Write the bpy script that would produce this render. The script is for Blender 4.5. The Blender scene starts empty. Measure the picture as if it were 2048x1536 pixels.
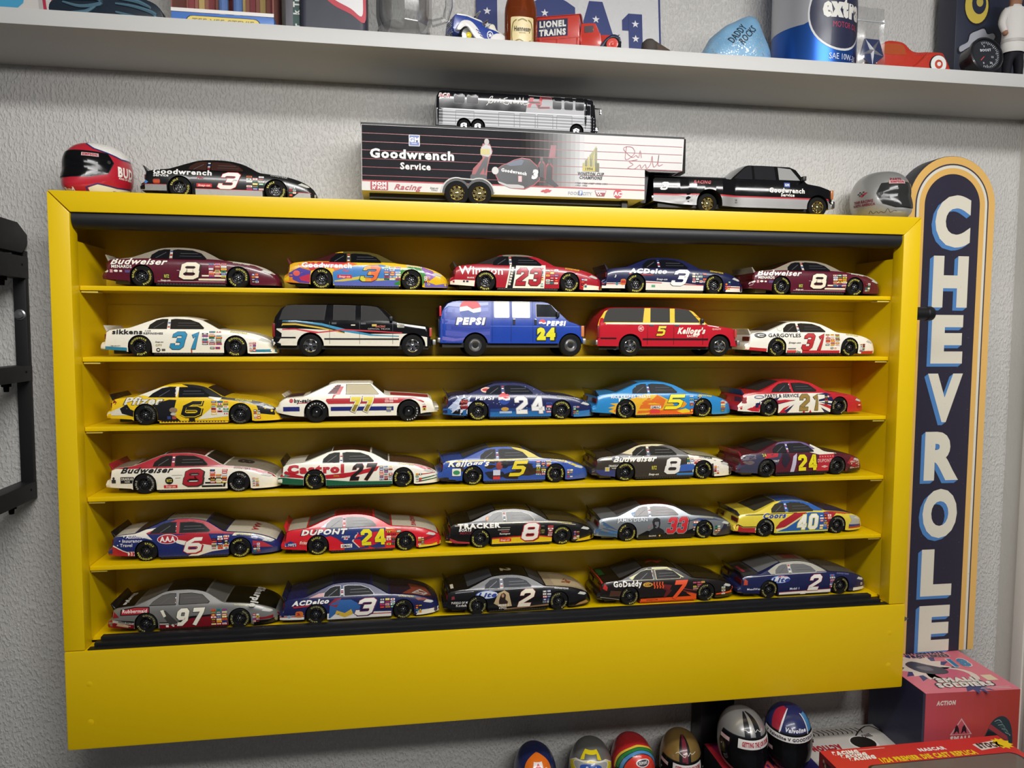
import bpy, bmesh, math, random
from mathutils import Vector, Matrix
from mathutils.geometry import tessellate_polygon
from mathutils.bvhtree import BVHTree

SC = bpy.context.scene
COL = SC.collection
PI = math.pi
random.seed(7)

# ------------------------------------------------------------------ camera, light, exposure
Z0 = 1.0                                     # height of the cabinet's lower edge above the floor
CAM_LOC = (0.42227, -1.02054, 0.54874 + Z0)
CAM_YAW, CAM_PITCH, CAM_ROLL, CAM_F = 0.157416, 0.070486, 0.004837, 1500.0


def setup_camera():
    cy, sy, cp, sp, cr, sr = (f(a) for a in (CAM_YAW, CAM_PITCH, CAM_ROLL) for f in (math.cos, math.sin))
    f = Vector((sy, cy, 0)); r = Vector((cy, -sy, 0)); u = Vector((0, 0, 1))
    f2 = f * cp - u * sp; u2 = u * cp + f * sp
    r3 = r * cr + u2 * sr; u3 = u2 * cr - r * sr
    cam = bpy.data.cameras.new('camera'); ob = bpy.data.objects.new('camera', cam); COL.objects.link(ob)
    m = Matrix((r3, u3, -f2)).transposed().to_4x4(); m.translation = CAM_LOC
    ob.matrix_world = m
    cam.sensor_width = 36.0; cam.sensor_fit = 'HORIZONTAL'; cam.lens = CAM_F / 2048 * 36.0
    cam.clip_start = 0.05; cam.clip_end = 50
    SC.camera = ob


setup_camera()
W = bpy.data.worlds.new('room_air'); SC.world = W; W.use_nodes = True
W.node_tree.nodes['Background'].inputs[0].default_value = (0.93, 0.95, 1.0, 1)
W.node_tree.nodes['Background'].inputs[1].default_value = 0.11


def area_light(name, loc, target, sx, sy, power, col):
    l = bpy.data.lights.new(name, 'AREA'); l.shape = 'RECTANGLE'; l.size = sx; l.size_y = sy
    l.energy = power; l.color = col
    o = bpy.data.objects.new(name, l); COL.objects.link(o); o.location = loc
    o.rotation_euler = (Vector(target) - Vector(loc)).to_track_quat('-Z', 'Y').to_euler()
    return o


# the long strip lamp that hangs before the cabinet, above the picture's upper edge
area_light('strip_lamp', (0.66, -0.52, 0.935 + Z0), (0.66, -0.30, 0.40 + Z0), 1.30, 0.07, 7.5, (1.0, 0.985, 0.965))
area_light('ceiling_lamp', (0.95, -1.75, 2.56), (0.75, 0.0, 1.6), 1.2, 0.25, 32, (1.0, 0.99, 0.975))
SC.view_settings.view_transform = 'Standard'; SC.view_settings.look = 'None'
SC.view_settings.gamma = 1.0; SC.view_settings.use_curve_mapping = False
SC.view_settings.exposure = 0.0

# ------------------------------------------------------------------ materials
_M = {}


def lin(h):
    h = h.lstrip('#'); h = ''.join(q * 2 for q in h) if len(h) == 3 else h
    c = [int(h[i:i + 2], 16) / 255 for i in (0, 2, 4)]
    return tuple(x / 12.92 if x <= 0.04045 else ((x + 0.055) / 1.055) ** 2.4 for x in c) + (1.0,)


KIND = dict(gloss=(0.28, 0, 0.35), print=(0.4, 0, 0.1), matte=(0.75, 0, 0), plastic=(0.42, 0, 0), satin=(0.5, 0, 0),
            metal=(0.33, 0.9, 0), chrome=(0.1, 1, 0), pearl=(0.34, 0.55, 0.4), rubber=(0.8, 0, 0), glass=(0.1, 0, 0),
            powder=(0.55, 0, 0), sharp=(0.1, 0, 0))


def P(col, kind='gloss'):
    """paint of one colour; a faint noise in the roughness keeps it from looking synthetic"""
    key = (col, kind)
    if key in _M: return _M[key]
    rough, metal, coat = KIND[kind]
    m = bpy.data.materials.new(f'{kind}_{col.lstrip("#")}'); m.use_nodes = True
    nt = m.node_tree; b = nt.nodes['Principled BSDF']
    b.inputs['Base Color'].default_value = lin(col); b.inputs['Metallic'].default_value = metal
    if kind in ('glass', 'rubber', 'matte'): b.inputs['Specular IOR Level'].default_value = .22
    b.inputs['Coat Weight'].default_value = coat; b.inputs['Coat Roughness'].default_value = 0.08
    n = nt.nodes.new('ShaderNodeTexNoise'); n.inputs['Scale'].default_value = 60
    tc = nt.nodes.new('ShaderNodeTexCoord'); nt.links.new(tc.outputs['Object'], n.inputs['Vector'])
    r = nt.nodes.new('ShaderNodeMapRange'); r.inputs[3].default_value = max(0.02, rough - 0.05); r.inputs[4].default_value = rough + 0.05
    nt.links.new(n.outputs['Fac'], r.inputs[0]); nt.links.new(r.outputs[0], b.inputs['Roughness'])
    _M[key] = m
    return m


def stucco(name, col, scale=1.0, strength=0.55):
    m = bpy.data.materials.new(name); m.use_nodes = True; nt = m.node_tree; b = nt.nodes['Principled BSDF']
    b.inputs['Roughness'].default_value = 0.55
    tc = nt.nodes.new('ShaderNodeTexCoord'); mp = nt.nodes.new('ShaderNodeMapping')
    mp.inputs['Scale'].default_value = (1.7 * scale, 1.7 * scale, 0.95 * scale)
    nt.links.new(tc.outputs['Object'], mp.inputs[0])
    n1 = nt.nodes.new('ShaderNodeTexNoise'); n1.inputs['Scale'].default_value = 170; n1.inputs['Detail'].default_value = 3
    n2 = nt.nodes.new('ShaderNodeTexNoise'); n2.inputs['Scale'].default_value = 60; n2.inputs['Detail'].default_value = 2
    nt.links.new(mp.outputs[0], n1.inputs[0]); nt.links.new(mp.outputs[0], n2.inputs[0])
    r1 = nt.nodes.new('ShaderNodeMapRange'); r1.inputs[1].default_value = 0.45; r1.inputs[2].default_value = 0.68
    nt.links.new(n1.outputs['Fac'], r1.inputs[0])
    ad = nt.nodes.new('ShaderNodeMath'); ad.operation = 'MULTIPLY_ADD'; ad.inputs[1].default_value = 0.5
    nt.links.new(n2.outputs['Fac'], ad.inputs[0]); nt.links.new(r1.outputs[0], ad.inputs[2])
    bp = nt.nodes.new('ShaderNodeBump'); bp.inputs['Strength'].default_value = strength; bp.inputs['Distance'].default_value = 0.0022
    nt.links.new(ad.outputs[0], bp.inputs['Height']); nt.links.new(bp.outputs[0], b.inputs['Normal'])
    # small darker scuffs
    n3 = nt.nodes.new('ShaderNodeTexNoise'); n3.inputs['Scale'].default_value = 3; n3.inputs['Detail'].default_value = 4
    nt.links.new(tc.outputs['Object'], n3.inputs[0])
    cr = nt.nodes.new('ShaderNodeValToRGB'); c = lin(col)
    cr.color_ramp.elements[0].color = tuple(v * 0.9 for v in c[:3]) + (1,); cr.color_ramp.elements[1].color = c
    cr.color_ramp.elements[0].position = 0.3; cr.color_ramp.elements[1].position = 0.6
    nt.links.new(n3.outputs['Fac'], cr.inputs[0]); nt.links.new(cr.outputs[0], b.inputs['Base Color'])
    return m


def clear(name, col, rough=0.02, ior=1.45, trans=1.0):
    m = bpy.data.materials.new(name); m.use_nodes = True; b = m.node_tree.nodes['Principled BSDF']
    b.inputs['Base Color'].default_value = lin(col); b.inputs['Roughness'].default_value = rough
    b.inputs['Transmission Weight'].default_value = trans; b.inputs['IOR'].default_value = ior
    return m


# ------------------------------------------------------------------ objects, labels
def link(name, me, parent=None, loc=None, rot=None):
    o = bpy.data.objects.new(name, me); COL.objects.link(o)
    if parent is not None: o.parent = parent
    if loc is not None: o.location = loc
    if rot is not None: o.rotation_euler = rot
    return o


def tag(o, label=None, cat=None, group=None, kind=None):
    if label: o['label'] = label
    if cat: o['category'] = cat
    if group: o['group'] = group
    if kind: o['kind'] = kind
    return o


def thing(name, label, cat, loc=(0, 0, 0), rz=0.0, group=None):
    o = link(name, None, None, loc, (0, 0, rz)); o.empty_display_size = 0.02
    return tag(o, label, cat, group)


class MB:
    """collects polygons and links them as ONE mesh object"""

    def __init__(s): s.v = []; s.f = []; s.m = []; s.mats = []

    def mi(s, mat):
        if mat not in s.mats: s.mats.append(mat)
        return s.mats.index(mat)

    def add(s, vs, fs, mat):
        o = len(s.v); s.v += [tuple(v) for v in vs]; k = s.mi(mat)
        for f in fs: s.f.append(tuple(i + o for i in f)); s.m.append(k)

    def box(s, lo, hi, mat, M=None, bevel=0.0):
        bm = bmesh.new(); bmesh.ops.create_cube(bm, size=1)
        for v in bm.verts: v.co = Vector([lo[i] + (v.co[i] + 0.5) * (hi[i] - lo[i]) for i in range(3)])
        if bevel: bmesh.ops.bevel(bm, geom=bm.edges[:], offset=bevel, segments=2, affect='EDGES', profile=0.6)
        s.bm(bm, mat, M)
        return s

    def bm(s, bm, mat, M=None):
        if M is not None: bmesh.ops.transform(bm, matrix=M, verts=bm.verts)
        bm.verts.index_update()
        s.add([v.co for v in bm.verts], [[v.index for v in f.verts] for f in bm.faces], mat); bm.free()

    def prism(s, poly, y0, y1, mat, bevel=0.0, axis='y', M=None, seg=2):
        """poly is (a, b) points: (x, z) pushed along y, (x, y) along z, or (y, z) along x"""
        def p3(a, b, t): return (a, t, b) if axis == 'y' else ((a, b, t) if axis == 'z' else (t, a, b))
        bm = bmesh.new(); n = len(poly)
        A = [bm.verts.new(p3(a, b, y0)) for a, b in poly]; B = [bm.verts.new(p3(a, b, y1)) for a, b in poly]
        bm.faces.new(A); bm.faces.new(B[::-1])
        for i in range(n): bm.faces.new((A[i], B[i], B[(i + 1) % n], A[(i + 1) % n]))
        bmesh.ops.recalc_face_normals(bm, faces=bm.faces[:])
        if bevel: bmesh.ops.bevel(bm, geom=bm.edges[:], offset=bevel, segments=seg, affect='EDGES', profile=0.6)
        s.bm(bm, mat, M)
        return s

    def lathe(s, prof, mat, n=24, axis='z', c=(0, 0, 0), sx=1.0, sy=1.0, M=None, cap=True):
        """prof is (radius, height) points turned about an axis"""
        vs = []; fs = []; k = len(prof)
        for i in range(n):
            a = 2 * PI * i / n
            for r, h in prof:
                x, y = r * math.cos(a) * sx, r * math.sin(a) * sy
                p = (x, y, h) if axis == 'z' else ((x, h, y) if axis == 'y' else (h, x, y))
                p = Vector(p) + Vector(c)
                vs.append(M @ p if M is not None else p)
        for i in range(n):
            j = (i + 1) % n
            for q in range(k - 1): fs.append((i * k + q, j * k + q, j * k + q + 1, i * k + q + 1))
        if cap:
            fs.append([i * k for i in range(n)][::-1]); fs.append([i * k + k - 1 for i in range(n)])
        s.add(vs, fs, mat)
        return s

    def tube(s, pts, r, mat, n=8, rs=None):
        pts = [Vector(p) for p in pts]; vs = []; fs = []
        for i, p in enumerate(pts):
            d = (pts[min(i + 1, len(pts) - 1)] - pts[max(i - 1, 0)]).normalized()
            a = d.orthogonal().normalized() if abs(d.z) > 0.99 else Vector((-d.y, d.x, 0)).normalized(); b = d.cross(a)
            rr = rs[i] if rs else r
            for q in range(n):
                t = 2 * PI * q / n; vs.append(p + (a * math.cos(t) + b * math.sin(t)) * rr)
        for i in range(len(pts) - 1):
            for q in range(n): fs.append((i * n + q, i * n + (q + 1) % n, (i + 1) * n + (q + 1) % n, (i + 1) * n + q))
        fs.append(list(range(n))[::-1]); fs.append([(len(pts) - 1) * n + q for q in range(n)])
        s.add(vs, fs, mat)
        return s

    def mesh(s, name, smooth=35):
        me = bpy.data.meshes.new(name); me.from_pydata(s.v, [], s.f)
        for m in s.mats: me.materials.append(m)
        me.polygons.foreach_set('material_index', s.m)
        bm = bmesh.new(); bm.from_mesh(me); bmesh.ops.remove_doubles(bm, verts=bm.verts[:], dist=1e-6)
        bmesh.ops.dissolve_degenerate(bm, edges=bm.edges[:], dist=1e-6)
        bmesh.ops.recalc_face_normals(bm, faces=bm.faces[:]) if smooth is not None and smooth >= 0 else None
        bm.to_mesh(me); bm.free()
        if smooth is not None and abs(smooth) > 0:
            me.polygons.foreach_set('use_smooth', [True] * len(me.polygons)); me.set_sharp_from_angle(angle=math.radians(abs(smooth)))
        me.update()
        return me

    def build(s, name, parent=None, loc=None, rot=None, smooth=35):
        return link(name, s.mesh(name, smooth), parent, loc, rot)


# ------------------------------------------------------------------ flat print: polygons and lettering
_G = {}
_cu = bpy.data.curves.new('letter', 'FONT'); _cuo = bpy.data.objects.new('letter', _cu); COL.objects.link(_cuo)
_dg = bpy.context.evaluated_depsgraph_get()


def _eval_text(body, off, res):
    _cu.body = body; _cu.offset = off; _cu.resolution_u = res; _cu.fill_mode = 'FRONT'; _dg.update()
    e = _cuo.evaluated_get(_dg); me = e.to_mesh()
    v = [(p.co.x, p.co.y) for p in me.vertices]; f = [[v[i] for i in p.vertices] for p in me.polygons]
    e.to_mesh_clear()
    return f


def glyph(ch, off, res):
    k = (ch, off, res)
    if k not in _G: _G[k] = _eval_text(ch, off, res) if ch != ' ' else []
    a = ('adv', ch)
    if a not in _G:
        w = lambda f: max(x for p in f for x, _ in p)
        _G[a] = w(_eval_text('|' + ch + '|', 0, 2)) - w(_eval_text('||', 0, 2))
    return _G[k], _G[a]


def text(s, h, bold=0.0, shear=0.0, sx=1.0, res=2, gap=0.0, fit=None, rot=0.0, at=(0, 0), fitw=None):
    """polygons of a line of lettering centred on `at`, capitals of height h"""
    k = h / 0.686; x = 0.0; out = []; b2 = round(bold, 3)
    for ch in s:
        f, adv = glyph(ch, b2, res)
        for p in f: out.append([((x + a + shear * b) * k * sx, b * k) for a, b in p])
        x += adv + 2 * b2 * 0.9 + gap
    w = (x - 2 * b2 * 0.9 - gap) * k * sx
    q = (fitw / w) if fitw else 1.0
    cr, sr = math.cos(rot), math.sin(rot); sh = shear * h / 2
    res_ = []
    for p in out:
        r = []
        for a, b in p:
            a = (a - w / 2 - sh * sx) * q; b = b - h / 2
            r.append((at[0] + a * cr - b * sr, at[1] + a * sr + b * cr))
        res_.append(r)
    return res_


def tri(poly):
    """a simple polygon cut in triangles"""
    t = tessellate_polygon([[Vector((a, b, 0)) for a, b in poly]])
    return [[poly[i] for i in f] for f in t]


def ell(cx, cy, rx, ry=None, n=20, a0=0, a1=360):
    ry = rx if ry is None else ry
    return [(cx + rx * math.cos(math.radians(a0 + (a1 - a0) * i / n)), cy + ry * math.sin(math.radians(a0 + (a1 - a0) * i / n))) for i in range(n + (a1 - a0 < 360))]


def rect(x0, y0, x1, y1): return [(x0, y0), (x1, y0), (x1, y1), (x0, y1)]


def rrect(x0, y0, x1, y1, r, n=4):
    o = []
    for cx, cy, a in ((x1 - r, y0 + r, -90), (x1 - r, y1 - r, 0), (x0 + r, y1 - r, 90), (x0 + r, y0 + r, 180)):
        o += [(cx + r * math.cos(math.radians(a + 90 * i / n)), cy + r * math.sin(math.radians(a + 90 * i / n))) for i in range(n + 1)]
    return o


def star(cx, cy, r, q=0.4, n=5, rot=90):
    return [(cx + (r if i % 2 == 0 else r * q) * math.cos(math.radians(rot + 180 * i / n)), cy + (r if i % 2 == 0 else r * q) * math.sin(math.radians(rot + 180 * i / n))) for i in range(2 * n)]


def stroke(pts, w, closed=False):
    """a pen line as a row of quads"""
    o = []; n = len(pts)
    off = []
    for i, (x, y) in enumerate(pts):
        a = pts[i - 1] if i else (pts[-1] if closed else pts[0]); b = pts[(i + 1) % n] if (i < n - 1 or closed) else pts[-1]
        dx, dy = b[0] - a[0], b[1] - a[1]; d = math.hypot(dx, dy) or 1
        off.append((-dy / d * w / 2, dx / d * w / 2))
    for i in range(n if closed else n - 1):
        j = (i + 1) % n
        o.append([(pts[i][0] + off[i][0], pts[i][1] + off[i][1]), (pts[i][0] - off[i][0], pts[i][1] - off[i][1]),
                  (pts[j][0] - off[j][0], pts[j][1] - off[j][1]), (pts[j][0] + off[j][0], pts[j][1] + off[j][1])])
    return o


DIG = {'0': [[(.2, .9), (.46, .9), (.56, .8), (.56, .2), (.46, .1), (.2, .1), (.1, .2), (.1, .8), 0]],
       '1': [[(.14, .74), (.34, .9), (.34, .0)]], '2': [[(.1, .66), (.1, .8), (.2, .9), (.47, .9), (.56, .8), (.56, .62), (.13, .24), (.13, .1), (.6, .1)]],
       '3': [[(.06, .7), (.06, .82), (.16, .9), (.46, .9), (.55, .81), (.55, .61), (.46, .52), (.22, .52)], [(.44, .52), (.55, .43), (.55, .19), (.46, .1), (.15, .1), (.06, .18), (.06, .32)]],
       '4': [[(.47, .0), (.47, 1.0)], [(.44, .92), (.1, .4), (.1, .28), (.66, .28)]], '5': [[(.6, .9), (.13, .9), (.13, .57), (.45, .57), (.55, .48), (.55, .2), (.45, .1), (.06, .1)]],
       '6': [[(.56, .9), (.3, .9), (.1, .66), (.1, .2), (.2, .1), (.46, .1), (.56, .2), (.56, .44), (.46, .54), (.16, .54)]], '7': [[(.04, .9), (.58, .9), (.56, .74), (.26, .0)]],
       '8': [[(.21, .52), (.12, .61), (.12, .81), (.21, .9), (.45, .9), (.54, .81), (.54, .61), (.45, .52), 0], [(.2, .52), (.1, .43), (.1, .2), (.2, .1), (.46, .1), (.56, .2), (.56, .43), (.46, .52), 0]],
       '9': [[(.1, .1), (.36, .1), (.56, .34), (.56, .8), (.46, .9), (.2, .9), (.1, .8), (.1, .56), (.2, .46), (.5, .46)]]}


def digits(s, h, wide=1.0, shear=0.2, bold=0.2, grow=0.0, gap=0.16, at=(0, 0)):
    """block racing numerals drawn with a mitred broad pen"""
    out = []; x = 0; k = 1.0
    for ch in s:
        w0 = .46 if ch == '1' else .66
        for ln in DIG[ch]:
            cl = ln[-1] == 0; pts = [((x + a) * wide, b) for a, b in (ln[:-1] if cl else ln)]; n = len(pts)
            if grow and not cl:
                def ext(p, q):
                    d = math.hypot(p[0] - q[0], p[1] - q[1]); return (p[0] + (p[0] - q[0]) / d * grow, p[1] + (p[1] - q[1]) / d * grow)
                pts = [ext(pts[0], pts[1])] + pts[1:-1] + [ext(pts[-1], pts[-2])]
            hw = bold / 2 + grow; L_, R_2 = [], []
            for i, p in enumerate(pts):
                a = pts[i - 1] if (i or cl) else None; b = pts[(i + 1) % n] if (i < n - 1 or cl) else None
                ds = []
                for u, v in ((a, p), (p, b)):
                    if u is None or v is None: continue
                    d = math.hypot(v[0] - u[0], v[1] - u[1]); ds.append((-(v[1] - u[1]) / d, (v[0] - u[0]) / d))
                nx, ny = sum(d[0] for d in ds) / len(ds), sum(d[1] for d in ds) / len(ds); q = max(.42, nx * nx + ny * ny)
                L_.append((p[0] + nx / q * hw, p[1] + ny / q * hw)); R_2.append((p[0] - nx / q * hw, p[1] - ny / q * hw))
            for i in range(n if cl else n - 1):
                j = (i + 1) % n; out.append([L_[i], R_2[i], R_2[j], L_[j]])
        x += w0 + gap
    w = (x - gap) * wide
    return [[(at[0] + (a - w / 2 + shear * (b - .5)) * h, at[1] + (b - .5) * h) for a, b in p] for p in out]


def smooth_line(pts, n=4, closed=False):
    """Catmull-Rom through the points"""
    o = []; m = len(pts)
    for i in range(m if closed else m - 1):
        p0 = pts[(i - 1) % m] if (i or closed) else pts[0]; p1 = pts[i]; p2 = pts[(i + 1) % m]
        p3 = pts[(i + 2) % m] if (i + 2 < m or closed) else pts[-1]
        for k in range(n):
            t = k / n; o.append(tuple(0.5 * (2 * p1[d] + (p2[d] - p0[d]) * t + (2 * p0[d] - 5 * p1[d] + 4 * p2[d] - p3[d]) * t * t + (3 * p1[d] - p0[d] - 3 * p2[d] + p3[d]) * t ** 3) for d in (0, 1)))
    if not closed: o.append(tuple(pts[-1]))
    return o


def _cut(p, a, b, c):
    """a convex polygon cut by the line a*x + b*y = c -> (part below, part above)"""
    lo, hi = [], []; n = len(p)
    d = [a * x + b * y - c for x, y in p]
    if max(d) <= 1e-9: return p, None
    if min(d) >= -1e-9: return None, p
    for i in range(n):
        j = (i + 1) % n
        if d[i] <= 0: lo.append(p[i])
        if d[i] >= 0: hi.append(p[i])
        if d[i] * d[j] < 0:
            t = d[i] / (d[i] - d[j]); q = (p[i][0] + (p[j][0] - p[i][0]) * t, p[i][1] + (p[j][1] - p[i][1]) * t)
            lo.append(q); hi.append(q)
    return (lo if len(lo) > 2 else None), (hi if len(hi) > 2 else None)


def grid(polys, gx, gy):
    """cut polygons on a grid so that they can follow a curved skin"""
    for ax, g in ((0, gx), (1, gy)):
        if not g: continue
        out = []
        for p in polys:
            lo = min(q[ax] for q in p); hi = max(q[ax] for q in p)
            if hi - lo < g * 0.9: out.append(p); continue
            k = math.floor(lo / g) + 1; rest = p
            while k * g < hi and rest:
                a, rest = _cut(rest, 1 if ax == 0 else 0, 1 if ax else 0, k * g)
                if a: out.append(a)
                k += 1
            if rest: out.append(rest)
        polys = out
    return polys


def minus(polys, hole):
    """polygons without what lies inside a convex counter-clockwise hole"""
    x0, x1 = min(p[0] for p in hole), max(p[0] for p in hole); y0, y1 = min(p[1] for p in hole), max(p[1] for p in hole)
    out = []
    for p in polys:
        if max(q[0] for q in p) < x0 or min(q[0] for q in p) > x1 or max(q[1] for q in p) < y0 or min(q[1] for q in p) > y1:
            out.append(p); continue
        rest = p; n = len(hole)
        for i in range(n):
            (ax, ay), (bx, by) = hole[i], hole[(i + 1) % n]
            nx, ny = by - ay, ax - bx
            a, b = _cut(rest, nx, ny, nx * ax + ny * ay)
            if b: out.append(b)
            rest = a
            if not rest: break
    return out


class Print:
    """flat print lying on a surface: `put` maps 2-D polygons through a function (a, b, lift) -> point"""

    def __init__(s, fn, gx=0, gy=0, holes=()): s.mb = MB(); s.fn = fn; s.gx = gx; s.gy = gy; s.holes = holes

    def put(s, polys, col, lift=1, kind='print'):
        if polys and not isinstance(polys[0][0], (tuple, list)): polys = [polys]
        if len(polys) == 1 and len(polys[0]) > 4 or (len(polys) == 1 and len(polys[0]) > 3): polys = tri(polys[0])
        for h in s.holes: polys = minus(polys, h)
        polys = grid(polys, s.gx, s.gy)
        mat = P(col, kind) if isinstance(col, str) else col
        polys = [p if sum(p[i - 1][0] * p[i][1] - p[i][0] * p[i - 1][1] for i in range(len(p))) > 0 else p[::-1] for p in polys]
        for p in polys: s.mb.add([s.fn(a, b, lift) for a, b in p], [tuple(range(len(p)))], mat)
        return s

    def cut(s, name, parent):
        """what has been put so far becomes a part of its own"""
        o = s.build(name, parent); s.mb = MB(); return o

    def build(s, name, parent=None, label=None):
        if not s.mb.f: return None
        o = s.mb.build(name, parent, smooth=-40)
        if label: o['label'] = label
        return o


def bbox(p): return min(q[0] for q in p), min(q[1] for q in p), max(q[0] for q in p), max(q[1] for q in p)


def put_groups(pr, items, name, parent, lift, step, kind='print', most=14):
    """(polygon, colour) pairs; pieces that touch become one part, pieces that stand apart parts of their own"""
    groups = []
    for i, (p, c) in enumerate(items):
        b = bbox(p)
        for g in groups:
            if any(b[0] < q[2] and b[2] > q[0] and b[1] < q[3] and b[3] > q[1] for q in g[0]): g[0].append(b); g[1].append((i, p, c)); break
        else: groups.append(([b], [(i, p, c)]))
    big, small = [g for g in groups if len(groups) <= most], [g for g in groups if len(groups) > most]
    for g in big:
        for i, p, c in g[1]: pr.put(p, c, lift + i * step, kind)
        pr.cut(name, parent)
    for g in small:
        for i, p, c in g[1]: pr.put(p, c, lift + i * step, kind)
    if small:
        o = pr.cut(name, parent)
        if o: o['kind'] = 'stuff'
# ------------------------------------------------------------------ vehicle shells
class Curve:
    def __init__(s, pts, smooth=True):
        s.x = [p[0] for p in pts]; s.y = [p[1] for p in pts]; n = len(pts); s.m = [0] * n
        d = [(s.y[i + 1] - s.y[i]) / max(1e-9, s.x[i + 1] - s.x[i]) for i in range(n - 1)]
        s.lin = not smooth
        for i in range(1, n - 1):
            if d[i - 1] * d[i] > 0: s.m[i] = 2 * d[i - 1] * d[i] / (d[i - 1] + d[i])
        s.m[0], s.m[-1] = d[0], d[-1]

    def __call__(s, x):
        X, Y = s.x, s.y
        if x <= X[0]: return Y[0]
        if x >= X[-1]: return Y[-1]
        i = 0
        while x > X[i + 1]: i += 1
        h = X[i + 1] - X[i]; t = (x - X[i]) / h if h > 1e-9 else 1
        if s.lin: return Y[i] + (Y[i + 1] - Y[i]) * t
        return ((1 + 2 * t) * (1 - t) ** 2 * Y[i] + t * (1 - t) ** 2 * h * s.m[i] + t * t * (3 - 2 * t) * Y[i + 1] + t * t * (t - 1) * h * s.m[i + 1])


class Shell:
    """a vehicle skin lofted from side profiles; every measure in percent of the length L"""

    def __init__(s, L, top, belt, sill, half, side, ghr, zref, crown, arches, smooth=True, p=2.5, N=56, gh_f=None):
        s.L = L / 100.0; s.top = Curve(top, smooth); s.beltc = Curve(belt, smooth); s.sill = Curve(sill, False)
        s.half = Curve(half, smooth); s.side = Curve(side, False); s.ghr = ghr; s.zref = zref; s.crown = crown
        s.arches = arches; s.p = p; s.sk = side
        xs = {round(100 * i / N, 3) for i in range(N + 1)} | {q[0] for q in top} | {q[0] for q in half}
        for xc, zc, R in arches:
            xs |= {round(xc + R * math.cos(PI * i / 12), 3) for i in range(13)} | {xc - R * 1.004, xc + R * 1.004}
        s.xs = sorted(x for x in xs if 0 <= x <= 100)
        s.xs = [x for i, x in enumerate(s.xs) if i == 0 or x - s.xs[i - 1] > 0.02]

    def belt(s, x): return min(s.beltc(x), s.top(x) - s.crown)

    def ze(s, x): return max(s.belt(x), s.top(x) - s.crown)

    def low(s, x):
        z = s.sill(x)
        for xc, zc, R in s.arches:
            if abs(x - xc) <= R: z = max(z, zc + math.sqrt(max(0, R * R - (x - xc) ** 2)))
        return min(z, s.belt(x) - 0.2)

    def y(s, x, z):
        w = s.half(x); b = s.belt(x); zl = s.sill(x)
        if z <= b: return w * s.side((z - zl) / max(1e-6, b - zl))
        f1 = s.side(1.0); z = min(z, s.ze(x))
        return w * (f1 + (s.ghr - f1) * (z - b) / max(1e-6, s.zref - b))

    def zt(s, x, v):
        e = s.ze(x); return e + (s.top(x) - e) * (1 - abs(v) ** s.p)

    # points in metres; the near side of the vehicle is -y, the nose is +x
    def side_fn(s, sg=-1):
        L = s.L

        def fn(a, b, k):
            x = min(max(a, 0.05), 99.95); z = min(b, s.ze(x))
            return ((x - 50) * L, sg * (s.y(x, z) * L + 0.00022 + 0.00007 * k), z * L)
        return fn

    def top_fn(s):
        L = s.L
        return lambda a, v, k: ((a - 50) * L, v * s.y(a, s.ze(a)) * L, s.zt(a, v) * L + 0.00025 + 0.00007 * k)

    def body(s, mat, under):
        L = s.L; mb = MB(); mb.mi(mat); secs = []
        ts = [q[0] for q in s.sk]
        for x in s.xs:
            zl, b, e, si = s.low(x), s.belt(x), s.ze(x), s.sill(x)
            half = []
            for t in ts: z = max(zl, si + t * (b - si)); half.append((s.y(x, z), z))
            for u in (0.35, 0.7, 1.0): z = b + u * (e - b); half.append((s.y(x, z), z))
            ye = s.y(x, e)
            for v in (0.96, 0.86, 0.7, 0.45, 0.2): half.append((ye * v, s.zt(x, v)))
            row = [(-a, z) for a, z in half] + [(0, s.zt(x, 0))] + [(a, z) for a, z in half[::-1]]
            secs.append([((x - 50) * L, a * L, z * L) for a, z in row])
        n = len(secs[0]); V = [p for r in secs for p in r]; F = []; U = []
        for i in range(len(secs) - 1):
            for q in range(n - 1): F.append((i * n + q, (i + 1) * n + q, (i + 1) * n + q + 1, i * n + q + 1))
            U.append((i * n, i * n + n - 1, (i + 1) * n + n - 1, (i + 1) * n))
        F.append(list(range(n))); F.append([(len(secs) - 1) * n + q for q in range(n)][::-1])
        mb.add(V, F, mat); k = mb.mi(under)
        for f in U: mb.f.append(f); mb.m.append(k)
        return mb.mesh('body', 40)

    def arch_holes(s, grow=1.0):
        return [[(xc + R * grow * math.cos(PI * i / 14), zc + R * grow * math.sin(PI * i / 14)) for i in range(15)] + [(xc - R * grow, -9), (xc + R * grow, -9)] for xc, zc, R in s.arches]


# ------------------------------------------------------------------ wheels
_WH = {}


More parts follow.
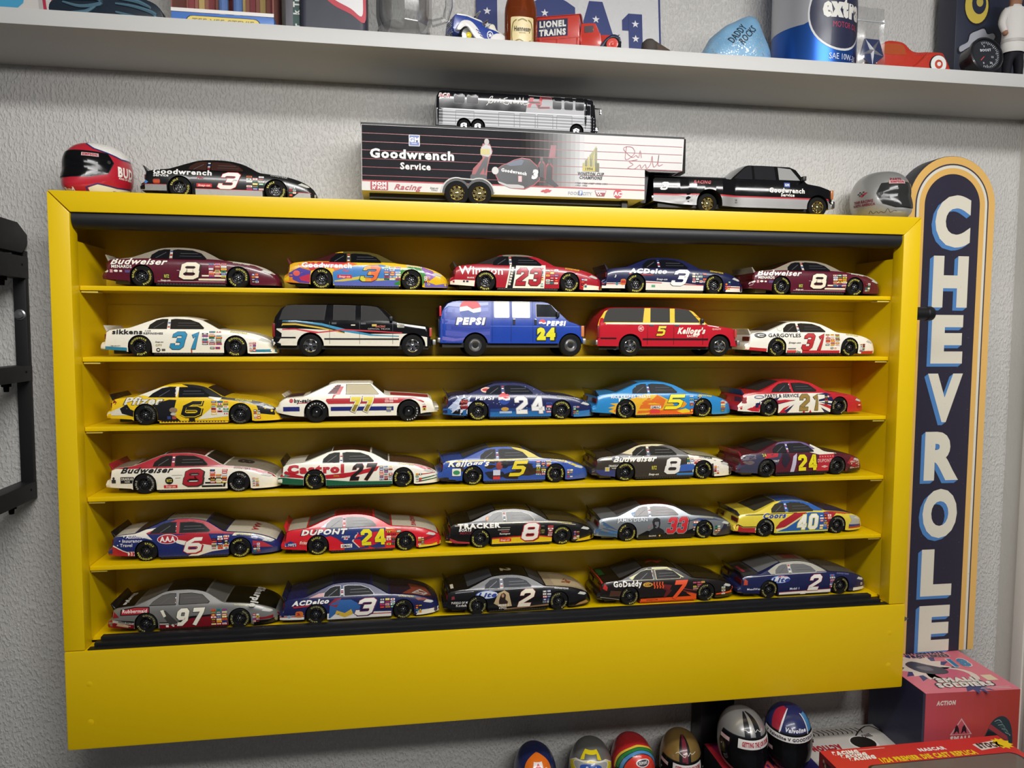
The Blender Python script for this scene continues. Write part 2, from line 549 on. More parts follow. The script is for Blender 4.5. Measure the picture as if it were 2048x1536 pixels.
def wheel_meshes(r, w, kind, letter):
    k = (round(r, 5), kind, letter)
    if k in _WH: return _WH[k]
    rub = P('#0d0d0d', 'rubber')
    # tyre: axle along y, outer face at y = -w/2
    t = MB(); ri = r * 0.60
    t.lathe([(ri, -w / 2 + 0.0008), (ri * 1.03, -w / 2), (r * 0.9, -w / 2), (r * 0.97, -w / 2 + 0.0006), (r, -w / 2 + 0.002), (r, w / 2 - 0.002), (r * 0.93, w / 2), (ri, w / 2), (ri, -w / 2 + 0.0008)], rub, 28, 'y', cap=False)
    tyre = t.mesh('wheel', 30)
    m = MB(); y0 = -w / 2
    if kind == 'stock':
        dk, lt, edge = P('#101012', 'gloss'), P('#b8b8bc', 'metal'), P('#3a3330', 'metal')
        m.lathe([(ri, y0 + 0.0004), (ri * 0.93, y0), (ri * 0.88, y0 + 0.0008), (ri * 0.8, y0 + 0.004), (ri * 0.5, y0 + 0.0045), (0.0004, y0 + 0.0045)], dk, 24, 'y', cap=False)
        m.lathe([(ri * 0.93, y0 - 0.0001), (ri * 0.97, y0 - 0.0002), (ri * 1.0, y0 - 0.0001)], edge, 24, 'y', cap=False)
        for i in range(6):
            a = 2 * PI * i / 6; M = Matrix.Rotation(a, 4, 'Y')
            m.prism([(0.16 * ri, -0.12 * ri), (0.82 * ri, -0.1 * ri), (0.82 * ri, 0.1 * ri), (0.16 * ri, 0.12 * ri)], y0 + 0.0022, y0 + 0.0046, dk, M=M)
            c = Vector((math.cos(a + 0.5), 0, math.sin(a + 0.5))) * ri * 0.36
            m.lathe([(0.0001, y0 + 0.001), (0.0005, y0 + 0.0011), (0.0005, y0 + 0.003)], lt, 6, 'y', c=c, cap=False)
        m.lathe([(0.0001, y0 + 0.0006), (ri * 0.13, y0 + 0.001), (ri * 0.18, y0 + 0.003)], lt, 10, 'y', cap=False)
    elif kind in ('chrome', 'gold'):
        ch = P('#cfcfd2' if kind == 'chrome' else '#cdbd86', 'chrome'); dk = P('#1a1a1a', 'matte')
        m.lathe([(ri, y0), (ri * 0.94, y0 - 0.0003), (ri * 0.86, y0 + 0.0006), (ri * 0.82, y0 + 0.003), (0.0004, y0 + 0.0032)], ch, 26, 'y', cap=False)
        m.lathe([(ri * 0.8, y0 + 0.0029), (0.0003, y0 + 0.0029)], dk, 20, 'y', cap=False)
        n = 5 if kind == 'chrome' else 8
        for i in range(n):
            M = Matrix.Rotation(2 * PI * i / n, 4, 'Y')
            m.prism([(0.1 * ri, -0.16 * ri), (0.86 * ri, -0.2 * ri), (0.86 * ri, 0.2 * ri), (0.1 * ri, 0.16 * ri)], y0 + 0.0006, y0 + 0.003, ch, bevel=0.0002, M=M, seg=1)
        m.lathe([(0.0001, y0 - 0.0004), (ri * 0.2, y0), (ri * 0.26, y0 + 0.0015)], ch, 12, 'y', cap=False)
    elif kind == 'steel':
        ch = P('#8c8c90', 'metal'); dk = P('#202022', 'matte')
        m.lathe([(ri, y0 + 0.0005), (ri * 0.95, y0), (ri * 0.86, y0 + 0.0018), (ri * 0.74, y0 + 0.0012), (ri * 0.62, y0 + 0.0004), (ri * 0.48, y0 + 0.0012), (ri * 0.42, y0 + 0.0016)], ch, 26, 'y', cap=False)
        m.lathe([(ri * 0.42, y0 + 0.0014), (ri * 0.3, y0 + 0.001), (0.0003, y0 + 0.0008)], dk, 18, 'y', cap=False)
    elif kind == 'busw':
        ch = P('#c8c8cc', 'chrome')
        m.lathe([(ri, y0 + 0.0004), (ri * 0.93, y0), (ri * 0.8, y0 + 0.0014), (ri * 0.45, y0 + 0.0012), (ri * 0.3, y0 - 0.0003), (0.0003, y0 - 0.0005)], ch, 20, 'y', cap=False)
    else:   # black racing wheel with dished rings
        dk, lt = P('#0d0d0f', 'gloss'), P('#9a9a9e', 'metal')
        m.lathe([(ri, y0 + 0.0004), (ri * 0.93, y0), (ri * 0.84, y0 + 0.0028), (ri * 0.62, y0 + 0.0012), (ri * 0.5, y0 + 0.0022), (0.0004, y0 + 0.0026)], dk, 26, 'y', cap=False)
        m.lathe([(0.0001, y0 + 0.0006), (ri * 0.14, y0 + 0.001), (ri * 0.17, y0 + 0.0026)], lt, 10, 'y', cap=False)
    rim = m.mesh('rim', 35)
    let = None
    if letter:
        lb = MB(); lm = P(letter, 'print'); R = r * 0.79
        for word, c0 in (('GOODYEAR', 95), ('EAGLE', 275)):
            polys = text(word, r * 0.155, bold=0.02, sx=1.25, gap=0.06)
            for p in polys:
                q = []
                for a, b in p:
                    th = math.radians(c0) - a / R; q.append(((R + b) * math.cos(th), y0 - 0.0002, (R + b) * math.sin(th)))
                lb.add(q, [tuple(range(len(q)))], lm)
        let = lb.mesh('tyre_lettering', -40)
    _WH[k] = (tyre, rim, let)
    return _WH[k]


def add_wheels(parent, places, r, w, kind, letter, ang=None):
    """places: (x, y, z, side) with side -1 near, +1 far"""
    ty, ri, le = wheel_meshes(r, w, kind, letter)
    for i, (x, y, z, sg) in enumerate(places):
        a = random.uniform(0, 6.28) if ang is None else ang
        o = link('wheel', ty, parent, (x, y, z), (0, a, 0) if sg < 0 else (0, a, PI))
        link('rim', ri, o)
        if le and sg < 0: link('tyre_lettering', le, o)


# ------------------------------------------------------------------ stock cars
STOCK_L = 0.2225
STOCK_TOP = [(0, 7.8), (.6, 8.8), (2.6, 9.4), (3.4, 14.8), (5, 15.9), (10.4, 16.8), (15.5, 17.3), (20, 18.8), (26, 21.2), (33.2, 23.6), (39, 24.1), (44.6, 24.15), (50, 23.7), (56, 22.4), (62, 19.6), (67.5, 16.8), (73, 16.2), (78.9, 15.6), (85, 14.6), (90.3, 13.1), (95, 11), (98, 8.8), (99.5, 6.6), (100, 5)]
STOCK_BELT = [(0, 7), (2.6, 8.6), (3.4, 14.2), (10, 16.3), (15.5, 16.7), (22, 16.8), (28, 16.6), (50, 16.5), (67.5, 16), (80, 14.6), (90, 12), (96, 9.4), (100, 4.4)]
STOCK_SILL = [(0, 4.3), (14.4, 3.4), (16, 2.4), (83, 2.2), (85, 1.7), (100, 1.9)]
STOCK_HALF = [(0, 15), (3, 16), (10, 16.7), (25, 17.2), (50, 17.2), (75, 17.2), (88, 16.4), (95, 14.6), (98.5, 12.2), (100, 10)]
STOCK_SIDE = [(-2, .95), (0, .955), (.25, .985), (.5, 1.0), (.75, .99), (.9, .965), (1, .925)]
RW, FW, WR = 22.3, 76.6, 6.15
STOCK = Shell(STOCK_L, STOCK_TOP, STOCK_BELT, STOCK_SILL, STOCK_HALF, STOCK_SIDE, .66, 24, .5, [(RW, WR, 6.75), (FW, WR, 6.75)])
RTOP = [(a, b + (0.35 if 30 < a < 58 else 0)) for a, b in STOCK_TOP]
ROUND = Shell(STOCK_L, RTOP, STOCK_BELT, STOCK_SILL, STOCK_HALF, STOCK_SIDE, .66, 24, .5, [(RW, WR, 6.75), (FW, WR, 6.75)])

DOOR_A = [(39.9, 16.75), (39.6, 21.9), (42, 22.3), (50, 21.9), (55, 20.2), (58, 17.4), (57.6, 16.75)]
QUART_A = [(27.2, 16.75), (27.8, 19), (31, 21.4), (34, 22.2), (37.2, 22.2), (37.2, 16.75)]
DOOR_B = [(41.5, 16.75), (41.2, 22.1), (48, 22.2), (54, 21.2), (58.6, 17.6), (57.8, 16.75)]
QUART_B = [(24.4, 16.9), (26.5, 19), (31, 21.6), (35, 22.4), (38.5, 22.3), (39, 16.75)]


def scale_poly(p, k):
    cx = sum(a for a, _ in p) / len(p); cy = sum(b for _, b in p) / len(p)
    return [(cx + (a - cx) * (1 + k * 0.6), cy + (b - cy) * (1 + k)) for a, b in p]


PAL = ['#e9e6dc', '#c22028', '#e3c02c', '#28479a', '#15151a', '#e9e6dc', '#b9b9b9', '#d8641f', '#c22028', '#1f7f55']


def stickers(pr, x0, z0, x1, z1, cols, rows, pal=PAL, seed=0, skip=0.08):
    rnd = random.Random(seed); dx = (x1 - x0) / cols; dz = (z1 - z0) / rows
    for i in range(cols):
        for j in range(rows):
            if rnd.random() < skip: continue
            a, b = x0 + dx * i, z0 + dz * j; c = rnd.choice(pal); d = rnd.choice([q for q in pal if q != c] or ['#8a2a30'])
            w = dx * rnd.uniform(.78, .93); h = dz * rnd.uniform(.6, .85)
            pr.put([rect(a, b, a + w, b + h)], c, 7)
            t = rnd.random()
            if t < .6: pr.put([rect(a + w * .1, b + h * .3, a + w * .85, b + h * .7)], d, 8)
            elif t < .8: pr.put([ell(a + w / 2, b + h / 2, w * .3, h * .32, 10)], d, 8)
            else: pr.put([rect(a + w * .1, b + h * .15, a + w * .4, b + h * .85), rect(a + w * .55, b + h * .15, a + w * .9, b + h * .85)], d, 8)


_BODY = {}


def stock_car(name, label, xr, yr, z, yaw, cfg, cat='model car', group=None):
    """xr, yr: rear near wheel on its shelf"""
    sh = ROUND if cfg.get('round') else STOCK; L = sh.L
    tx = (RW - 50) * L; ty = -(17.2 * L - 0.0005)
    c, s_ = math.cos(yaw), math.sin(yaw)
    root = thing(name, label, cat, (xr - (tx * c - ty * s_), yr - (tx * s_ + ty * c), z), yaw, group)
    base = P(cfg['base'], cfg.get('paint', 'gloss')); under = P('#0c0c0d', 'matte')
    k = ('b', bool(cfg.get('round')), cfg['base'], cfg.get('paint', 'gloss'))
    if k not in _BODY: _BODY[k] = sh.body(base, under)
    link('body', _BODY[k], root)
    holes = sh.arch_holes(1.02)
    # paint areas
    pr = Print(sh.side_fn(), 3.0, 2.2, holes)
    zs = cfg.get('zones', []); put_groups(pr, zs, 'paint_panel', root, 1, .25 if len(zs) < 18 else .045, cfg.get('paint', 'gloss'))
    tp2 = Print(sh.top_fn(), 2.0, 0.2)
    for (s, x, v, h, col, rot) in cfg.get('toptext', []):
        tp2.put([[(x + a, v + b / 11.5) for a, b in p] for p in text(s, h, .05, .1, 1.15, rot=rot)], col, 4)
    for key, x0, x1, v in (('deck', 4.2, 15.3, .95), ('roof', 33, 56, .97), ('hood', 68.2, 97.5, .93)):
        tz = [q for q in cfg.get('topzones', []) if x0 - 2 < q[0][0][0] < x1]
        if key not in cfg and not tz: continue
        t3 = Print(sh.top_fn(), 3.0, 0.2)
        if key in cfg: t3.put([rect(x0, -v, x1, v)], cfg[key], 1, cfg.get('paint', 'gloss'))
        for poly, col in tz: t3.put(poly, col, 2)
        t3.build(key + '_panel', root)
    tp2.build('top_lettering', root)
    # lettering and logos, each sponsor's name a part of its own
    side = sh.side_fn()
    for t in cfg.get('texts', []):
        s, x, zz, h, col = t[:5]; o = t[5] if len(t) > 5 else {}
        ld = Print(side, 3.0, 2.2, holes); wid = o.get('w', h * len(s) * .8)
        if h < 3.7 and s not in ('Lite', 'Miller', 'Rubbermaid') and not o.get('rot') and min(x + wid / 2, RW + 7) - max(x - wid / 2, RW - 7) > .36 * wid and zz - h / 2 < 13.0 and zz > 11.9: zz = min(13.0 + h / 2, 16.9 - h / 2)
        o = dict(o); o['b'] = o.get('b', .03) * (.55 if h < 2.3 else .8)
        if 'out' in o:
            ld.put(text(s, h, o.get('b', .03) + o.get('ow', .05), o.get('sh', 0), o.get('sx', 1), rot=o.get('rot', 0), at=(x, zz), gap=o.get('gap', 0) - 1.8 * o.get('ow', .05), fitw=(o['w'] * 1.02 + .3) if 'w' in o else None), o['out'], 6)
        ld.put(text(s, h, o.get('b', .03), o.get('sh', 0), o.get('sx', 1), rot=o.get('rot', 0), at=(x, zz), gap=o.get('gap', 0), fitw=o.get('w')), col, 7)
        ld.build('sponsor_name', root)
    ld = Print(side, 3.0, 2.2, holes)
    put_groups(ld, cfg.get('logos', []), 'sponsor_logo', root, 5.2, .12)
    ld = Print(side, 3.0, 2.2, holes)
    for st in cfg.get('stick', [(60, 6, 70.5, 14.6, 3, 6)]): stickers(ld, *st, seed=hash_(name + label) + len(st))
    for st in cfg.get('nose_stick', [(84.5, 3.2, 88.6, 9.0, 2, 4)]): stickers(ld, *st, seed=hash_(label) + 5)
    so = ld.build('sticker_block', root)
    if so: so['kind'] = 'stuff'
    ld = Print(side, 3.0, 2.2, holes)
    ld.put(text('GOODYEAR', .95, .03, .2, 1.2, at=(78.5, 14.55), rot=-.13), cfg.get('gy', '#d8c62e'), 7)
    ld.build('fender_lettering', root)
    # race number
    nb = cfg.get('num')
    if nb:
        nd = Print(sh.side_fn(), 3.0, 2.2, holes); s, x, zz, h, col = nb[:5]; o = nb[5] if len(nb) > 5 else {}
        kw = dict(wide=o.get('wd', o.get('sx', 1.12) * .88), shear=o.get('sh', .2), bold=o.get('pen', .225), gap=o.get('sp', .2))
        if 'nsize' in cfg:
            tw, h = cfg['nsize']; n0 = sum(.46 if ch == '1' else .66 for ch in s) + kw['gap'] * (len(s) - 1); kw['wide'] = (tw / h - abs(kw['shear'])) / n0
        ow = o.get('ow', .03) * 1.15
        if 'shadow' in o: nd.put(digits(s, h, grow=ow, at=(x + .55, zz - .4), **kw), o['shadow'], 8)
        if 'out' in o: nd.put(digits(s, h, grow=ow, at=(x, zz), **kw), o['out'], 9)
        face = digits(s, h, at=(x, zz), **kw); nd.put(face, col, 11)
        for q, (xe, gc) in enumerate(o.get('grad', [])[::-1]): nd.put(minus(face, rect(xe, -5, 120, 60)), gc, 12 + q)
        nd.build('race_number', root)
    # glass
    gl = P(cfg.get('glass', '#17181b'), 'glass'); trim = P(cfg.get('trim', '#0e0e10'), 'gloss')
    D, Q = (DOOR_B, QUART_B) if cfg.get('round') else (DOOR_A, QUART_A)
    for sg in (-1, 1):
        for nm, poly in (('door_window', D), ('quarter_window', Q)):
            w = Print(sh.side_fn(sg), 2.5, 1.5); w.put(scale_poly(poly, .1), trim, 4); w.put(poly, gl, 7)
            if sg < 0 and cfg.get('net', True) and nm == 'door_window':
                w.put([rect(43.5, 19.9, 53.5, 20.15)], '#505053', 9); w.put([rect(43.2, 18.3, 55.5, 18.55)], '#434346', 9)
            if sg < 0 and nm == 'quarter_window' and cfg.get('net', True): w.put(stroke([(30, 17), (35.5, 20.6)], .35), '#4c4c50', 9)
            w.build(nm, root)
    if cfg.get('pillar', True):
        pl = Print(sh.side_fn(), 2.5, 1.5)
        for i in range(4): pl.put([rect(37.75, 17.4 + i * 1.2, 39.1, 18.1 + i * 1.2)], ['#dedad0', '#b02a2e', '#dedad0', '#30458a'][(i + len(label)) % 4], 6)
        pl.build('pillar_decals', root)
    ws = Print(sh.top_fn(), 2.0, 0.2); ws.put([[(57.2, -.93), (67.2, -.9), (67.2, .9), (57.2, .93)]], gl, 3); ws.build('windshield', root)
    rw = Print(sh.top_fn(), 2.0, 0.2); rw.put([[(16.2, -.78), (32.4, -.9), (32.4, .9), (16.2, .78)]], gl, 3); rw.build('rear_window', root)
    # lamps
    hl = Print(sh.side_fn(), 2, 1); hl.put([(89.5, 10.1), (94.5, 8.7), (96.2, 9.0), (95.2, 10.0), (91.5, 11.2)], cfg.get('lamp', '#b9b8b0'), 5); hl.build('headlight_decal', root)
    tl = MB(); xx = (2.75 - 50) * L
    for sg in (-1, 1): tl.box((xx - .0008, min(sg * .013, sg * .033), 10.3 * L), (xx + .0012, max(sg * .013, sg * .033), 13.2 * L), P(cfg.get('tail', '#5a1216'), 'gloss'))
    tl.build('tail_panel', root)
    # rear spoiler
    sp = MB(); y = .0325
    sp.prism([((3.2 - 50) * L, 14.6 * L), ((4.4 - 50) * L, 15.4 * L), ((2.1 - 50) * L, 18.5 * L), ((1.6 - 50) * L, 18.4 * L)], -y, y, P(cfg.get('spoiler', cfg['base']), 'gloss'), bevel=.0002, seg=1)
    sp.build('spoiler', root)
    # floor pan, skirt and fuel cell
    ch = MB(); ch.box(((29.8 - 50) * L, -.0355, .9 * L), ((69.2 - 50) * L, .0355, 3.0 * L), P(cfg.get('skirt', '#111113'), 'satin'), bevel=.0006)
    for i in range(22): ch.box(((31 + i * 1.7 - 50) * L, -.0359, 1.5 * L), ((31.7 + i * 1.7 - 50) * L, -.0354, 2.3 * L), P('#2c2c2e', 'satin'))
    ch.build('side_skirt', root)
    fc = MB(); fc.box(((6 - 50) * L, -.026, 1.5 * L), ((14 - 50) * L, .026, 5 * L), P('#5f5b4c' if cfg.get('cell') else '#17171a', 'satin'), bevel=.0008); fc.build('fuel_cell', root)
    cx = MB(); cx.tube([((RW - 50) * L, -.03, WR * L), ((RW - 50) * L, .03, WR * L)], .0014, under); cx.tube([((FW - 50) * L, -.03, WR * L), ((FW - 50) * L, .03, WR * L)], .0014, under); cx.build('axles', root)
    ww = .0115
    add_wheels(root, [((RW - 50) * L, ty + ww / 2, WR * L, -1), ((FW - 50) * L, ty + ww / 2, WR * L, -1), ((RW - 50) * L, -ty - ww / 2, WR * L, 1), ((FW - 50) * L, -ty - ww / 2, WR * L, 1)], WR * L, ww, 'stock', cfg.get('gy2', '#cfc654'))
    return root


def hash_(s):
    h = 7
    for ch in s: h = (h * 31 + ord(ch)) & 0xffff
    return h
# ------------------------------------------------------------------ liveries (percent of the car's length)
LOWER = [(0, 4.2), (15, 3), (16, 2.2), (84, 2), (85, 1.5), (100, 1.7)]


def band(z0, z1, x0=0, x1=100): return rect(x0, z0, x1, z1)


def globe(x, z, r):
    return [(ell(x, z, r, n=22), '#dcd9d4'), (ell(x, z, r, n=14, a0=12, a1=168) + [(x - r * .3, z + r * .32), (x + r * .2, z + r * .02)], '#c23038'),
            (ell(x, z, r, n=14, a0=192, a1=348) + [(x + r * .3, z - r * .32), (x - r * .2, z - r * .08)], '#24418f')]


def blobs(x0, z0, x1, z1, n, cols, seed, r0=1.5, r1=4.5):
    rnd = random.Random(seed); o = []
    for i in range(n):
        cx, cz = rnd.uniform(x0, x1), rnd.uniform(z0, z1); r = rnd.uniform(r0, r1); k = rnd.randint(5, 8)
        p = [(cx + r * rnd.uniform(.5, 1.2) * 1.6 * math.cos(2 * PI * q / k), max(z0, min(z1, cz + r * rnd.uniform(.4, 1) * .75 * math.sin(2 * PI * q / k)))) for q in range(k)]
        o.append((smooth_line(p, 2, True), rnd.choice(cols)))
    return o


W_, K_, R_, Y_, N_, B_ = '#e9e5d8', '#101012', '#b3202b', '#dcb81d', '#1b204a', '#2a62ae'
SNAP = [(rect(31.8, 6.7, 40.4, 8.7), '#c7222c')]
SNAPT = ('Snap-on', 36.1, 7.7, 1.1, W_, dict(sh=.2, w=6.8))
BK = [(ell(2.8, 7.4, 1.3, 1.0, 4), '#5a88c8'), (rrect(6.6, 5.9, 10.9, 9.3, 1.2), '#d9861f'), (rect(7.0, 6.9, 10.5, 8.4), '#b3202b')]
LITE = lambda x: [(ell(x, 13.0, 7.4, 2.7, 22), '#3557a0'), (ell(x + .3, 13.0, 6.9, 2.3, 22), '#c9ccd2')]

BUD = dict(base='#561325', paint='gloss', glass='#17171a', spoiler='#8f887a', cell=True, gy='#cfcabb',
           zones=[([(9, 15.9), (30, 16.9), (58, 16.9), (70, 16.2), (66, 20), (57, 24.4), (33, 24.4), (20, 19.5)], '#8d8474'),
                  ([(70, 15.8), (86, 13.4), (97, 8.2), (98.6, 9.5), (90, 14.6), (76, 17)], '#a39a86'),
                  (rect(60, 8.4, 70.8, 9.3), '#e3d8bd'), (rect(56, 6.4, 69.6, 7.3), '#e3d8bd'), (rect(54, 4.1, 69.2, 5.2), '#e3d8bd'), (rect(69.6, 4.1, 70.8, 9.3), '#e3d8bd'),
                  (rect(31, 3.2, 69, 3.5), '#b79aa0'), (rect(42, 9.6, 47, 9.9), '#b79aa0')],
           texts=[('Budweiser', 21, 14.5, 3.5, '#efe9dc', dict(sh=.38, b=.035, w=31, rot=.0)), ('MENARDS', 11.2, 11.6, 1.7, '#efe9dc', dict(b=.05, w=11.5)),
                  ('Snap-on', 35.5, 3.9, 1.1, W_, dict(sh=.25)), ('RITZ', 36.2, 6.3, 1.7, '#d9c94a', dict(b=.05, w=2.7))],
           logos=[(ell(2.4, 8.9, 1.4, 1.0, 8), W_), (rect(4.6, 8, 6.2, 9.8), '#c99'), (ell(8, 9, 1.2, .7, 10), W_), (rect(10, 8.4, 11.5, 9.4), W_), (rect(13, 8, 16, 9.6), '#5a4a78'), (rrect(34.4, 4.9, 38, 7.7, .8), '#1d2b22')],
           num=('8', 49.3, 9.6, 9.6, '#e8dcc2', dict(out='#151515', shadow='#2a1016', ow=.03, sh=.2, sx=1.3, b=.085)))

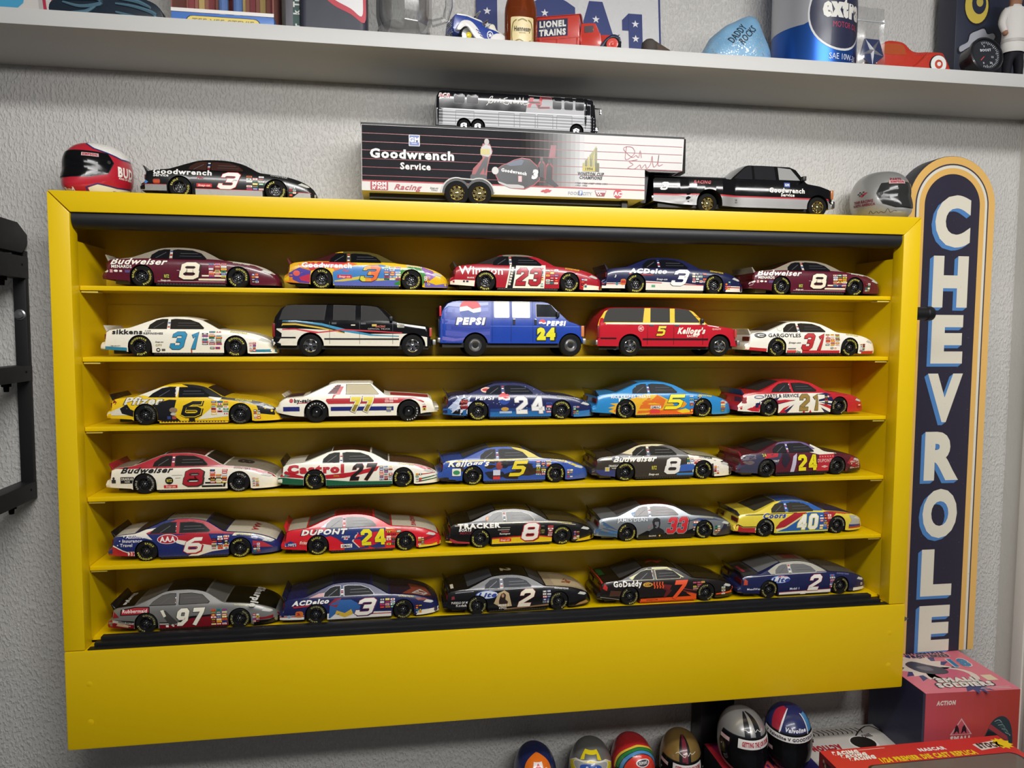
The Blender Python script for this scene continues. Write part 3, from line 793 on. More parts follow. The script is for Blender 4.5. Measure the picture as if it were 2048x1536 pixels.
CARS = {
 'top': dict(base='#0b0b0d', glass='#3b241f', spoiler='#121214', gy='#9c9c98',
    zones=[(band(4, 7.4, 0, 15), '#8f8f90'), (rect(31, 2.2, 69, 5.6), '#a8a7a6'), ([(85, 1.5), (100, 1.7), (99.5, 5.4), (90, 5.4)], '#a8a7a6'), (rect(31, 5.6, 69, 5.9), '#a8222a'), (band(7.4, 7.7, 0, 15), '#a8222a'), (rect(84, 5.4, 97, 5.7), '#a8222a')],
    texts=[('Goodwrench', 24, 15.1, 2.9, '#dfdedb', dict(b=.05, w=33)), ('Service', 12, 12.9, 1.7, '#dfdedb', dict(b=.05, w=8.5)), SNAPT, ('Plus', 34, 12.2, 1.4, '#b3202b', dict(sh=.4))],
    logos=SNAP + [(ell(3.4, 8.8, 1.5, 1.1, 4), '#3f78b8'), (rrect(7.4, 7.9, 11.6, 10.6, 1), '#8a2b1c'), (rrect(7.8, 8.4, 11.2, 10.0, .4), '#b94a22')],
    num=('3', 50.5, 10.8, 8.9, '#e6e3dc', dict(out='#b3202b', sh=.42, sx=1.55, b=.08, ow=.03))),
 '00': BUD, '04': BUD,
 '01': dict(base='#d9b01c', glass='#121315', spoiler='#5f1d22', gy='#dcd9d0',
    zones=[([(0, 4), (15, 3), (15.5, 10), (20, 16.4), (4, 16), (1, 9)], '#cf7a24'), ([(10, 16.3), (40, 16.8), (37, 12), (24, 13), (16, 11)], '#b8262c'), ([(3.5, 15.6), (12, 16.4), (9, 12.5), (4, 11)], '#d9a51c'),
           ([(2, 9), (9, 12.8), (16, 11), (15, 3.2), (9, 3.6), (4, 6)], '#4c3f8f'), ([(9, 7), (15.5, 9), (15.5, 4), (10, 5)], '#b8304a'), ([(29, 10.5), (36, 13), (43, 14.5), (58, 15.4), (70, 13), (70, 3), (29, 3)], '#3f78b4'),
           ([(30, 11), (44, 15.6), (39, 16.6), (29.5, 13.5)], '#d8632a'), ([(30, 5.2), (45, 8), (58, 6.8), (69, 7.6), (69, 6.4), (56, 5.4), (44, 6), (30, 4)], '#c8b452'), ([(30, 4.6), (69, 5.6), (69, 2.2), (30, 2.2)], '#5a62ac'),
           ([(66, 3), (70, 12), (75, 14.4), (82, 14), (86, 10), (84, 3)], '#2f7d33'), ([(82, 15), (90, 12), (92, 9), (88, 6), (85, 10)], '#8a5fa0'), ([(85, 2), (100, 2), (99, 4.6), (92, 3.4), (85, 5.6)], '#6a5fb0'),
           ([(10, 16.9), (36, 16.9), (36, 22.6), (30, 22.5), (20, 19)], '#3a1416'), ([(57, 16.9), (68, 16.6), (66, 18.6), (57, 24.4), (35, 24.4), (36, 16.9)], '#4c431c')],  # last zone: yellow roof painted darker, shade put into its colour
    texts=[('Goodwrench', 25.5, 14.4, 2.9, '#e6e4df', dict(b=.05, w=30)), ('Service', 18, 12.1, 1.6, '#d5cfe0', dict(b=.04, w=8)), SNAPT, ('Plus', 37, 11.4, 1.6, '#cf3a3a', dict(sh=.4))],
    logos=SNAP + [(ell(7.5, 9.3, 2.1, 1.7, 16), '#d2554a'), (ell(2.8, 9.2, 1.2, 1, 4), '#3a5aa0')],
    num=('3', 52, 9.8, 9.4, '#d9652a', dict(out='#151515', sh=.42, sx=1.5, b=.08, ow=.03, grad=[(45.5, '#4f9a3a'), (48.5, '#c9c23a'), (52, '#d8902a')]))),
 '02': dict(base='#a01c2a', glass='#17181b', spoiler='#23201c', gy='#d8b02e',
    zones=[([(39, 2.2), (41.5, 17), (61, 16.9), (60, 2.2)], '#e6e0cf'), ([(36, 2.2), (39, 17), (42, 17), (39.6, 2.2)], '#141416'), ([(35, 2.2), (38, 17), (39, 17), (36, 2.2)], '#e6e0cf'),
           ([(0, 4), (15, 3), (15.5, 6.6), (0, 7)], '#e6e0cf'), ([(86, 1.6), (100, 1.8), (99.5, 4), (86, 5)], '#e6e0cf'), ([(10, 16.9), (37, 16.9), (37, 22.8), (30, 22.6), (20, 19)], '#2a2624'), ([(36, 16.9), (40, 16.9), (39, 22.5), (57, 22.5), (66, 18.5), (66, 16.8), (58, 24.5), (33, 24.5), (35, 22)], '#7d7668')],
    texts=[('Winston', 19.5, 13.0, 5.0, '#efe9dc', dict(b=.02, sx=.8, w=28)), ('MARK 77', 14, 8.3, 1.0, W_, dict(b=.02, w=7))],
    logos=[(rect(8, 5.4, 9.2, 6.5), '#2a2a44'), (rect(10, 5.4, 11.4, 6.5), '#2a2a44')] + [(rect(36.7 + i * .37, 4 + i * 1.7, 38.2 + i * .37, 5.2 + i * 1.7), '#cfc9b8') for i in range(7)],
    stick=[(57.5, 3, 59.8, 15.8, 1, 9), (61, 5, 69.3, 14.6, 3, 6)],
    num=('23', 50, 9.4, 8.8, '#a51c2a', dict(out='#1a1416', sh=.16, sx=1.02, b=.085, ow=.025, gap=-.1))),
 '03': dict(base='#171b42', glass='#121318', spoiler='#15162a', gy='#cfae2e',
    zones=[(band(3, 6.6, 0, 15), '#dedad2'), ([(29, 2.2), (69, 2.2), (69, 5.8), (48, 7.2), (29, 8)], '#dedad2'), ([(85, 1.6), (100, 1.8), (99.6, 5.4), (86, 5.4)], '#dedad2'), (band(5.6, 6.2, 0, 15), '#a8242c'), ([(29, 7.4), (40, 7), (40, 6.5), (29, 6.8)], '#a8242c'), ([(52, 6.4), (69, 6.0), (69, 5.4), (52, 5.8)], '#a8242c'), (rect(86, 4.2, 99, 4.8), '#a8242c')],
    texts=[('ACDelco', 31, 14.2, 2.8, '#ece9e2', dict(b=.07, sh=.25, w=25)), ('Snap-on', 40, 9.2, 1.2, '#dedad2', dict(sh=.25, w=7.5)), ('3', 8.5, 10.8, 1.6, '#dedad2', dict(sh=.3, b=.05))],
    logos=[([(17, 12.6), (34, 12.2), (34, 11.7), (19, 11.6)], '#a8242c'), (ell(9.6, 5.9, 1.2, 1, 4), '#2f7a8a'), (rrect(12, 5.2, 15.6, 9, 1.2), '#c76a2a'), (rect(12.3, 6.4, 15.3, 8), '#a8242c'), (rect(33, 4, 35.5, 5.4), '#5a9a7a')],
    stick=[(61, 7.4, 71, 14.2, 4, 4)],
    num=('3', 53, 10.4, 9.2, '#e9e6df', dict(out='#30305a', sh=.42, sx=1.5, b=.08, ow=.02))),
 '10': dict(base='#e8e3d3', glass='#2a2723', spoiler='#bab5a6', gy='#c9bf52', trim='#1a1a1a',
    zones=[([(0, 4.4), (15, 3.4), (15, 5.3), (0, 6.3)], '#2f7f9e'), ([(85, 2.8), (100, 2.6), (100, 4.4), (85, 4.2)], '#2f7f9e')],
    texts=[('sikkens', 15.5, 14.7, 2.6, '#1b1b1d', dict(b=.05, w=17)), ('CAR', 27, 15.3, .8, '#4a4a4a', dict(b=.02, w=3.6)), ('REFINISHES', 30, 13.8, 1.1, '#33333a', dict(b=.04, w=11)), ('Snap-on', 33.5, 8.8, .9, '#2a2a2a', dict(sh=.25)), ('CITY', 33, 6.8, 1.1, '#8a7c1c', dict(b=.03)), ('1-800-444-3233', 8.5, 6.4, .6, '#333333', {})],
    logos=[(ell(32.6, 4, 1.2, 1.2, 14), '#2b2b2d'), (ell(32.6, 4, .7, .5, 10), W_), (rect(34.5, 3.4, 36.5, 4.6), '#4a4a4a'), (rect(51, 2.4, 51.7, 4.2), '#b3402b')],
    stick=[(57.6, 7.2, 69.4, 15.6, 3, 7), (62, 4.6, 68, 6.4, 2, 1)],
    num=('31', 48, 9.6, 9.0, '#2f86ad', dict(out='#1c2a30', sh=.3, sx=1.12, b=.075, ow=.018))),
 '14': dict(base='#e8e3d6', glass='#2d2924', spoiler='#c9c5b6', gy='#c9bf52', trim='#1a1a1a',
    zones=[([(0, 4.4), (15, 3.2), (15, 5.3), (0, 6.3)], '#b3272c'), (rect(41, 2.2, 69, 4.0), '#b3272c'), ([(86, 1.6), (100, 1.8), (100, 3.6), (86, 3.6)], '#b3272c')],
    texts=[('GARGOYLES', 27.5, 14.2, 2.3, '#1d1b1b', dict(b=.02, w=24)), ('Snap-on', 35, 9.3, 1.1, '#2a2a2a', dict(sh=.25, w=9)), ('Om', 38.2, 3.1, 1.3, '#1a1a1a', dict(b=.05))],
    logos=[(ell(10, 14.2, 4.2, 1.7, 20), '#1d1b1b'), (ell(10.6, 14.2, 2.7, .9, 18), W_), (rect(9.2, 13.8, 13.4, 14.6), '#1d1b1b'), (rect(29.6, 2.5, 36.4, 4.1), '#c33a3a'), (rect(30.2, 4.8, 36, 5.6), '#777777'), (ell(24.6, 18.7, 1.8, 1.6, 16), '#cfc6b0'), (ell(24.6, 18.7, 1.5, 1.3, 16), '#e8e3d6')],
    stick=[(58, 7.4, 69, 15.4, 3, 7), (62, 5, 67, 6.8, 2, 1)],
    num=('31', 49, 9.9, 9.6, '#b52a2c', dict(out='#241616', sh=.3, sx=1.15, b=.075, ow=.018))),
 '20': dict(base='#e2bd1c', round=True, glass='#1b1c20', spoiler='#131313', gy='#d8c62e', gy2='#6c6c60', skirt='#d9b51c',
    zones=[([(3, 8.4), (0, 8), (0, 5.8), (14, 6), (15, 9), (9, 11)], '#d8d3c2'), ([(58, 16), (72, 14.6), (84, 12), (100, 7), (99, 9), (92, 13), (74, 17), (60, 17)], '#121214'), ([(74, 17), (80, 14.6), (86, 11.4), (88, 6.4), (100, 4.6), (100, 9.6), (90, 14)], '#121214'),
           ([(8, 10), (12, 12.6), (14, 9.5), (20, 7), (28, 13), (36, 15.2), (40, 15), (38, 6), (42, 2.4), (33, 2.2), (15, 5.2), (9, 7)], '#17161a'), ([(41, 16.7), (57, 16.7), (64, 14), (66, 16), (57, 17)], '#dedac9'), ([(52, 3), (70, 5), (70, 11), (60, 10)], '#dedac9'),
           ([(18, 18.4), (24, 17), (40, 16.8), (41, 22.6), (32, 22.6)], '#dedac9'), ([(56, 16.8), (66, 16.6), (63, 20), (56, 24), (42, 24.5), (46, 22.4)], '#141416')],
    texts=[('Pfizer', 21.5, 14.6, 4.2, '#ddd8c8', dict(sh=.3, b=.045, w=21, out='#55514a', ow=.03))],
    logos=[(ell(38.3, 8.9, 2.3, 1.6, 12), '#8a7460'), (rect(34.6, 3.4, 36.6, 5.2), '#33407a'), (rect(37.4, 3.4, 39.8, 5.2), '#a04a3a'), (ell(38.2, 6.5, 1.6, .9, 12), '#b9b6aa'), (rect(47, 2, 50.4, 3.9), '#141414'), ([(1.5, 12.6), (5.5, 12.6), (6.2, 13.8), (4.2, 15.5)], '#8e2028')],
    num=('6', 49, 9.6, 9.4, '#121214', dict(out='#e2bd1c', shadow='#121214', sh=.3, sx=1.6, b=.08, ow=.045))),
 '22': dict(base='#1d2350', glass='#20232a', spoiler='#181a30', gy='#9a9a88', trim='#2c3258',
    zones=[([(0, 4), (15, 3), (15, 7.4), (0, 8)], '#285c96'), ([(30, 2.2), (70, 2.2), (70, 6.0), (30, 5.2)], '#2a66a2'), ([(85, 1.5), (100, 1.7), (99, 6), (85, 5)], '#2f70ae'), ([(30, 5.2), (70, 6), (70, 8), (30, 7.4)], '#22427a'),
           ([(3, 8), (10, 15), (17, 14), (15.5, 9), (12, 5), (6, 4.4)], '#aeb8cf'), ([(5, 4), (16, 3), (15.6, 6.6), (12, 8), (8, 6.6)], '#15151c')] + [(star(13.3, 10.4, 7.6, .45, 9, 90), '#c9cfdd'), (ell(13.5, 10.4, 3.4, 4.2, 8), '#1a1016'), (rrect(11.3, 7.4, 15.7, 13.4, 1.2), '#7c1c24')] + [(ell(x, z, .22, .22, 5), '#c3c8da') for x, z in [(random.Random(i).uniform(18, 96), random.Random(i + 99).uniform(8, 22)) for i in range(70)]],
    texts=[('PEPSI', 26.6, 14.3, 2.0, '#e9e7e6', dict(b=.06, sh=.2, w=12)), ('RACE', 13.4, 12.2, 1.2, '#d06a5a', dict(b=.05)), ('DAYS', 13.4, 9.6, 1.2, '#d06a5a', dict(b=.05))],
    logos=globe(39, 13.8, 3.8) + [(ell(27.7, 19.4, 3.5, 1.7, 18), '#d8b59a'), (ell(27.7, 19.4, 2.6, .9, 14), '#a8242c'), (ell(39.5, 7.2, 2.6, 1.3, 9), '#b98d3a'), (rect(36, 4.4, 44, 5.8), '#9fb3cf')],
    stick=[(66.4, 4.6, 71.2, 13.4, 1, 5)],
    num=('24', 55.5, 9.7, 10.2, '#e3e0dc', dict(out='#8d8a92', sh=-.12, sx=1.15, b=.09, ow=.03, gap=-.02))),
 '23': dict(base='#2a80bb', glass='#3a3c3e', spoiler='#10131c', gy='#d8c62e', trim='#15202a',
    zones=[([(11, 10), (18, 10.4), (24, 12.6), (36, 16), (44, 15.6), (52, 12), (56, 8.5), (50, 6), (70, 3.4), (72, 2.2), (30, 2.2), (15, 3.2), (10.5, 5), (14, 6.6), (10, 7.2), (15, 8.6)], '#dba92a'), ([(14, 5), (18, 9), (15.5, 4)], '#d9661f'), ([(30, 3), (33, 10), (37, 13), (44, 15.4), (50, 12), (48, 7), (44, 4)], '#d36a24'), ([(36, 2.2), (50, 6), (62, 5.6), (70, 2.2)], '#d8611f'), ([(33, 12), (37, 15.8), (44, 15.2), (40, 12)], '#d9b43a'), ([(58, 7), (60, 10), (63, 11), (65, 9.2), (63, 7), (60.5, 6.4)], '#d9921f'), ([(58, 4.4), (64, 6.2), (70, 3.6), (62, 3)], '#e0c22a')],
    texts=[('RICE KRISPIES TREATS', 25.5, 14.4, 1.8, '#e8e6df', dict(b=.055, w=27)), ('GMAC', 43, 7.2, 1.4, '#22223a', dict(b=.06, w=6.4))],
    logos=[(rect(17.2, 8.8, 23, 13.6), '#e3e0cf'), (ell(20.1, 11.5, 2, 1.9, 18), '#2f6f4f'), (ell(20.1, 11.5, 1.1, 1.1, 14), '#e3e0cf'), ([(20.3, 11), (21.2, 11.4), (22.2, 9.8), (21.4, 9.5)], '#2f6f4f'), (rect(17.6, 9, 22.6, 9.6), '#2f6f4f'), (rect(39.4, 6.3, 46.6, 8.2), '#e4e1d8'), (rect(39, 3.2, 46, 5.6), '#cf3a3a'), (rect(29.5, 17.6, 33, 20.8), '#7fa89a')],
    stick=[(67, 8, 76, 14.8, 3, 7), (67.5, 3.4, 75, 6.6, 3, 1)], nose_stick=[(90, 3.6, 94, 10.4, 1, 5)],
    num=('5', 56.5, 10.6, 9.8, '#e6d52a', dict(out='#15151a', sh=.45, sx=1.7, b=.07, ow=.025))),
 '24': dict(base='#b5222c', round=True, glass='#2b2b2c', spoiler='#1f2142', gy='#a83a30', gy2='#a8a268',
    zones=[([(0, 4), (15, 3), (30, 2.2), (70, 2.2), (72, 8), (66, 15.4), (40, 15.7), (12, 15.2), (3, 13.6), (0, 9)], '#e5dfd0'), ([(6, 5), (16, 9.6), (15, 3.2), (30, 2.2), (10, 3.6)], '#b5222c'), ([(12, 9), (18, 11.6), (16, 9.4), (23, 12), (30, 13), (28, 11), (42, 11), (28, 8), (12, 6)], '#23244c'), ([(14, 7.6), (22, 10.4), (34, 11.4), (42, 10.6), (26, 8.6), (15, 5.4)], '#b5222c'), ([(30, 2.2), (33, 5.5), (38, 7.4), (34, 3.8), (36, 2.2)], '#b5222c'), ([(32, 2.6), (36, 5), (41, 8), (37, 3), (36, 2.2)], '#23244c'),
           ([(60, 11), (70, 13), (72, 9.5), (66, 10.2), (60, 9.8)], '#23244c'), ([(60, 8), (68, 5), (72, 2.8), (72, 6), (66, 7.6)], '#b5222c'), ([(60, 9.4), (70, 8.4), (72, 6.6), (66, 7.8)], '#23244c'), ([(62, 5.6), (66, 3.6), (69, 2.2), (65, 2.2)], '#23244c'), ([(58, 14.6), (66, 15.6), (70, 14), (64, 14.2)], '#23244c'), ([(48, 2.2), (49, 4), (50, 2.2)], '#b5222c'), ([(53, 2.2), (54, 4), (55, 2.2)], '#b5222c')],
    texts=[('PARTS & SERVICE', 31.5, 13.7, 2.1, '#25233a', dict(b=.05, w=26)), ('D.S. IMPORTS', 22, 6.7, .7, '#e5dfd0', dict(w=8))],
    logos=[(ell(14.5, 13.3, 3.6, 1.2, 20), '#2c3c78'), (ell(14.5, 13.3, 3.0, .8, 18), '#cfcabd'), ([(15, 11), (17, 9), (19, 11.4), (18, 8), (17, 7.4), (15.6, 8)], '#e5dfd0'), ([(1.5, 9.6), (4.6, 9.2), (5.4, 12.8), (2.6, 13.4)], '#8a3034')],
    stick=[(64.6, 7.4, 67.4, 14.6, 1, 5, [ '#3a3520', '#8a7a2a', '#1b1b1b', '#b5222c'])], nose_stick=[(92, 4.6, 96, 7.4, 1, 2)],
    num=('21', 52.5, 9.2, 10, '#93783c', dict(out='#1a1712', sh=0, sx=1.12, b=.075, ow=.02))),
 '30': dict(base='#e6dfcc', glass='#26221f', spoiler='#8a1e28', gy='#2a2a2a', gy2='#a9a595', roof='#4b1a1f', hood='#8a8272', deck='#8a8272',
    zones=[([(3, 15.4), (10, 15.4), (60, 15.7), (74, 15.0), (84, 13.2), (96, 8.8), (99, 10), (90, 14), (76, 17), (66, 20), (57, 24.6), (33, 24.6), (18, 18.4), (4, 16.6)], '#a31f2c'), (rect(59, 8, 69, 9), '#1a1a1a'), (rect(57, 5.6, 69, 6.6), '#1a1a1a'), (rect(55, 3.4, 67, 4.6), '#1a1a1a'), ([(69, 9), (69.8, 9), (68.4, 3.4), (67, 3.4)], '#1a1a1a'), (rect(38, 11, 44, 11.2), '#777'), (rect(40, 9.4, 43, 9.6), '#777')],
    texts=[('Budweiser', 24, 14.1, 3.2, '#1a1a1c', dict(sh=.38, b=.04, w=29)), ('DRAKKAR', 12.6, 9.4, 1.5, '#e6dfcc', dict(b=.03, w=6.8)), ('NOIR', 12.6, 7.7, .9, '#e6dfcc', dict(w=3)), ('RITZ', 36.5, 8.0, 1.6, '#d9c94a', dict(b=.05, w=3)), ('Snap-on', 37.2, 4.3, 1.1, W_, dict(sh=.25))],
    logos=[(rect(8.8, 6.8, 16.4, 10.6), '#161618'), (ell(36.5, 8, 2.3, 2.3, 20), '#161618'), (rect(33.3, 3.4, 41, 5.2), '#c7222c'), (rect(3.6, 7, 6, 9), '#2a2a2a'), (ell(4.8, 9.8, .7, .9, 8), '#2a2a2a')],
    toptext=[('8', 78, 0, 9, '#2a2226', -1.57)],
    num=('8', 50.5, 9.5, 9.2, '#a01e2a', dict(out='#18181a', shadow='#3a3a3a', sh=.2, sx=1.3, b=.085, ow=.03))),
 '31': dict(base='#e6e2d2', glass='#3c3c3a', spoiler='#241a16', gy='#b9b06a', roof='#3f1c18', hood='#54392c', trim='#1a1a1a',
    zones=[([(0, 4), (15, 3), (30, 2.2), (70, 2.2), (70, 4.2), (44, 4.6), (30, 6), (15, 6.6), (0, 8.4)], '#1f5a40'), ([(1, 8.6), (5, 12), (16, 8.4), (30, 9.2), (44, 10.4), (62, 14), (60, 11), (40, 7), (30, 6.6), (15, 7.4)], '#b0202a'), ([(73, 16.4), (84, 13.6), (95, 8.6), (96, 9.6), (90, 13.6), (80, 16.6)], '#b0202a'), ([(85, 4.2), (98, 6.4), (98, 7), (85, 5)], '#1f5a40'), ([(85, 2.8), (98, 4.6), (98, 5.2), (85, 3.6)], '#1f5a40'), ([(86, 7.6), (97, 8.2), (97, 8.6), (86, 8.2)], '#b0202a')],
    texts=[('Castrol', 23.2, 13.0, 4.6, '#b0202a', dict(b=.085, w=34)), ('SYNTEC', 35.5, 8.4, .9, '#c9a83a', dict(w=3.6))],
    logos=[(ell(5.4, 9.2, 2.4, 1.2, 3), '#5a8a78')],
    stick=[(62, 5, 70.4, 14.4, 3, 6)],
    num=('27', 51.8, 10.5, 8.8, '#141416', dict(out='#b9301f', sh=.3, sx=1.12, b=.085, ow=.014))),
 '32': dict(base='#34519c', glass='#4a4a4a', spoiler='#2c3f74', gy='#8a7a2a', roof='#6a5a22', hood='#5a4c20', trim='#1a2030',
    zones=blobs(1, 3, 16, 15.5, 7, ['#2a2420', '#2c4690', '#3a2f22'], 4) + blobs(30, 3, 70, 16, 16, ['#2f261e', '#3a2c1e', '#2a2a34'], 5) + [([(2, 14.8), (30, 15.4), (60, 15.9), (72, 15.8), (84, 13), (92, 9.6), (93, 10.6), (84, 14.4), (72, 17), (58, 16.5), (30, 16.2), (6, 16)], '#c9b544'), ([(57, 17), (66, 17), (58, 24.4), (46, 24.6), (50, 22), (56, 19)], '#cdb93f'), ([(32, 22.6), (38, 24.4), (33, 24.4), (18, 18.4), (27, 17), (24, 18)], '#2f4c98'), ([(27, 17), (32, 17), (30, 19)], '#cdb93f')] + blobs(72, 12, 92, 15, 3, ['#2c4690', '#3a5aa8'], 6),
    texts=[("Kellogg's", 20, 14.2, 3.7, '#e9e5d6', dict(sh=.4, b=.045, w=26))],
    logos=[(rrect(9, 6.2, 14.6, 11, .6), '#e3dfd0'), (ell(11.8, 8.4, 2.2, 1.5, 14), '#3c8a5a'), (rect(35.4, 6, 40, 9.6), '#c9c9d2'), (rect(35.4, 3.2, 40, 5.4), '#c23a3a'), (ell(43, 13, 2.4, 2.4, 14), '#1a1a1c'), (ell(39.4, 12.2, 2.2, 2.6, 12), '#8a3a34')],
    num=('5', 52, 10.2, 9.8, '#dcc526', dict(out='#1c1a16', sh=.42, sx=1.6, b=.07, ow=.02)), stick=[(63.6, 5.6, 74, 15.0, 3, 7)]),
 '33': dict(base='#3a332b', glass='#2c2a26', spoiler='#2a2016', gy='#4a4a42', cell=True, roof='#4a3c1c', hood='#b9b092', paint='gloss',
    zones=[([(0, 8), (15, 7.6), (16, 3), (6, 4)], '#3c4270'), ([(84, 14), (100, 6), (100, 1.7), (85, 1.6), (84, 8)], '#e2dccb'), ([(70, 2.2), (71, 8), (76, 15), (86, 14), (92, 12), (66, 16.8)], '#e2dccb'), ([(58, 5.4), (69, 6), (71, 9), (69, 11), (60, 10)], '#3a5ea8'), ([(58, 3.2), (71, 3.2), (71, 6.4), (69, 4.6), (58, 4.6)], '#3a78b8'), ([(4, 14), (30, 14.8), (44, 15.2), (44, 15.8), (8, 15.4)], '#d9d2bd'), ([(30, 17), (36, 21), (57, 24), (57, 24.6), (34, 24.4), (20, 18.4)], '#c4b78c')],
    texts=[('Budweiser', 29, 14.4, 3.4, '#ece7d9', dict(sh=.38, b=.04, w=29)), ('DRAKKAR', 14.4, 10.4, 1.4, '#d9d4c4', dict(w=7)), ('NOIR', 14.4, 8.8, .8, '#d9d4c4', {}), ('RITZ', 42, 8.6, 2.2, '#cfc03a', dict(b=.06, w=3.4)), ('Snap-on', 42, 4.2, 1.3, '#e9e5da', dict(sh=.25, b=.05, w=7)), ('NILLA', 80, 14.6, 1.4, '#2a2a2a', dict(rot=-.2, b=.04))],
    logos=[(ell(17, 14.8, 4, 2.2, 20), '#8a8778'), (ell(17, 14.8, 3.6, 1.9, 20), '#4a4a5c'), (rect(8.4, 6.8, 11.4, 9.6), '#b9b4a2'), (ell(10, 8.2, 1, 1, 10), '#c9b03a')],
    num=('8', 55, 9.6, 9.6, '#e2ddd2', dict(out='#4a4a52', sh=.2, sx=1.3, b=.085, ow=.02)), stick=[(65, 10.6, 75, 15.2, 4, 3)]),
 '34': dict(base='#561c28', glass='#2a2a2c', spoiler='#8c2230', gy='#561c28', gy2='#5c5a48', cell=True, roof='#4a4428', hood='#3a3230',
    zones=[([(0, 4), (16, 3), (30, 9), (34, 16.6), (8, 16), (2, 12)], '#3c3c50'), blobs(3, 5, 28, 15.6, 1, ['#6a5a58'], 3)[0], ([(4, 12), (14, 13), (14, 15.8), (5, 15.6)], '#6a6068'), ([(20, 13), (30, 14), (31, 16.6), (22, 16.3)], '#b03038'), ([(40, 3), (42, 14), (45, 16), (44, 8), (43, 3)], '#b9b3c4'), ([(36, 6), (40, 12), (38, 16.6), (34, 16), (33, 10)], '#2a2430'), ([(60, 3), (62, 14.4), (74, 14.8), (72, 3)], '#b32a34'), ([(55, 16.4), (62, 14.6), (76, 14.8), (74, 17), (62, 20), (57, 22)], '#d9d3c0'), ([(84, 8), (88, 12), (96, 10), (99, 6), (90, 5)], '#a02a34'), ([(85, 1.6), (100, 1.7), (100, 4.6), (86, 4.4)], '#141416'), ([(38, 16.9), (41, 16.9), (40, 22.4), (50, 22.6), (58, 18), (60, 18.4), (50, 24.6), (33, 24.4), (30, 21), (37, 22.6)], '#6a5c86'), ([(30, 2.2), (70, 2.2), (70, 3.2), (30, 3.2)], '#141416')],
    texts=[('24', 19, 8.4, 3.0, '#d9c722', dict(b=.08)), ('DUPONT', 27, 11.2, 1.3, '#d9d5cc', dict(b=.06, sh=.2, w=8)), ('DUPONT', 66, 10.4, 2.2, '#d8a8a0', dict(b=.04, sh=.15, w=11)), ('24', 20, 15.4, 1.8, '#c9b93a', dict(b=.06, sh=-.3))],
    logos=[(rect(64, 5.8, 68.6, 6.6), '#d8a8a0'), (rect(65.4, 5.4, 67.2, 7), '#d8a8a0')] + [(star(62.6 + i * 2, 13.2, .6), '#d8a8a0') for i in range(6)],
    stick=[], nose_stick=[(87, 4, 96, 9.6, 4, 4, ['#c9c0b0', '#8a2a30', '#b03038'])],
    num=('24', 53, 9.4, 10, '#e0d01e', dict(out='#2a1a1a', sh=-.08, sx=1.05, b=.095, ow=.02, gap=0))),
 '40': dict(base='#1f2a64', round=True, glass='#2c2c2e', spoiler='#121214', gy='#c9c060', roof='#8a8474', hood='#cfc8b4', deck='#cfc9b9', paint='gloss',
    zones=[([(24, 16.4), (40, 16), (60, 15.6), (76, 14.8), (88, 14.6), (80, 16.8), (66, 20), (57, 24.6), (40, 24.4), (28, 20), (22, 17)], '#a8202c'), ([(4, 15.4), (16, 15.8), (26, 13), (22, 17), (30, 20), (22, 19), (16, 17.4), (4, 16.6)], '#ddd7c6'), ([(36, 15), (42, 12), (58, 4), (62, 8), (58, 15.6), (48, 15.8)], '#a8202c'), ([(36, 11.4), (40, 12.8), (62, 8), (70, 10), (71, 6), (60, 4.6), (52, 2.2), (46, 2.2), (52, 6), (40, 10.6)], '#ddd7c6'), ([(0, 4), (10, 3.4), (16, 3.2), (9, 6.4), (3, 9.6), (0, 7)], '#a8202c'), ([(3, 9.6), (9, 6.4), (16, 3.6), (16, 4.2), (9, 7), (3.4, 10.4)], '#ddd7c6'), ([(84, 6.6), (96, 5.4), (90, 9.4), (84, 10.4)], '#a8303a'), ([(60, 3.4), (70, 5.6), (71, 3), (66, 2.2)], '#1f2a64'), ([(30, 2.2), (46, 2.2), (54, 6.4), (40, 10.4), (37, 14), (31, 13)], '#1f2a64'), ([(72, 14), (86, 13.6), (97, 8.8), (96, 10.6), (88, 14.2), (74, 16.4)], '#ddd7c6'), ([(74, 14.2), (90, 10), (97, 7), (97, 9), (86, 13.2), (76, 14.9)], '#252d63')],
    texts=[('\u2022 Automotive', 16.4, 15.3, 2.0, '#dcd8dc', dict(b=.04, sh=.2, w=14.6)), ('\u2022 Insurance', 13.4, 12.9, 1.9, '#dcd8dc', dict(b=.04, sh=.1, w=13.4)), ('\u2022 Travel', 10.0, 10.3, 1.9, '#dcd8dc', dict(b=.04, sh=.05, w=9)), ('3M', 14.4, 4.9, 2.2, '#b3202b', dict(b=.08, w=4.6)), ('AAA', 34.6, 13.2, 3.0, '#e3ddd6', dict(b=.05, w=8.6)), ('6', 93, 11.5, 1.6, '#dcd8dc', dict(b=.05))],
    logos=[(ell(34.6, 13.2, 6.0, 2.9, 22), '#d8cfd0'), (ell(34.6, 13.2, 5.6, 2.6, 22), '#a8202c'), (rect(11.6, 3.6, 17.2, 6.2), '#e3ddd6')],
    toptext=[('AAA', 84, 0, 3.5, '#a8303a', -1.57)],
    num=('6', 49.6, 9.0, 9.2, '#e3ddcf', dict(out='#a8202c', shadow='#a8202c', sh=.32, sx=1.5, b=.075, ow=.035))),
 '41': dict(base='#cc1f2c', glass='#54524e', spoiler='#c01f2c', gy='#b54a30', roof='#74151c', hood='#c9c1ac', deck='#b9b39f', trim='#17151a',
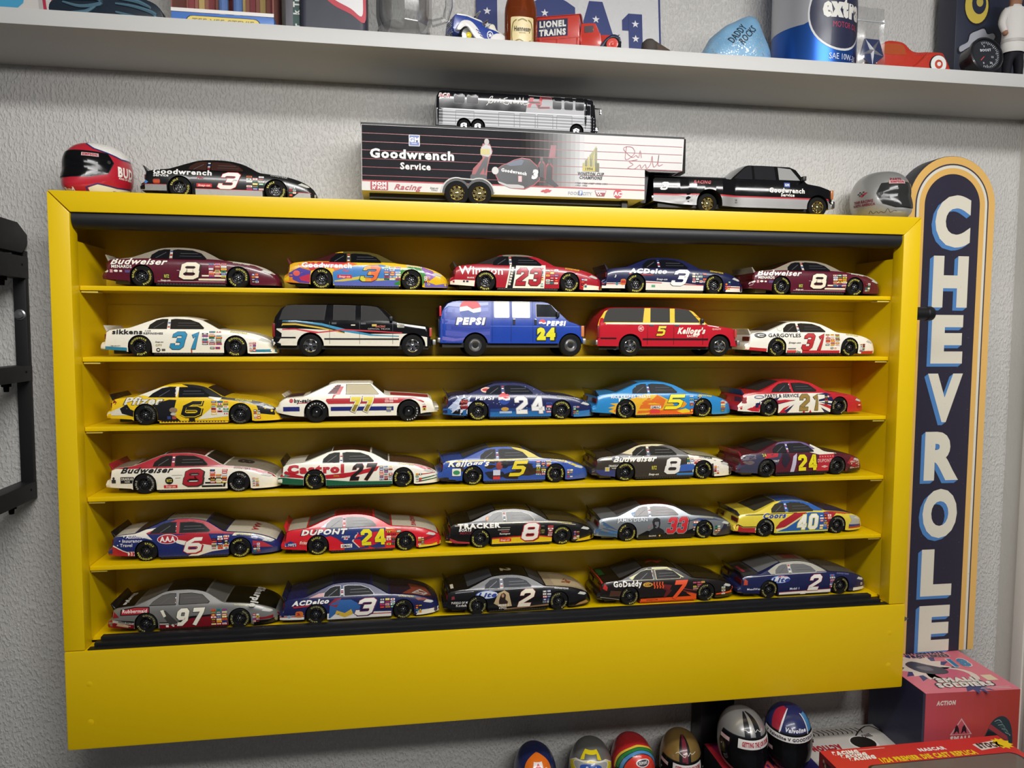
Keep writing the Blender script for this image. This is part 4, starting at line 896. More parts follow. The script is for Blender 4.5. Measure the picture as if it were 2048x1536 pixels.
    zones=[([(18, 10), (22, 14), (30, 16.4), (40, 16.6), (50, 16.2), (64, 15.6), (64, 14), (54, 13), (50, 9), (54, 3.2), (46, 2.2), (38, 2.2), (40, 5), (34, 10), (30, 12), (23, 10)], '#26356e'), ([(44, 8), (47, 13), (52, 14.2), (48, 9), (51, 4), (48, 3.6)], '#cc1f2c'), ([(43, 8), (46.5, 13.4), (47, 13), (44, 8), (48, 3.6), (47.4, 3.4)], '#d9c5b4'), ([(24, 17), (30, 21), (33, 20), (31, 17)], '#86aac9'), ([(54, 4), (62, 7), (64, 3), (58, 2.4)], '#26356e'), ([(85, 1.6), (100, 2.2), (99.5, 4.4), (93, 3), (85, 3.4)], '#d9c22a'), ([(84, 7), (94, 9.2), (97, 8), (86, 5.4)], '#8a1a24'), ([(64, 15.4), (70, 14.6), (70, 14.2), (64, 14.9)], '#d9a53a'), ([(64, 14.2), (70, 13.6), (70, 13.2), (64, 13.7)], '#d9a53a')],
    texts=[('DUPONT', 26.2, 13.7, 2.9, '#e6e2da', dict(b=.07, sh=.25, w=27, out='#2a2030', ow=.03)), ("LOWE'S", 5.8, 7.0, 1.7, '#e6e2da', dict(b=.05, w=6.8)), ('Fritos', 14.4, 8.2, 1.8, '#efe0d0', dict(sh=.2, b=.05, w=6)), ('PEPSI', 39.4, 10.9, 1.3, '#d9d5d8', dict(b=.05, sh=.2, w=5)), ('GMAC', 39.8, 5.0, 1.6, '#22223a', dict(b=.06, w=5.8))],
    logos=[(rect(2.2, 6, 9.4, 8), '#2a3a7c'), ([(3, 8), (5.8, 9.6), (8.6, 8)], '#2a3a7c'), (ell(14.4, 8.2, 3.5, 1.8, 18), '#b94a3a'), (ell(14.4, 8.2, 3.2, 1.5, 18), '#cc2f2c')] + globe(39.4, 9.4, 1.3) + [(rect(36.2, 3.8, 43.2, 6.3), '#e6e2da')],
    toptext=[('RACING', 82, 0, 2.6, '#b02a34', -1.57)],
    num=('24', 56.4, 10.0, 9.8, '#e2d21c', dict(out='#26306a', sh=-.05, sx=.98, b=.095, ow=.02, gap=0)), stick=[(64.6, 4.4, 74, 14, 3, 6)]),
 '42': dict(base='#121110', glass='#3a3936', spoiler='#17140f', gy='#a8982e', roof='#4a3c16', hood='#4a3f24', trim='#8a8466',
    zones=[([(30, 2.2), (70, 2.4), (70, 5), (60, 6.4), (44, 6.2), (30, 5.6)], '#d8b81c'), ([(30, 5.4), (44, 6.2), (60, 6.4), (70, 5), (70, 5.8), (60, 7.2), (44, 7), (30, 6.4)], '#b02a2c'), ([(1, 7.6), (8, 4.8), (16, 4), (16, 3), (8, 3.4), (0, 4.4)], '#a03238'), ([(0, 6), (4, 4.4), (4, 3.8), (0, 4.2)], '#d8b81c'), ([(86, 1.6), (100, 2), (99, 5), (88, 3)], '#d0b01c'), ([(30, 15.6), (60, 15.4), (72, 15), (86, 12.6), (86, 12.9), (72, 15.5), (58, 15.8), (30, 16)], '#c2b184'), ([(6, 14.6), (12, 14.8), (12, 15.2), (6, 15)], '#cfc5a6')],
    texts=[('TRACKER', 21.5, 14.6, 2.7, '#e6e2d6', dict(b=.07, w=27)), ('BOATS', 12.6, 12.2, 1.7, '#e6e2d6', dict(b=.06, sh=.2, w=8)), ('MERCURY', 14.6, 10.2, 1.5, '#7a2432', dict(b=.04, sh=.3, w=11)), ('Remington', 38.4, 9.0, 1.1, '#e0dccf', dict(sh=.2, w=7)), ('Snap-on', 38.6, 4.7, 1.2, '#e9e2d8', dict(sh=.25))],
    logos=[(rect(35, 3.6, 42.6, 5.7), '#c7222c'), (rect(33.8, 11.2, 41.6, 11.9), '#8a8478'), (rect(36, 12.6, 42, 13.2), '#77736a'), (rect(36, 10, 41, 10.6), '#a03a40'), (ell(27.6, 18.6, 1.7, 1.4, 12), '#b5682a'), (ell(27.6, 18.7, .9, .7, 8), '#d8a06a')],
    num=('8', 55.4, 9.6, 9.4, '#e2dcd2', dict(out='#b0262e', shadow='#7a1a20', sh=.2, sx=1.3, b=.085, ow=.04)), stick=[(67, 6.4, 71, 13.4, 1, 5, ['#b02a2c', '#d9d4c8', '#a03038']), (60, 8, 65, 14, 2, 4, ['#3a3a32', '#5a5240', '#8a8030'])]),
 '43': dict(base='#8f9498', paint='pearl', glass='#4a4340', spoiler='#141416', gy='#a9a68a', roof='#6a2f26', hood='#5a5c60', cell=True,
    zones=[([(0, 5), (16, 3), (15.6, 8), (6, 14), (2, 12)], '#54749a'), ([(4, 8), (15.6, 5.2), (15.6, 6), (5, 9.4)], '#8f9498'), ([(4, 10.4), (15.6, 7), (15.6, 7.8), (5, 11.8)], '#8f9498'), ([(30, 2.2), (70, 2.2), (84, 2), (78, 7), (70, 8), (60, 4.6), (46, 5), (36, 7), (30, 4)], '#17171a'), ([(85, 1.5), (99, 1.7), (97, 9), (92, 10), (88, 4)], '#3a3a50'), ([(36, 9), (40, 12), (37, 8)], '#b98a8a'), ([(62, 12), (72, 14.4), (84, 13.6), (90, 11.4), (84, 12.6), (72, 13.2)], '#5a6076')],
    texts=[('JAMES DEAN', 26, 14.6, 2.2, '#dde0e2', dict(b=.01, sx=.9, w=21, out='#5c6064', ow=.03)), ('moviePAC', 16, 6.9, 2.2, '#2f74b4', dict(b=.05, w=13)), ('RACING', 40, 3.2, .9, '#dedcd8', dict(b=.03))],
    logos=[([(37.6, 4), (38, 7), (40.4, 8.6), (40.2, 10.4), (39.6, 13), (40.6, 15), (43, 15.6), (45, 14.6), (45.2, 11.6), (44.6, 8.8), (47.6, 7), (49, 4)], '#1d1d20'), ([(41.6, 9), (41.2, 12.4), (42.6, 13.6), (44.2, 12.6), (44, 9.6), (42.8, 8.4)], '#6a6c70'), (rect(20, 11.4, 24.6, 11.9), '#33343a'), (ell(45, 3.2, .6, .6, 8), '#d9b84a'), ([(25, 18), (33, 20), (33, 21), (26, 19)], '#4a86b8'), (rect(26, 17.2, 32.4, 18.4), '#7f9db4')],
    num=('33', 57.5, 10.0, 8.8, '#c2262e', dict(out='#8a8f92', shadow='#242428', sh=.2, sx=1.1, b=.095, ow=.035, gap=-.02)), stick=[(68.6, 6, 77, 14.2, 2, 5)]),
 '44': dict(base='#d8c33f', glass='#3a3730', spoiler='#1a2242', gy='#c94a2e', roof='#2a4a86', hood='#1f2a52', gy2='#9a9a80', paint='gloss',
    zones=[([(0, 4.4), (15, 3), (16, 6.6), (6, 6.8), (2, 9)], '#a3252c'), ([(1.6, 9.2), (6, 7.2), (16, 7), (16, 7.5), (6, 7.7), (2, 9.8)], '#17171c'), ([(42, 2.2), (70, 2.2), (72, 10), (70, 15), (58, 15.8), (52, 15.6), (44, 7)], '#2a5aa0'), ([(30, 6.2), (33, 10), (44, 15.8), (54, 15.9), (52, 15), (36, 6), (31, 3.6)], '#a3252c'), ([(30, 5), (37, 6.4), (53, 15.8), (54.4, 15.8), (38, 5.6), (31, 3)], '#d9cf9a'), ([(30, 2.2), (70, 2.2), (70, 3.2), (30, 3.2)], '#b9c24a'), ([(31, 3.2), (43, 3.2), (52, 14), (38, 5.6)], '#2a5aa0'), ([(69, 3.2), (71, 10), (76, 14.8), (88, 13.2), (86, 14.8), (74, 16.4), (66, 15.6), (68, 8)], '#a3252c'), ([(86, 12.6), (92, 11.8), (100, 6), (100, 5), (86, 6), (88, 9)], '#a9a89e'), ([(86, 1.6), (100, 1.7), (100, 3), (86, 3)], '#d8c33f'), ([(86, 3), (100, 3), (100, 4.2), (86, 4.4)], '#a3252c'), ([(86, 4.4), (100, 4.2), (100, 5.4), (86, 6)], '#2a3a7c'), ([(28, 16.8), (40, 16.8), (58, 16.9), (66, 16.6), (57, 24.4), (38, 24.4), (31, 21)], '#2a5aa0'), ([(8, 15.2), (46, 15.8), (46, 16.1), (8, 15.7)], '#17171c')],
    texts=[('Coors', 29, 13.4, 3.1, '#2a3a7c', dict(b=.06, sh=.3, w=17, out='#e3dfc4', ow=.03)), ('BELLSOUTH', 20.4, 5.6, 1.5, '#ddd8cc', dict(b=.03, w=11.6))],
    logos=[], stick=[(63, 3.8, 72, 14.4, 3, 6)], nose_stick=[],
    num=('40', 53.8, 9.2, 9.0, '#e9e6d8', dict(out='#d9cf3a', sh=.1, sx=1.1, b=.085, ow=.035, gap=-.06))),
 '50': dict(base='#8f8d89', paint='pearl', round=True, glass='#55534f', spoiler='#121212', gy='#bdb98a', roof='#1c1a16', hood='#131312', deck='#141414', gy2='#a09a60',
    zones=[([(0, 4), (15, 3.2), (16, 6), (2, 9), (0, 7.6)], '#a3202c'), ([(0, 7.4), (2, 9), (16, 6.6), (16, 5.4)], '#ddd8cc'), ([(3, 8.8), (9, 8.4), (17, 7.6), (17, 6.6)], '#141414'), ([(30, 2.2), (70, 2.2), (70, 6.4), (60, 9), (48, 8), (40, 5), (30, 5.4)], '#9c1f2c'), ([(30, 5.4), (40, 5), (48, 8), (60, 9), (70, 6.4), (70, 7.6), (60, 10), (48, 9.4), (40, 6), (30, 6.4)], '#1a1a1a'), ([(30, 4.8), (41, 4.4), (40, 5.4), (30, 5.8)], '#ddd8cc'), ([(85, 4.6), (96, 4.6), (100, 6), (99, 7), (92, 6), (85, 6.2)], '#a3202c'), ([(85, 1.5), (100, 1.7), (100, 5.4), (94, 4), (85, 4.4)], '#161616'), ([(3.4, 10), (7, 10.6), (4, 13.8)], '#a3202c'), ([(36, 4), (41, 5.4), (33.6, 13.6), (30.6, 13)], '#55534f'), ([(7.6, 11.6), (7.9, 15.0), (16, 16.4), (24.4, 16.2), (24.6, 12.6), (18, 11.7)], '#1a1416')],
    texts=[('Rubbermaid', 16, 14.1, 2.0, '#e9e2da', dict(b=.03, w=14.4)), ('PAPER MATE', 10.5, 7.2, .9, '#2a2a2a', dict(b=.04, rot=-.12, w=8)), ('Sharpie', 11.4, 5.2, .9, '#cfc3a4', dict(rot=-.25, sh=.3))],
    logos=[([(8.2, 12.0), (8.5, 14.6), (16, 15.9), (23.8, 15.7), (24, 13.0), (18, 12.2)], '#a3202c'), ([(5, 5.2), (6, 6.8), (12, 5.4), (12, 3.8)], '#b59a78'), ([(30.6, 13.6), (32.4, 14), (34, 10.2), (32.6, 9.4)], '#d8d2bc'), (rect(33.6, 3, 35.2, 4.4), '#e0dcd0'), ([(36.6, 4.4), (37.8, 3), (38.6, 3.4), (37.8, 5)], '#c9c4b4')],
    toptext=[('Sharpie', 85, -.1, 4.5, '#e6e3da', -1.57), ('Sharpie', 9, -.1, 2.6, '#cfccc4', -1.57)],
    num=('97', 47.6, 9.0, 9.6, '#e6e0cd', dict(out='#4a463e', sh=.2, sx=1.0, b=.085, ow=.02, gap=-.02)), stick=[(60, 3, 69.6, 13.4, 3, 7)]),
 '51': dict(base='#1b1f4c', glass='#2c2e30', spoiler='#121430', gy='#a89a3a', roof='#17182e', hood='#241a2a', gy2='#a09a60', trim='#b9b8bc',
    zones=[(band(3, 5.8, 0, 15), '#dcd8d0'), ([(29, 2.2), (69, 2.2), (69, 5.6), (50, 6.2), (29, 6.2)], '#dcd8d0'), ([(85, 1.6), (100, 1.8), (99.6, 5), (86, 5)], '#dcd8d0'), (band(4.8, 5.5, 0, 15), '#a02430'), (rect(54, 4.2, 69, 4.8), '#a02430'), ([(30, 3), (31, 12), (36, 14.6), (44, 14.4), (50, 11), (48, 3)], '#2f5c96'), ([(30, 12), (34, 15.4), (38, 15.6), (35, 10)], '#8c2a34'), ([(33, 3), (35, 8), (40, 6), (44, 8.4), (46, 3)], '#c9a53a'), ([(30, 2.2), (34, 5.6), (40, 3), (46, 5.4), (48, 2.2)], '#d2d0cc'), ([(18, 16.4), (30, 17), (28, 19), (24, 18.6)], '#b98a8a'), ([(84, 13), (90, 12.4), (94, 10.4), (86, 11.4)], '#7a3a2a')],
    texts=[('ACDelco', 19.5, 14.0, 2.6, '#e6e3dc', dict(b=.07, sh=.3, w=22, rot=.04))], logos=[([(8, 11.6), (26, 12.8), (24, 12.0), (9, 10.6)], '#a02430'), (ell(6, 5.2, 1.4, 1.1, 4), '#7fa0b8'), (rrect(9.8, 4.6, 14.6, 8.6, 1.4), '#c76a2a'), (rect(10.1, 5.8, 14.3, 7.6), '#a02430')],
    topzones=[([(76, -.9), (82, -.3), (80, .3), (92, .2), (95, -.6), (90, -.9)], '#7c3a2a'), ([(82, -.8), (88, -.2), (93, -.5), (90, -.85)], '#a9a49a')],
    num=('3', 53.5, 9.4, 9.8, '#e3dfd4', dict(out='#8c2a34', shadow='#2a2a5a', sh=.4, sx=1.45, b=.08, ow=.025)), stick=[(62, 8, 72, 14.4, 3, 4)]),
 '52': dict(base='#0e0d10', glass='#3f4146', spoiler='#101012', gy='#c9c9c2', roof='#131210', hood='#a9987a', gy2='#a8a264',
    zones=[([(33, 7), (36, 13.6), (40, 15.2), (43, 13.4), (44, 9), (45, 4.6), (38, 4)], '#b79f78'), ([(40, 2.2), (70, 3.6), (70, 4.8), (56, 3.8), (40, 3)], '#8a6a4c'), ([(88, 2.4), (98, 3), (96, 5), (91, 4)], '#a07a4a'), ([(30, 15.5), (66, 15.7), (66, 15.9), (30, 15.7)], '#b9b6b8'), ([(8, 14.6), (20, 15.4), (20, 15.7), (8, 15)], '#8c8a8e')],
    texts=[('Lite', 29.0, 13.0, 2.8, '#2c3f86', dict(sh=.3, b=.06, w=12)), ('PUDDLE OF MUDD', 12.4, 8.6, 1.4, '#d9d6cf', dict(b=.04, w=14)), ('Kodak', 11.8, 6.7, 1.6, '#d9d6cf', dict(b=.03, w=7)), ('Mobil 1', 39.5, 5.6, 1.5, '#e0ddd6', dict(b=.04, w=7)), ('KING', 39, 3.6, 1.2, '#d9d6cf', dict(b=.04, w=5))],
    logos=LITE(28.4) + [([(36.4, 8.4), (37, 11), (38, 13.2), (39.6, 13.8), (41, 12.4), (40.6, 9.4), (42.4, 7.8), (42, 6.4), (36.6, 6.4)], '#2a1c18'), (ell(39, 12, .9, 1.3, 12), '#a5805e'), ([(5.4, 10.6), (7.6, 11), (7.4, 13), (5.6, 12.6)], '#7c2a30')],
    topzones=[([(74, -.86), (74, .6), (92, .5), (95, -.7)], '#b7a583'), ([(80, -.5), (84, .1), (88, -.2), (86, -.5)], '#8a4a2a'), ([(5.4, -.7), (5.4, -.2), (7.4, -.2), (7.4, -.7)], '#cbbfa8')],
    toptext=[('2', 43, -.15, 6.5, '#c9b68c', -1.57)],
    num=('2', 54.6, 9.6, 9.8, '#e0d8c2', dict(out='#8c2a30', sh=.3, sx=1.4, b=.09, ow=.02)), stick=[(65.6, 5.6, 71.6, 14.4, 2, 5, ['#d9d4cc', '#b3323a', '#3a4a86', '#8a8a84'])], nose_stick=[]),
 '53': dict(base='#171210', round=True, glass='#3c3b3a', spoiler='#b02a26', gy='#2a2420', roof='#2a2010', hood='#2c2414', gy2='#a8a264', skirt='#d9501f', trim='#b9b08a',
    zones=[([(30, 1.9), (70, 1.9), (71, 5.4), (62, 7), (66, 4.2), (30, 3.8)], '#d8501f'), ([(34, 15.6), (46, 12), (52, 9), (48, 4.4), (46, 4.4), (48, 9)], '#5c1c1e'), ([(44, 13.6), (52, 12.6), (50, 9)], '#6a2022'), ([(60, 10), (71, 7.8), (71, 7.4), (60, 9.4)], '#8a3230'), ([(60, 8.6), (71, 5.4), (71, 5), (60, 8)], '#8a3230'), ([(8, 6.6), (26, 6.6), (16, 10), (9, 10.6)], '#4a3024'), ([(2, 6), (15, 4), (15, 4.3), (2, 6.4)], '#9a968c'), ([(84, 4), (97, 4.6), (100, 7.6), (98, 8), (95, 5.6), (84, 5)], '#e0512a'), ([(24, 17.2), (36, 22.4), (36, 23.2), (22, 18.2)], '#cfc88e'), ([(39, 22.6), (50, 22.6), (60, 17), (61, 17.2), (50, 23.6), (39, 23.6)], '#cfc88e'), ([(3.6, 12), (6.4, 10.4), (7, 13), (5, 15)], '#b02a26')],
    texts=[('GoDaddy', 20.6, 13.6, 3.4, '#e9e5dc', dict(b=.05, sx=.9, w=19.5)), ('.COM', 34.8, 13.6, 1.5, '#2a1c10', dict(b=.06, w=5)), ('GODADDY.COM', 38, 2.8, .7, '#4a1a10', dict(b=.03))],
    logos=[(ell(34.8, 13.6, 3.4, 1.5, 20), '#cf9a3a')] + [(stroke_poly, '#d8501f') for stroke_poly in ([(39 + i * 2, 15.2), (39.9 + i * 2, 15.0), (39.5 + i * 2, 13.4), (40.3 + i * 2, 12), (39.8 + i * 2, 10.6), (39 + i * 2, 10.8), (39.4 + i * 2, 12), (38.7 + i * 2, 13.4)] for i in range(4))],
    topzones=[([(37, -.4), (42, .5), (44, .5), (46, -.1), (52, .3), (52, .1), (45, -.5), (43, -.1)], '#8a2a22'), ([(9, -.1), (5, -.1), (5, .9), (9, .9)], '#1f5a2c')],
    num=('7', 56.4, 9.2, 10.4, '#e0512a', dict(out='#7a2018', sh=.36, sx=1.6, b=.08, ow=.012)), stick=[(67, 8.8, 76, 14.4, 3, 4, ['#8a8a80', '#c23a5a', '#cfae2e', '#6a6a62'])], nose_stick=[(88, 4, 91.4, 9.6, 1, 5)]),
 '54': dict(base='#1b2048', glass='#6a6a6a', spoiler='#161616', gy='#6a6e9a', roof='#6a665c', hood='#55534e', deck='#3a3a38', gy2='#b0a65c', trim='#b9b6ac',
    zones=[([(24, 16.6), (66, 16.8), (57, 24.4), (34, 24.4), (22, 18.6)], '#a9a597'), ([(30, 2), (69, 2), (69, 4.2), (30, 3.4)], '#dcd8d0'), ([(30, 3.4), (69, 4.2), (69, 4.7), (30, 3.9)], '#8c2a34'), ([(87, 1.6), (100, 1.8), (99.6, 4), (87, 4)], '#dcd8d0'), ([(6, 15.2), (24, 15.9), (66, 16.1), (66, 16.4), (24, 16.2), (6, 15.6)], '#b9b6ba'), (rect(46, 1.6, 50, 2.6), '#dcd8d0')],
    texts=[('Lite', 31.0, 12.8, 3.0, '#2c3f86', dict(sh=.3, b=.06, w=13)), ('Miller', 32.4, 15.0, 1.0, '#b03038', dict(sh=.3, b=.04, w=7)), ('MeadWestvaco', 13.6, 7.0, 1.4, '#d6d8e2', dict(b=.04, w=15)), ('Mobil 1', 41.4, 6.0, 1.5, '#d9dae0', dict(b=.04, w=7.6))],
    logos=LITE(30.4) + [([(3.6, 10), (6.4, 10), (6.6, 13), (4.4, 14)], '#b0402a')],
    topzones=[([(39, -.5), (39, .5), (51, .5), (51, -.5)], '#7a2a2c'), ([(41, -.25), (41, .25), (49, .25), (49, -.25)], '#5a5850'), ([(5, -.6), (5, .6), (13, .6), (13, -.6)], '#2a2426'), ([(7, -.5), (7, .3), (9, .3), (9, -.5)], '#8c2a34')],
    num=('2', 56.6, 9.6, 10.2, '#e3dfd6', dict(out='#9c2a34', sh=.3, sx=1.4, b=.09, ow=.025)), stick=[(68, 5.4, 72.4, 15.0, 1, 6, ['#d9d4cc', '#b3323a', '#3a6ab0', '#8a8a84'])], nose_stick=[(93, 5.4, 95, 8, 1, 1, ['#d9d4cc'])]),
}

for k, v in {'00': (14.5, 9.8), '01': (14.8, 9.5), '02': (17.6, 10.8), '03': (14.9, 10.3), '10': (17.4, 10.2), '14': (17.6, 11.0), '20': (15.6, 9.0), '22': (20, 11), '23': (17.6, 9.6),
             '24': (14.4, 11.2), '30': (14.6, 9.8), '31': (16.5, 10.2), '32': (15, 9.9), '33': (13.7, 10.8), '34': (15, 11), '40': (14, 9.3), '41': (15.6, 10.1), '42': (14, 11), '43': (15.4, 10.8),
             '44': (15.6, 10.4), '50': (17, 10.6), '51': (15.4, 10.6), '52': (13.3, 11.4), '53': (13.1, 12.2), '54': (12.4, 10.8), 'top': (14.8, 9.6)}.items(): CARS[k]['nsize'] = v
# ------------------------------------------------------------------ the other model vehicles
def boxy(name, label, cat, sh, xr, yr, z, yaw, wheel_x, wheel_r, halfw, base, wkind, ww=.011, paint='gloss'):
    """root + body + wheels of a vehicle whose rear near wheel stands at (xr, yr)"""
    L = sh.L; tx = (wheel_x[0] - 50) * L; ty = -halfw * L + .0006; c, s = math.cos(yaw), math.sin(yaw)
    root = thing(name, label, cat, (xr - (tx * c - ty * s), yr - (tx * s + ty * c), z), yaw)
    link('body', sh.body(P(base, paint), P('#0c0c0d', 'matte')), root)
    pl = []
    for x in wheel_x: pl += [((x - 50) * L, ty + ww / 2, wheel_r * L, -1), ((x - 50) * L, -ty - ww / 2, wheel_r * L, 1)]
    add_wheels(root, pl, wheel_r * L, ww, wkind, None)
    return root


def windows(root, sh, items, trim, glass, lift=3):
    for nm, poly, *g in items:
        for sg in (-1, 1):
            w = Print(sh.side_fn(sg), 4, 2.5)
            if trim: w.put(scale_poly(poly, .06), trim, lift, 'gloss')
            w.put(poly, P(g[0], 'glass') if g else P(glass, 'glass'), lift + 2); w.build(nm, root)


SUB_TOP = [(0, 8.5), (.3, 21.5), (1.5, 26), (5, 31.2), (8.5, 33.2), (12, 33.6), (40, 33.8), (58, 33.5), (65, 32.6), (67.5, 31.6), (76, 23.6), (77.5, 22.6), (85, 21.6), (95, 20.3), (97.6, 19.4), (98.3, 12), (99, 9)]
SUB_TOP += [(100, 8.6)]
SUV = Shell(.2165, SUB_TOP, [(0, 8), (.4, 21), (3, 22.6), (75, 22.4), (78, 21.4), (95, 19), (98, 11), (100, 8)], [(0, 7), (14, 6.8), (82, 6.6), (96, 7), (100, 6.4)],
            [(0, 17.2), (2, 18), (10, 18.2), (90, 18.2), (97, 17.6), (99, 17), (100, 16.4)], [(-2, .97), (0, .975), (.3, .99), (.5, 1), (.75, .992), (.92, .975), (1, .955)], .87, 33.8, 1.2, [(22.8, 7.0, 8.2), (86.6, 7.0, 8.2)], smooth=False)


def suburban(label, xr, yr, z, yaw, base, zones, logos, texts, glass, trim, pillar_zone):
    sh = SUV; L = sh.L
    r = boxy('model_wagon', label, 'model car', sh, xr, yr, z, yaw, (22.8, 86.6), 7.0, 18.2, base, 'chrome', paint='sharp')
    holes = sh.arch_holes(1.01)
    pr = Print(sh.side_fn(), 6, 3, holes)
    put_groups(pr, zones, 'paint_stripes', r, 1, .5, 'gloss')
    ld = Print(sh.side_fn(), 6, 3, holes)
    put_groups(ld, logos, 'logo', r, 5.5, .2)
    for t in texts:
        o = t[5] if len(t) > 5 else {}
        if t[0].isdigit():
            for g_, c_, l_ in ((.05, '#2a1414', 7), (0, t[4], 8)): ld.put(digits(t[0], t[3] * 1.15, 1.5, .3, .22, g_, at=(t[1], t[2])), c_, l_)
            ld.cut('race_number', r); continue
        ld.put(text(t[0], t[3], o.get('b', .03), o.get('sh', 0), rot=o.get('rot', 0), at=(t[1], t[2]), fitw=o.get('w')), t[4], 7); ld.cut('lettering', r)
    windows(r, sh, [('cargo_window', [(4.2, 23.2), (6.2, 29), (8.5, 32.2), (32.4, 32.6), (31, 23.2)]), ('rear_door_window', [(37, 23.2), (37.4, 32.4), (50.6, 32.4), (50.4, 23.2)]),
                    ('front_door_window', [(54.4, 23.2), (54.6, 32.2), (64, 31.8), (71.6, 23.8), (71, 23.2)])], trim, glass)
    ws = Print(sh.top_fn(), 3, .25); ws.put([[(68, -.92), (75.6, -.94), (75.6, .94), (68, .92)]], P(glass, 'glass'), 2); ws.build('windshield', r)
    dl = Print(sh.side_fn(), 6, 3, holes)
    for x in (34.6, 53.2, 74): dl.put([rect(x, 8, x + .18, 22)], '#0a0a0c' if base != '#0f0f12' else '#3a3a3e', 8)
    dl.put([rect(36, 20.4, 39, 21.6)], '#15151a', 8); dl.put([rect(54, 20.4, 57.2, 21.6)], '#15151a', 8); dl.build('door_seams', r)
    b = MB(); ch = P('#b9b8b2', 'metal')
    b.box((.4950 * 100 * L, -.038, 7.4 * L), (.515 * 100 * L, .038, 10.8 * L), ch, bevel=.001); b.build('front_bumper', r)
    b = MB(); b.box((-51 * L, -.038, 7.6 * L), (-49.6 * L, .038, 10.8 * L), ch, bevel=.001); b.build('rear_bumper', r)
    g = MB(); g.box((48 * L, -.030, 12.6 * L), (48.9 * L, .030, 18.6 * L), P('#1a1a1c', 'plastic'), bevel=.0006)
    for i in range(3): g.box((48.7 * L, -.018, (13.6 + i * 1.7) * L), (49.1 * L, .018, (14.2 + i * 1.7) * L), ch)
    g.build('grille', r)
    for sg in (-1, 1):
        h = MB(); h.box((47.4 * L, min(sg * .0285, sg * .0388), 12.8 * L), (48.9 * L, max(sg * .0285, sg * .0388), 18.4 * L), P('#b4463c', 'gloss'), bevel=.0008); h.build('turn_lamp', r)
        t = MB(); t.box((-50.2 * L, min(sg * .034, sg * .0392), 12.4 * L), (-48.6 * L, max(sg * .034, sg * .0392), 20.8 * L), P('#7a1a1e', 'gloss'), bevel=.0006); t.build('tail_lamp', r)
        m = MB(); m.box((22 * L, min(sg * .037, sg * .044), 22.4 * L), (24 * L, max(sg * .037, sg * .044), 25.6 * L), P('#131315', 'plastic'), bevel=.0012); m.build('side_mirror', r)
    f = MB(); f.box((-48 * L, -.032, 4.6 * L), (47 * L, .032, 7.2 * L), P('#161617', 'satin')); f.build('chassis', r)
    return r


VAN = Shell(.2095, [(0, 9.6), (.4, 25), (2.2, 32), (5.5, 36.6), (9, 38.2), (14, 38.7), (55, 38.8), (70, 38.6), (74, 37.8), (76.5, 36.4), (87, 26.4), (89, 25), (94, 23.6), (98.4, 21.6), (99.2, 12), (100, 9.6)],
            [(0, 9), (.5, 25), (3, 26), (85, 25.4), (88, 24), (95, 21.6), (98.6, 18), (100, 9)], [(0, 9), (82, 8.8), (100, 9)], [(0, 17.6), (3, 18.6), (10, 19), (88, 19), (96, 18), (100, 17)],
            [(-2, .97), (0, .975), (.3, .99), (.5, 1), (.8, .99), (1, .965)], .84, 38.8, 1.4, [(24.1, 7.6, 8.6), (90, 7.6, 8.4)], smooth=False)


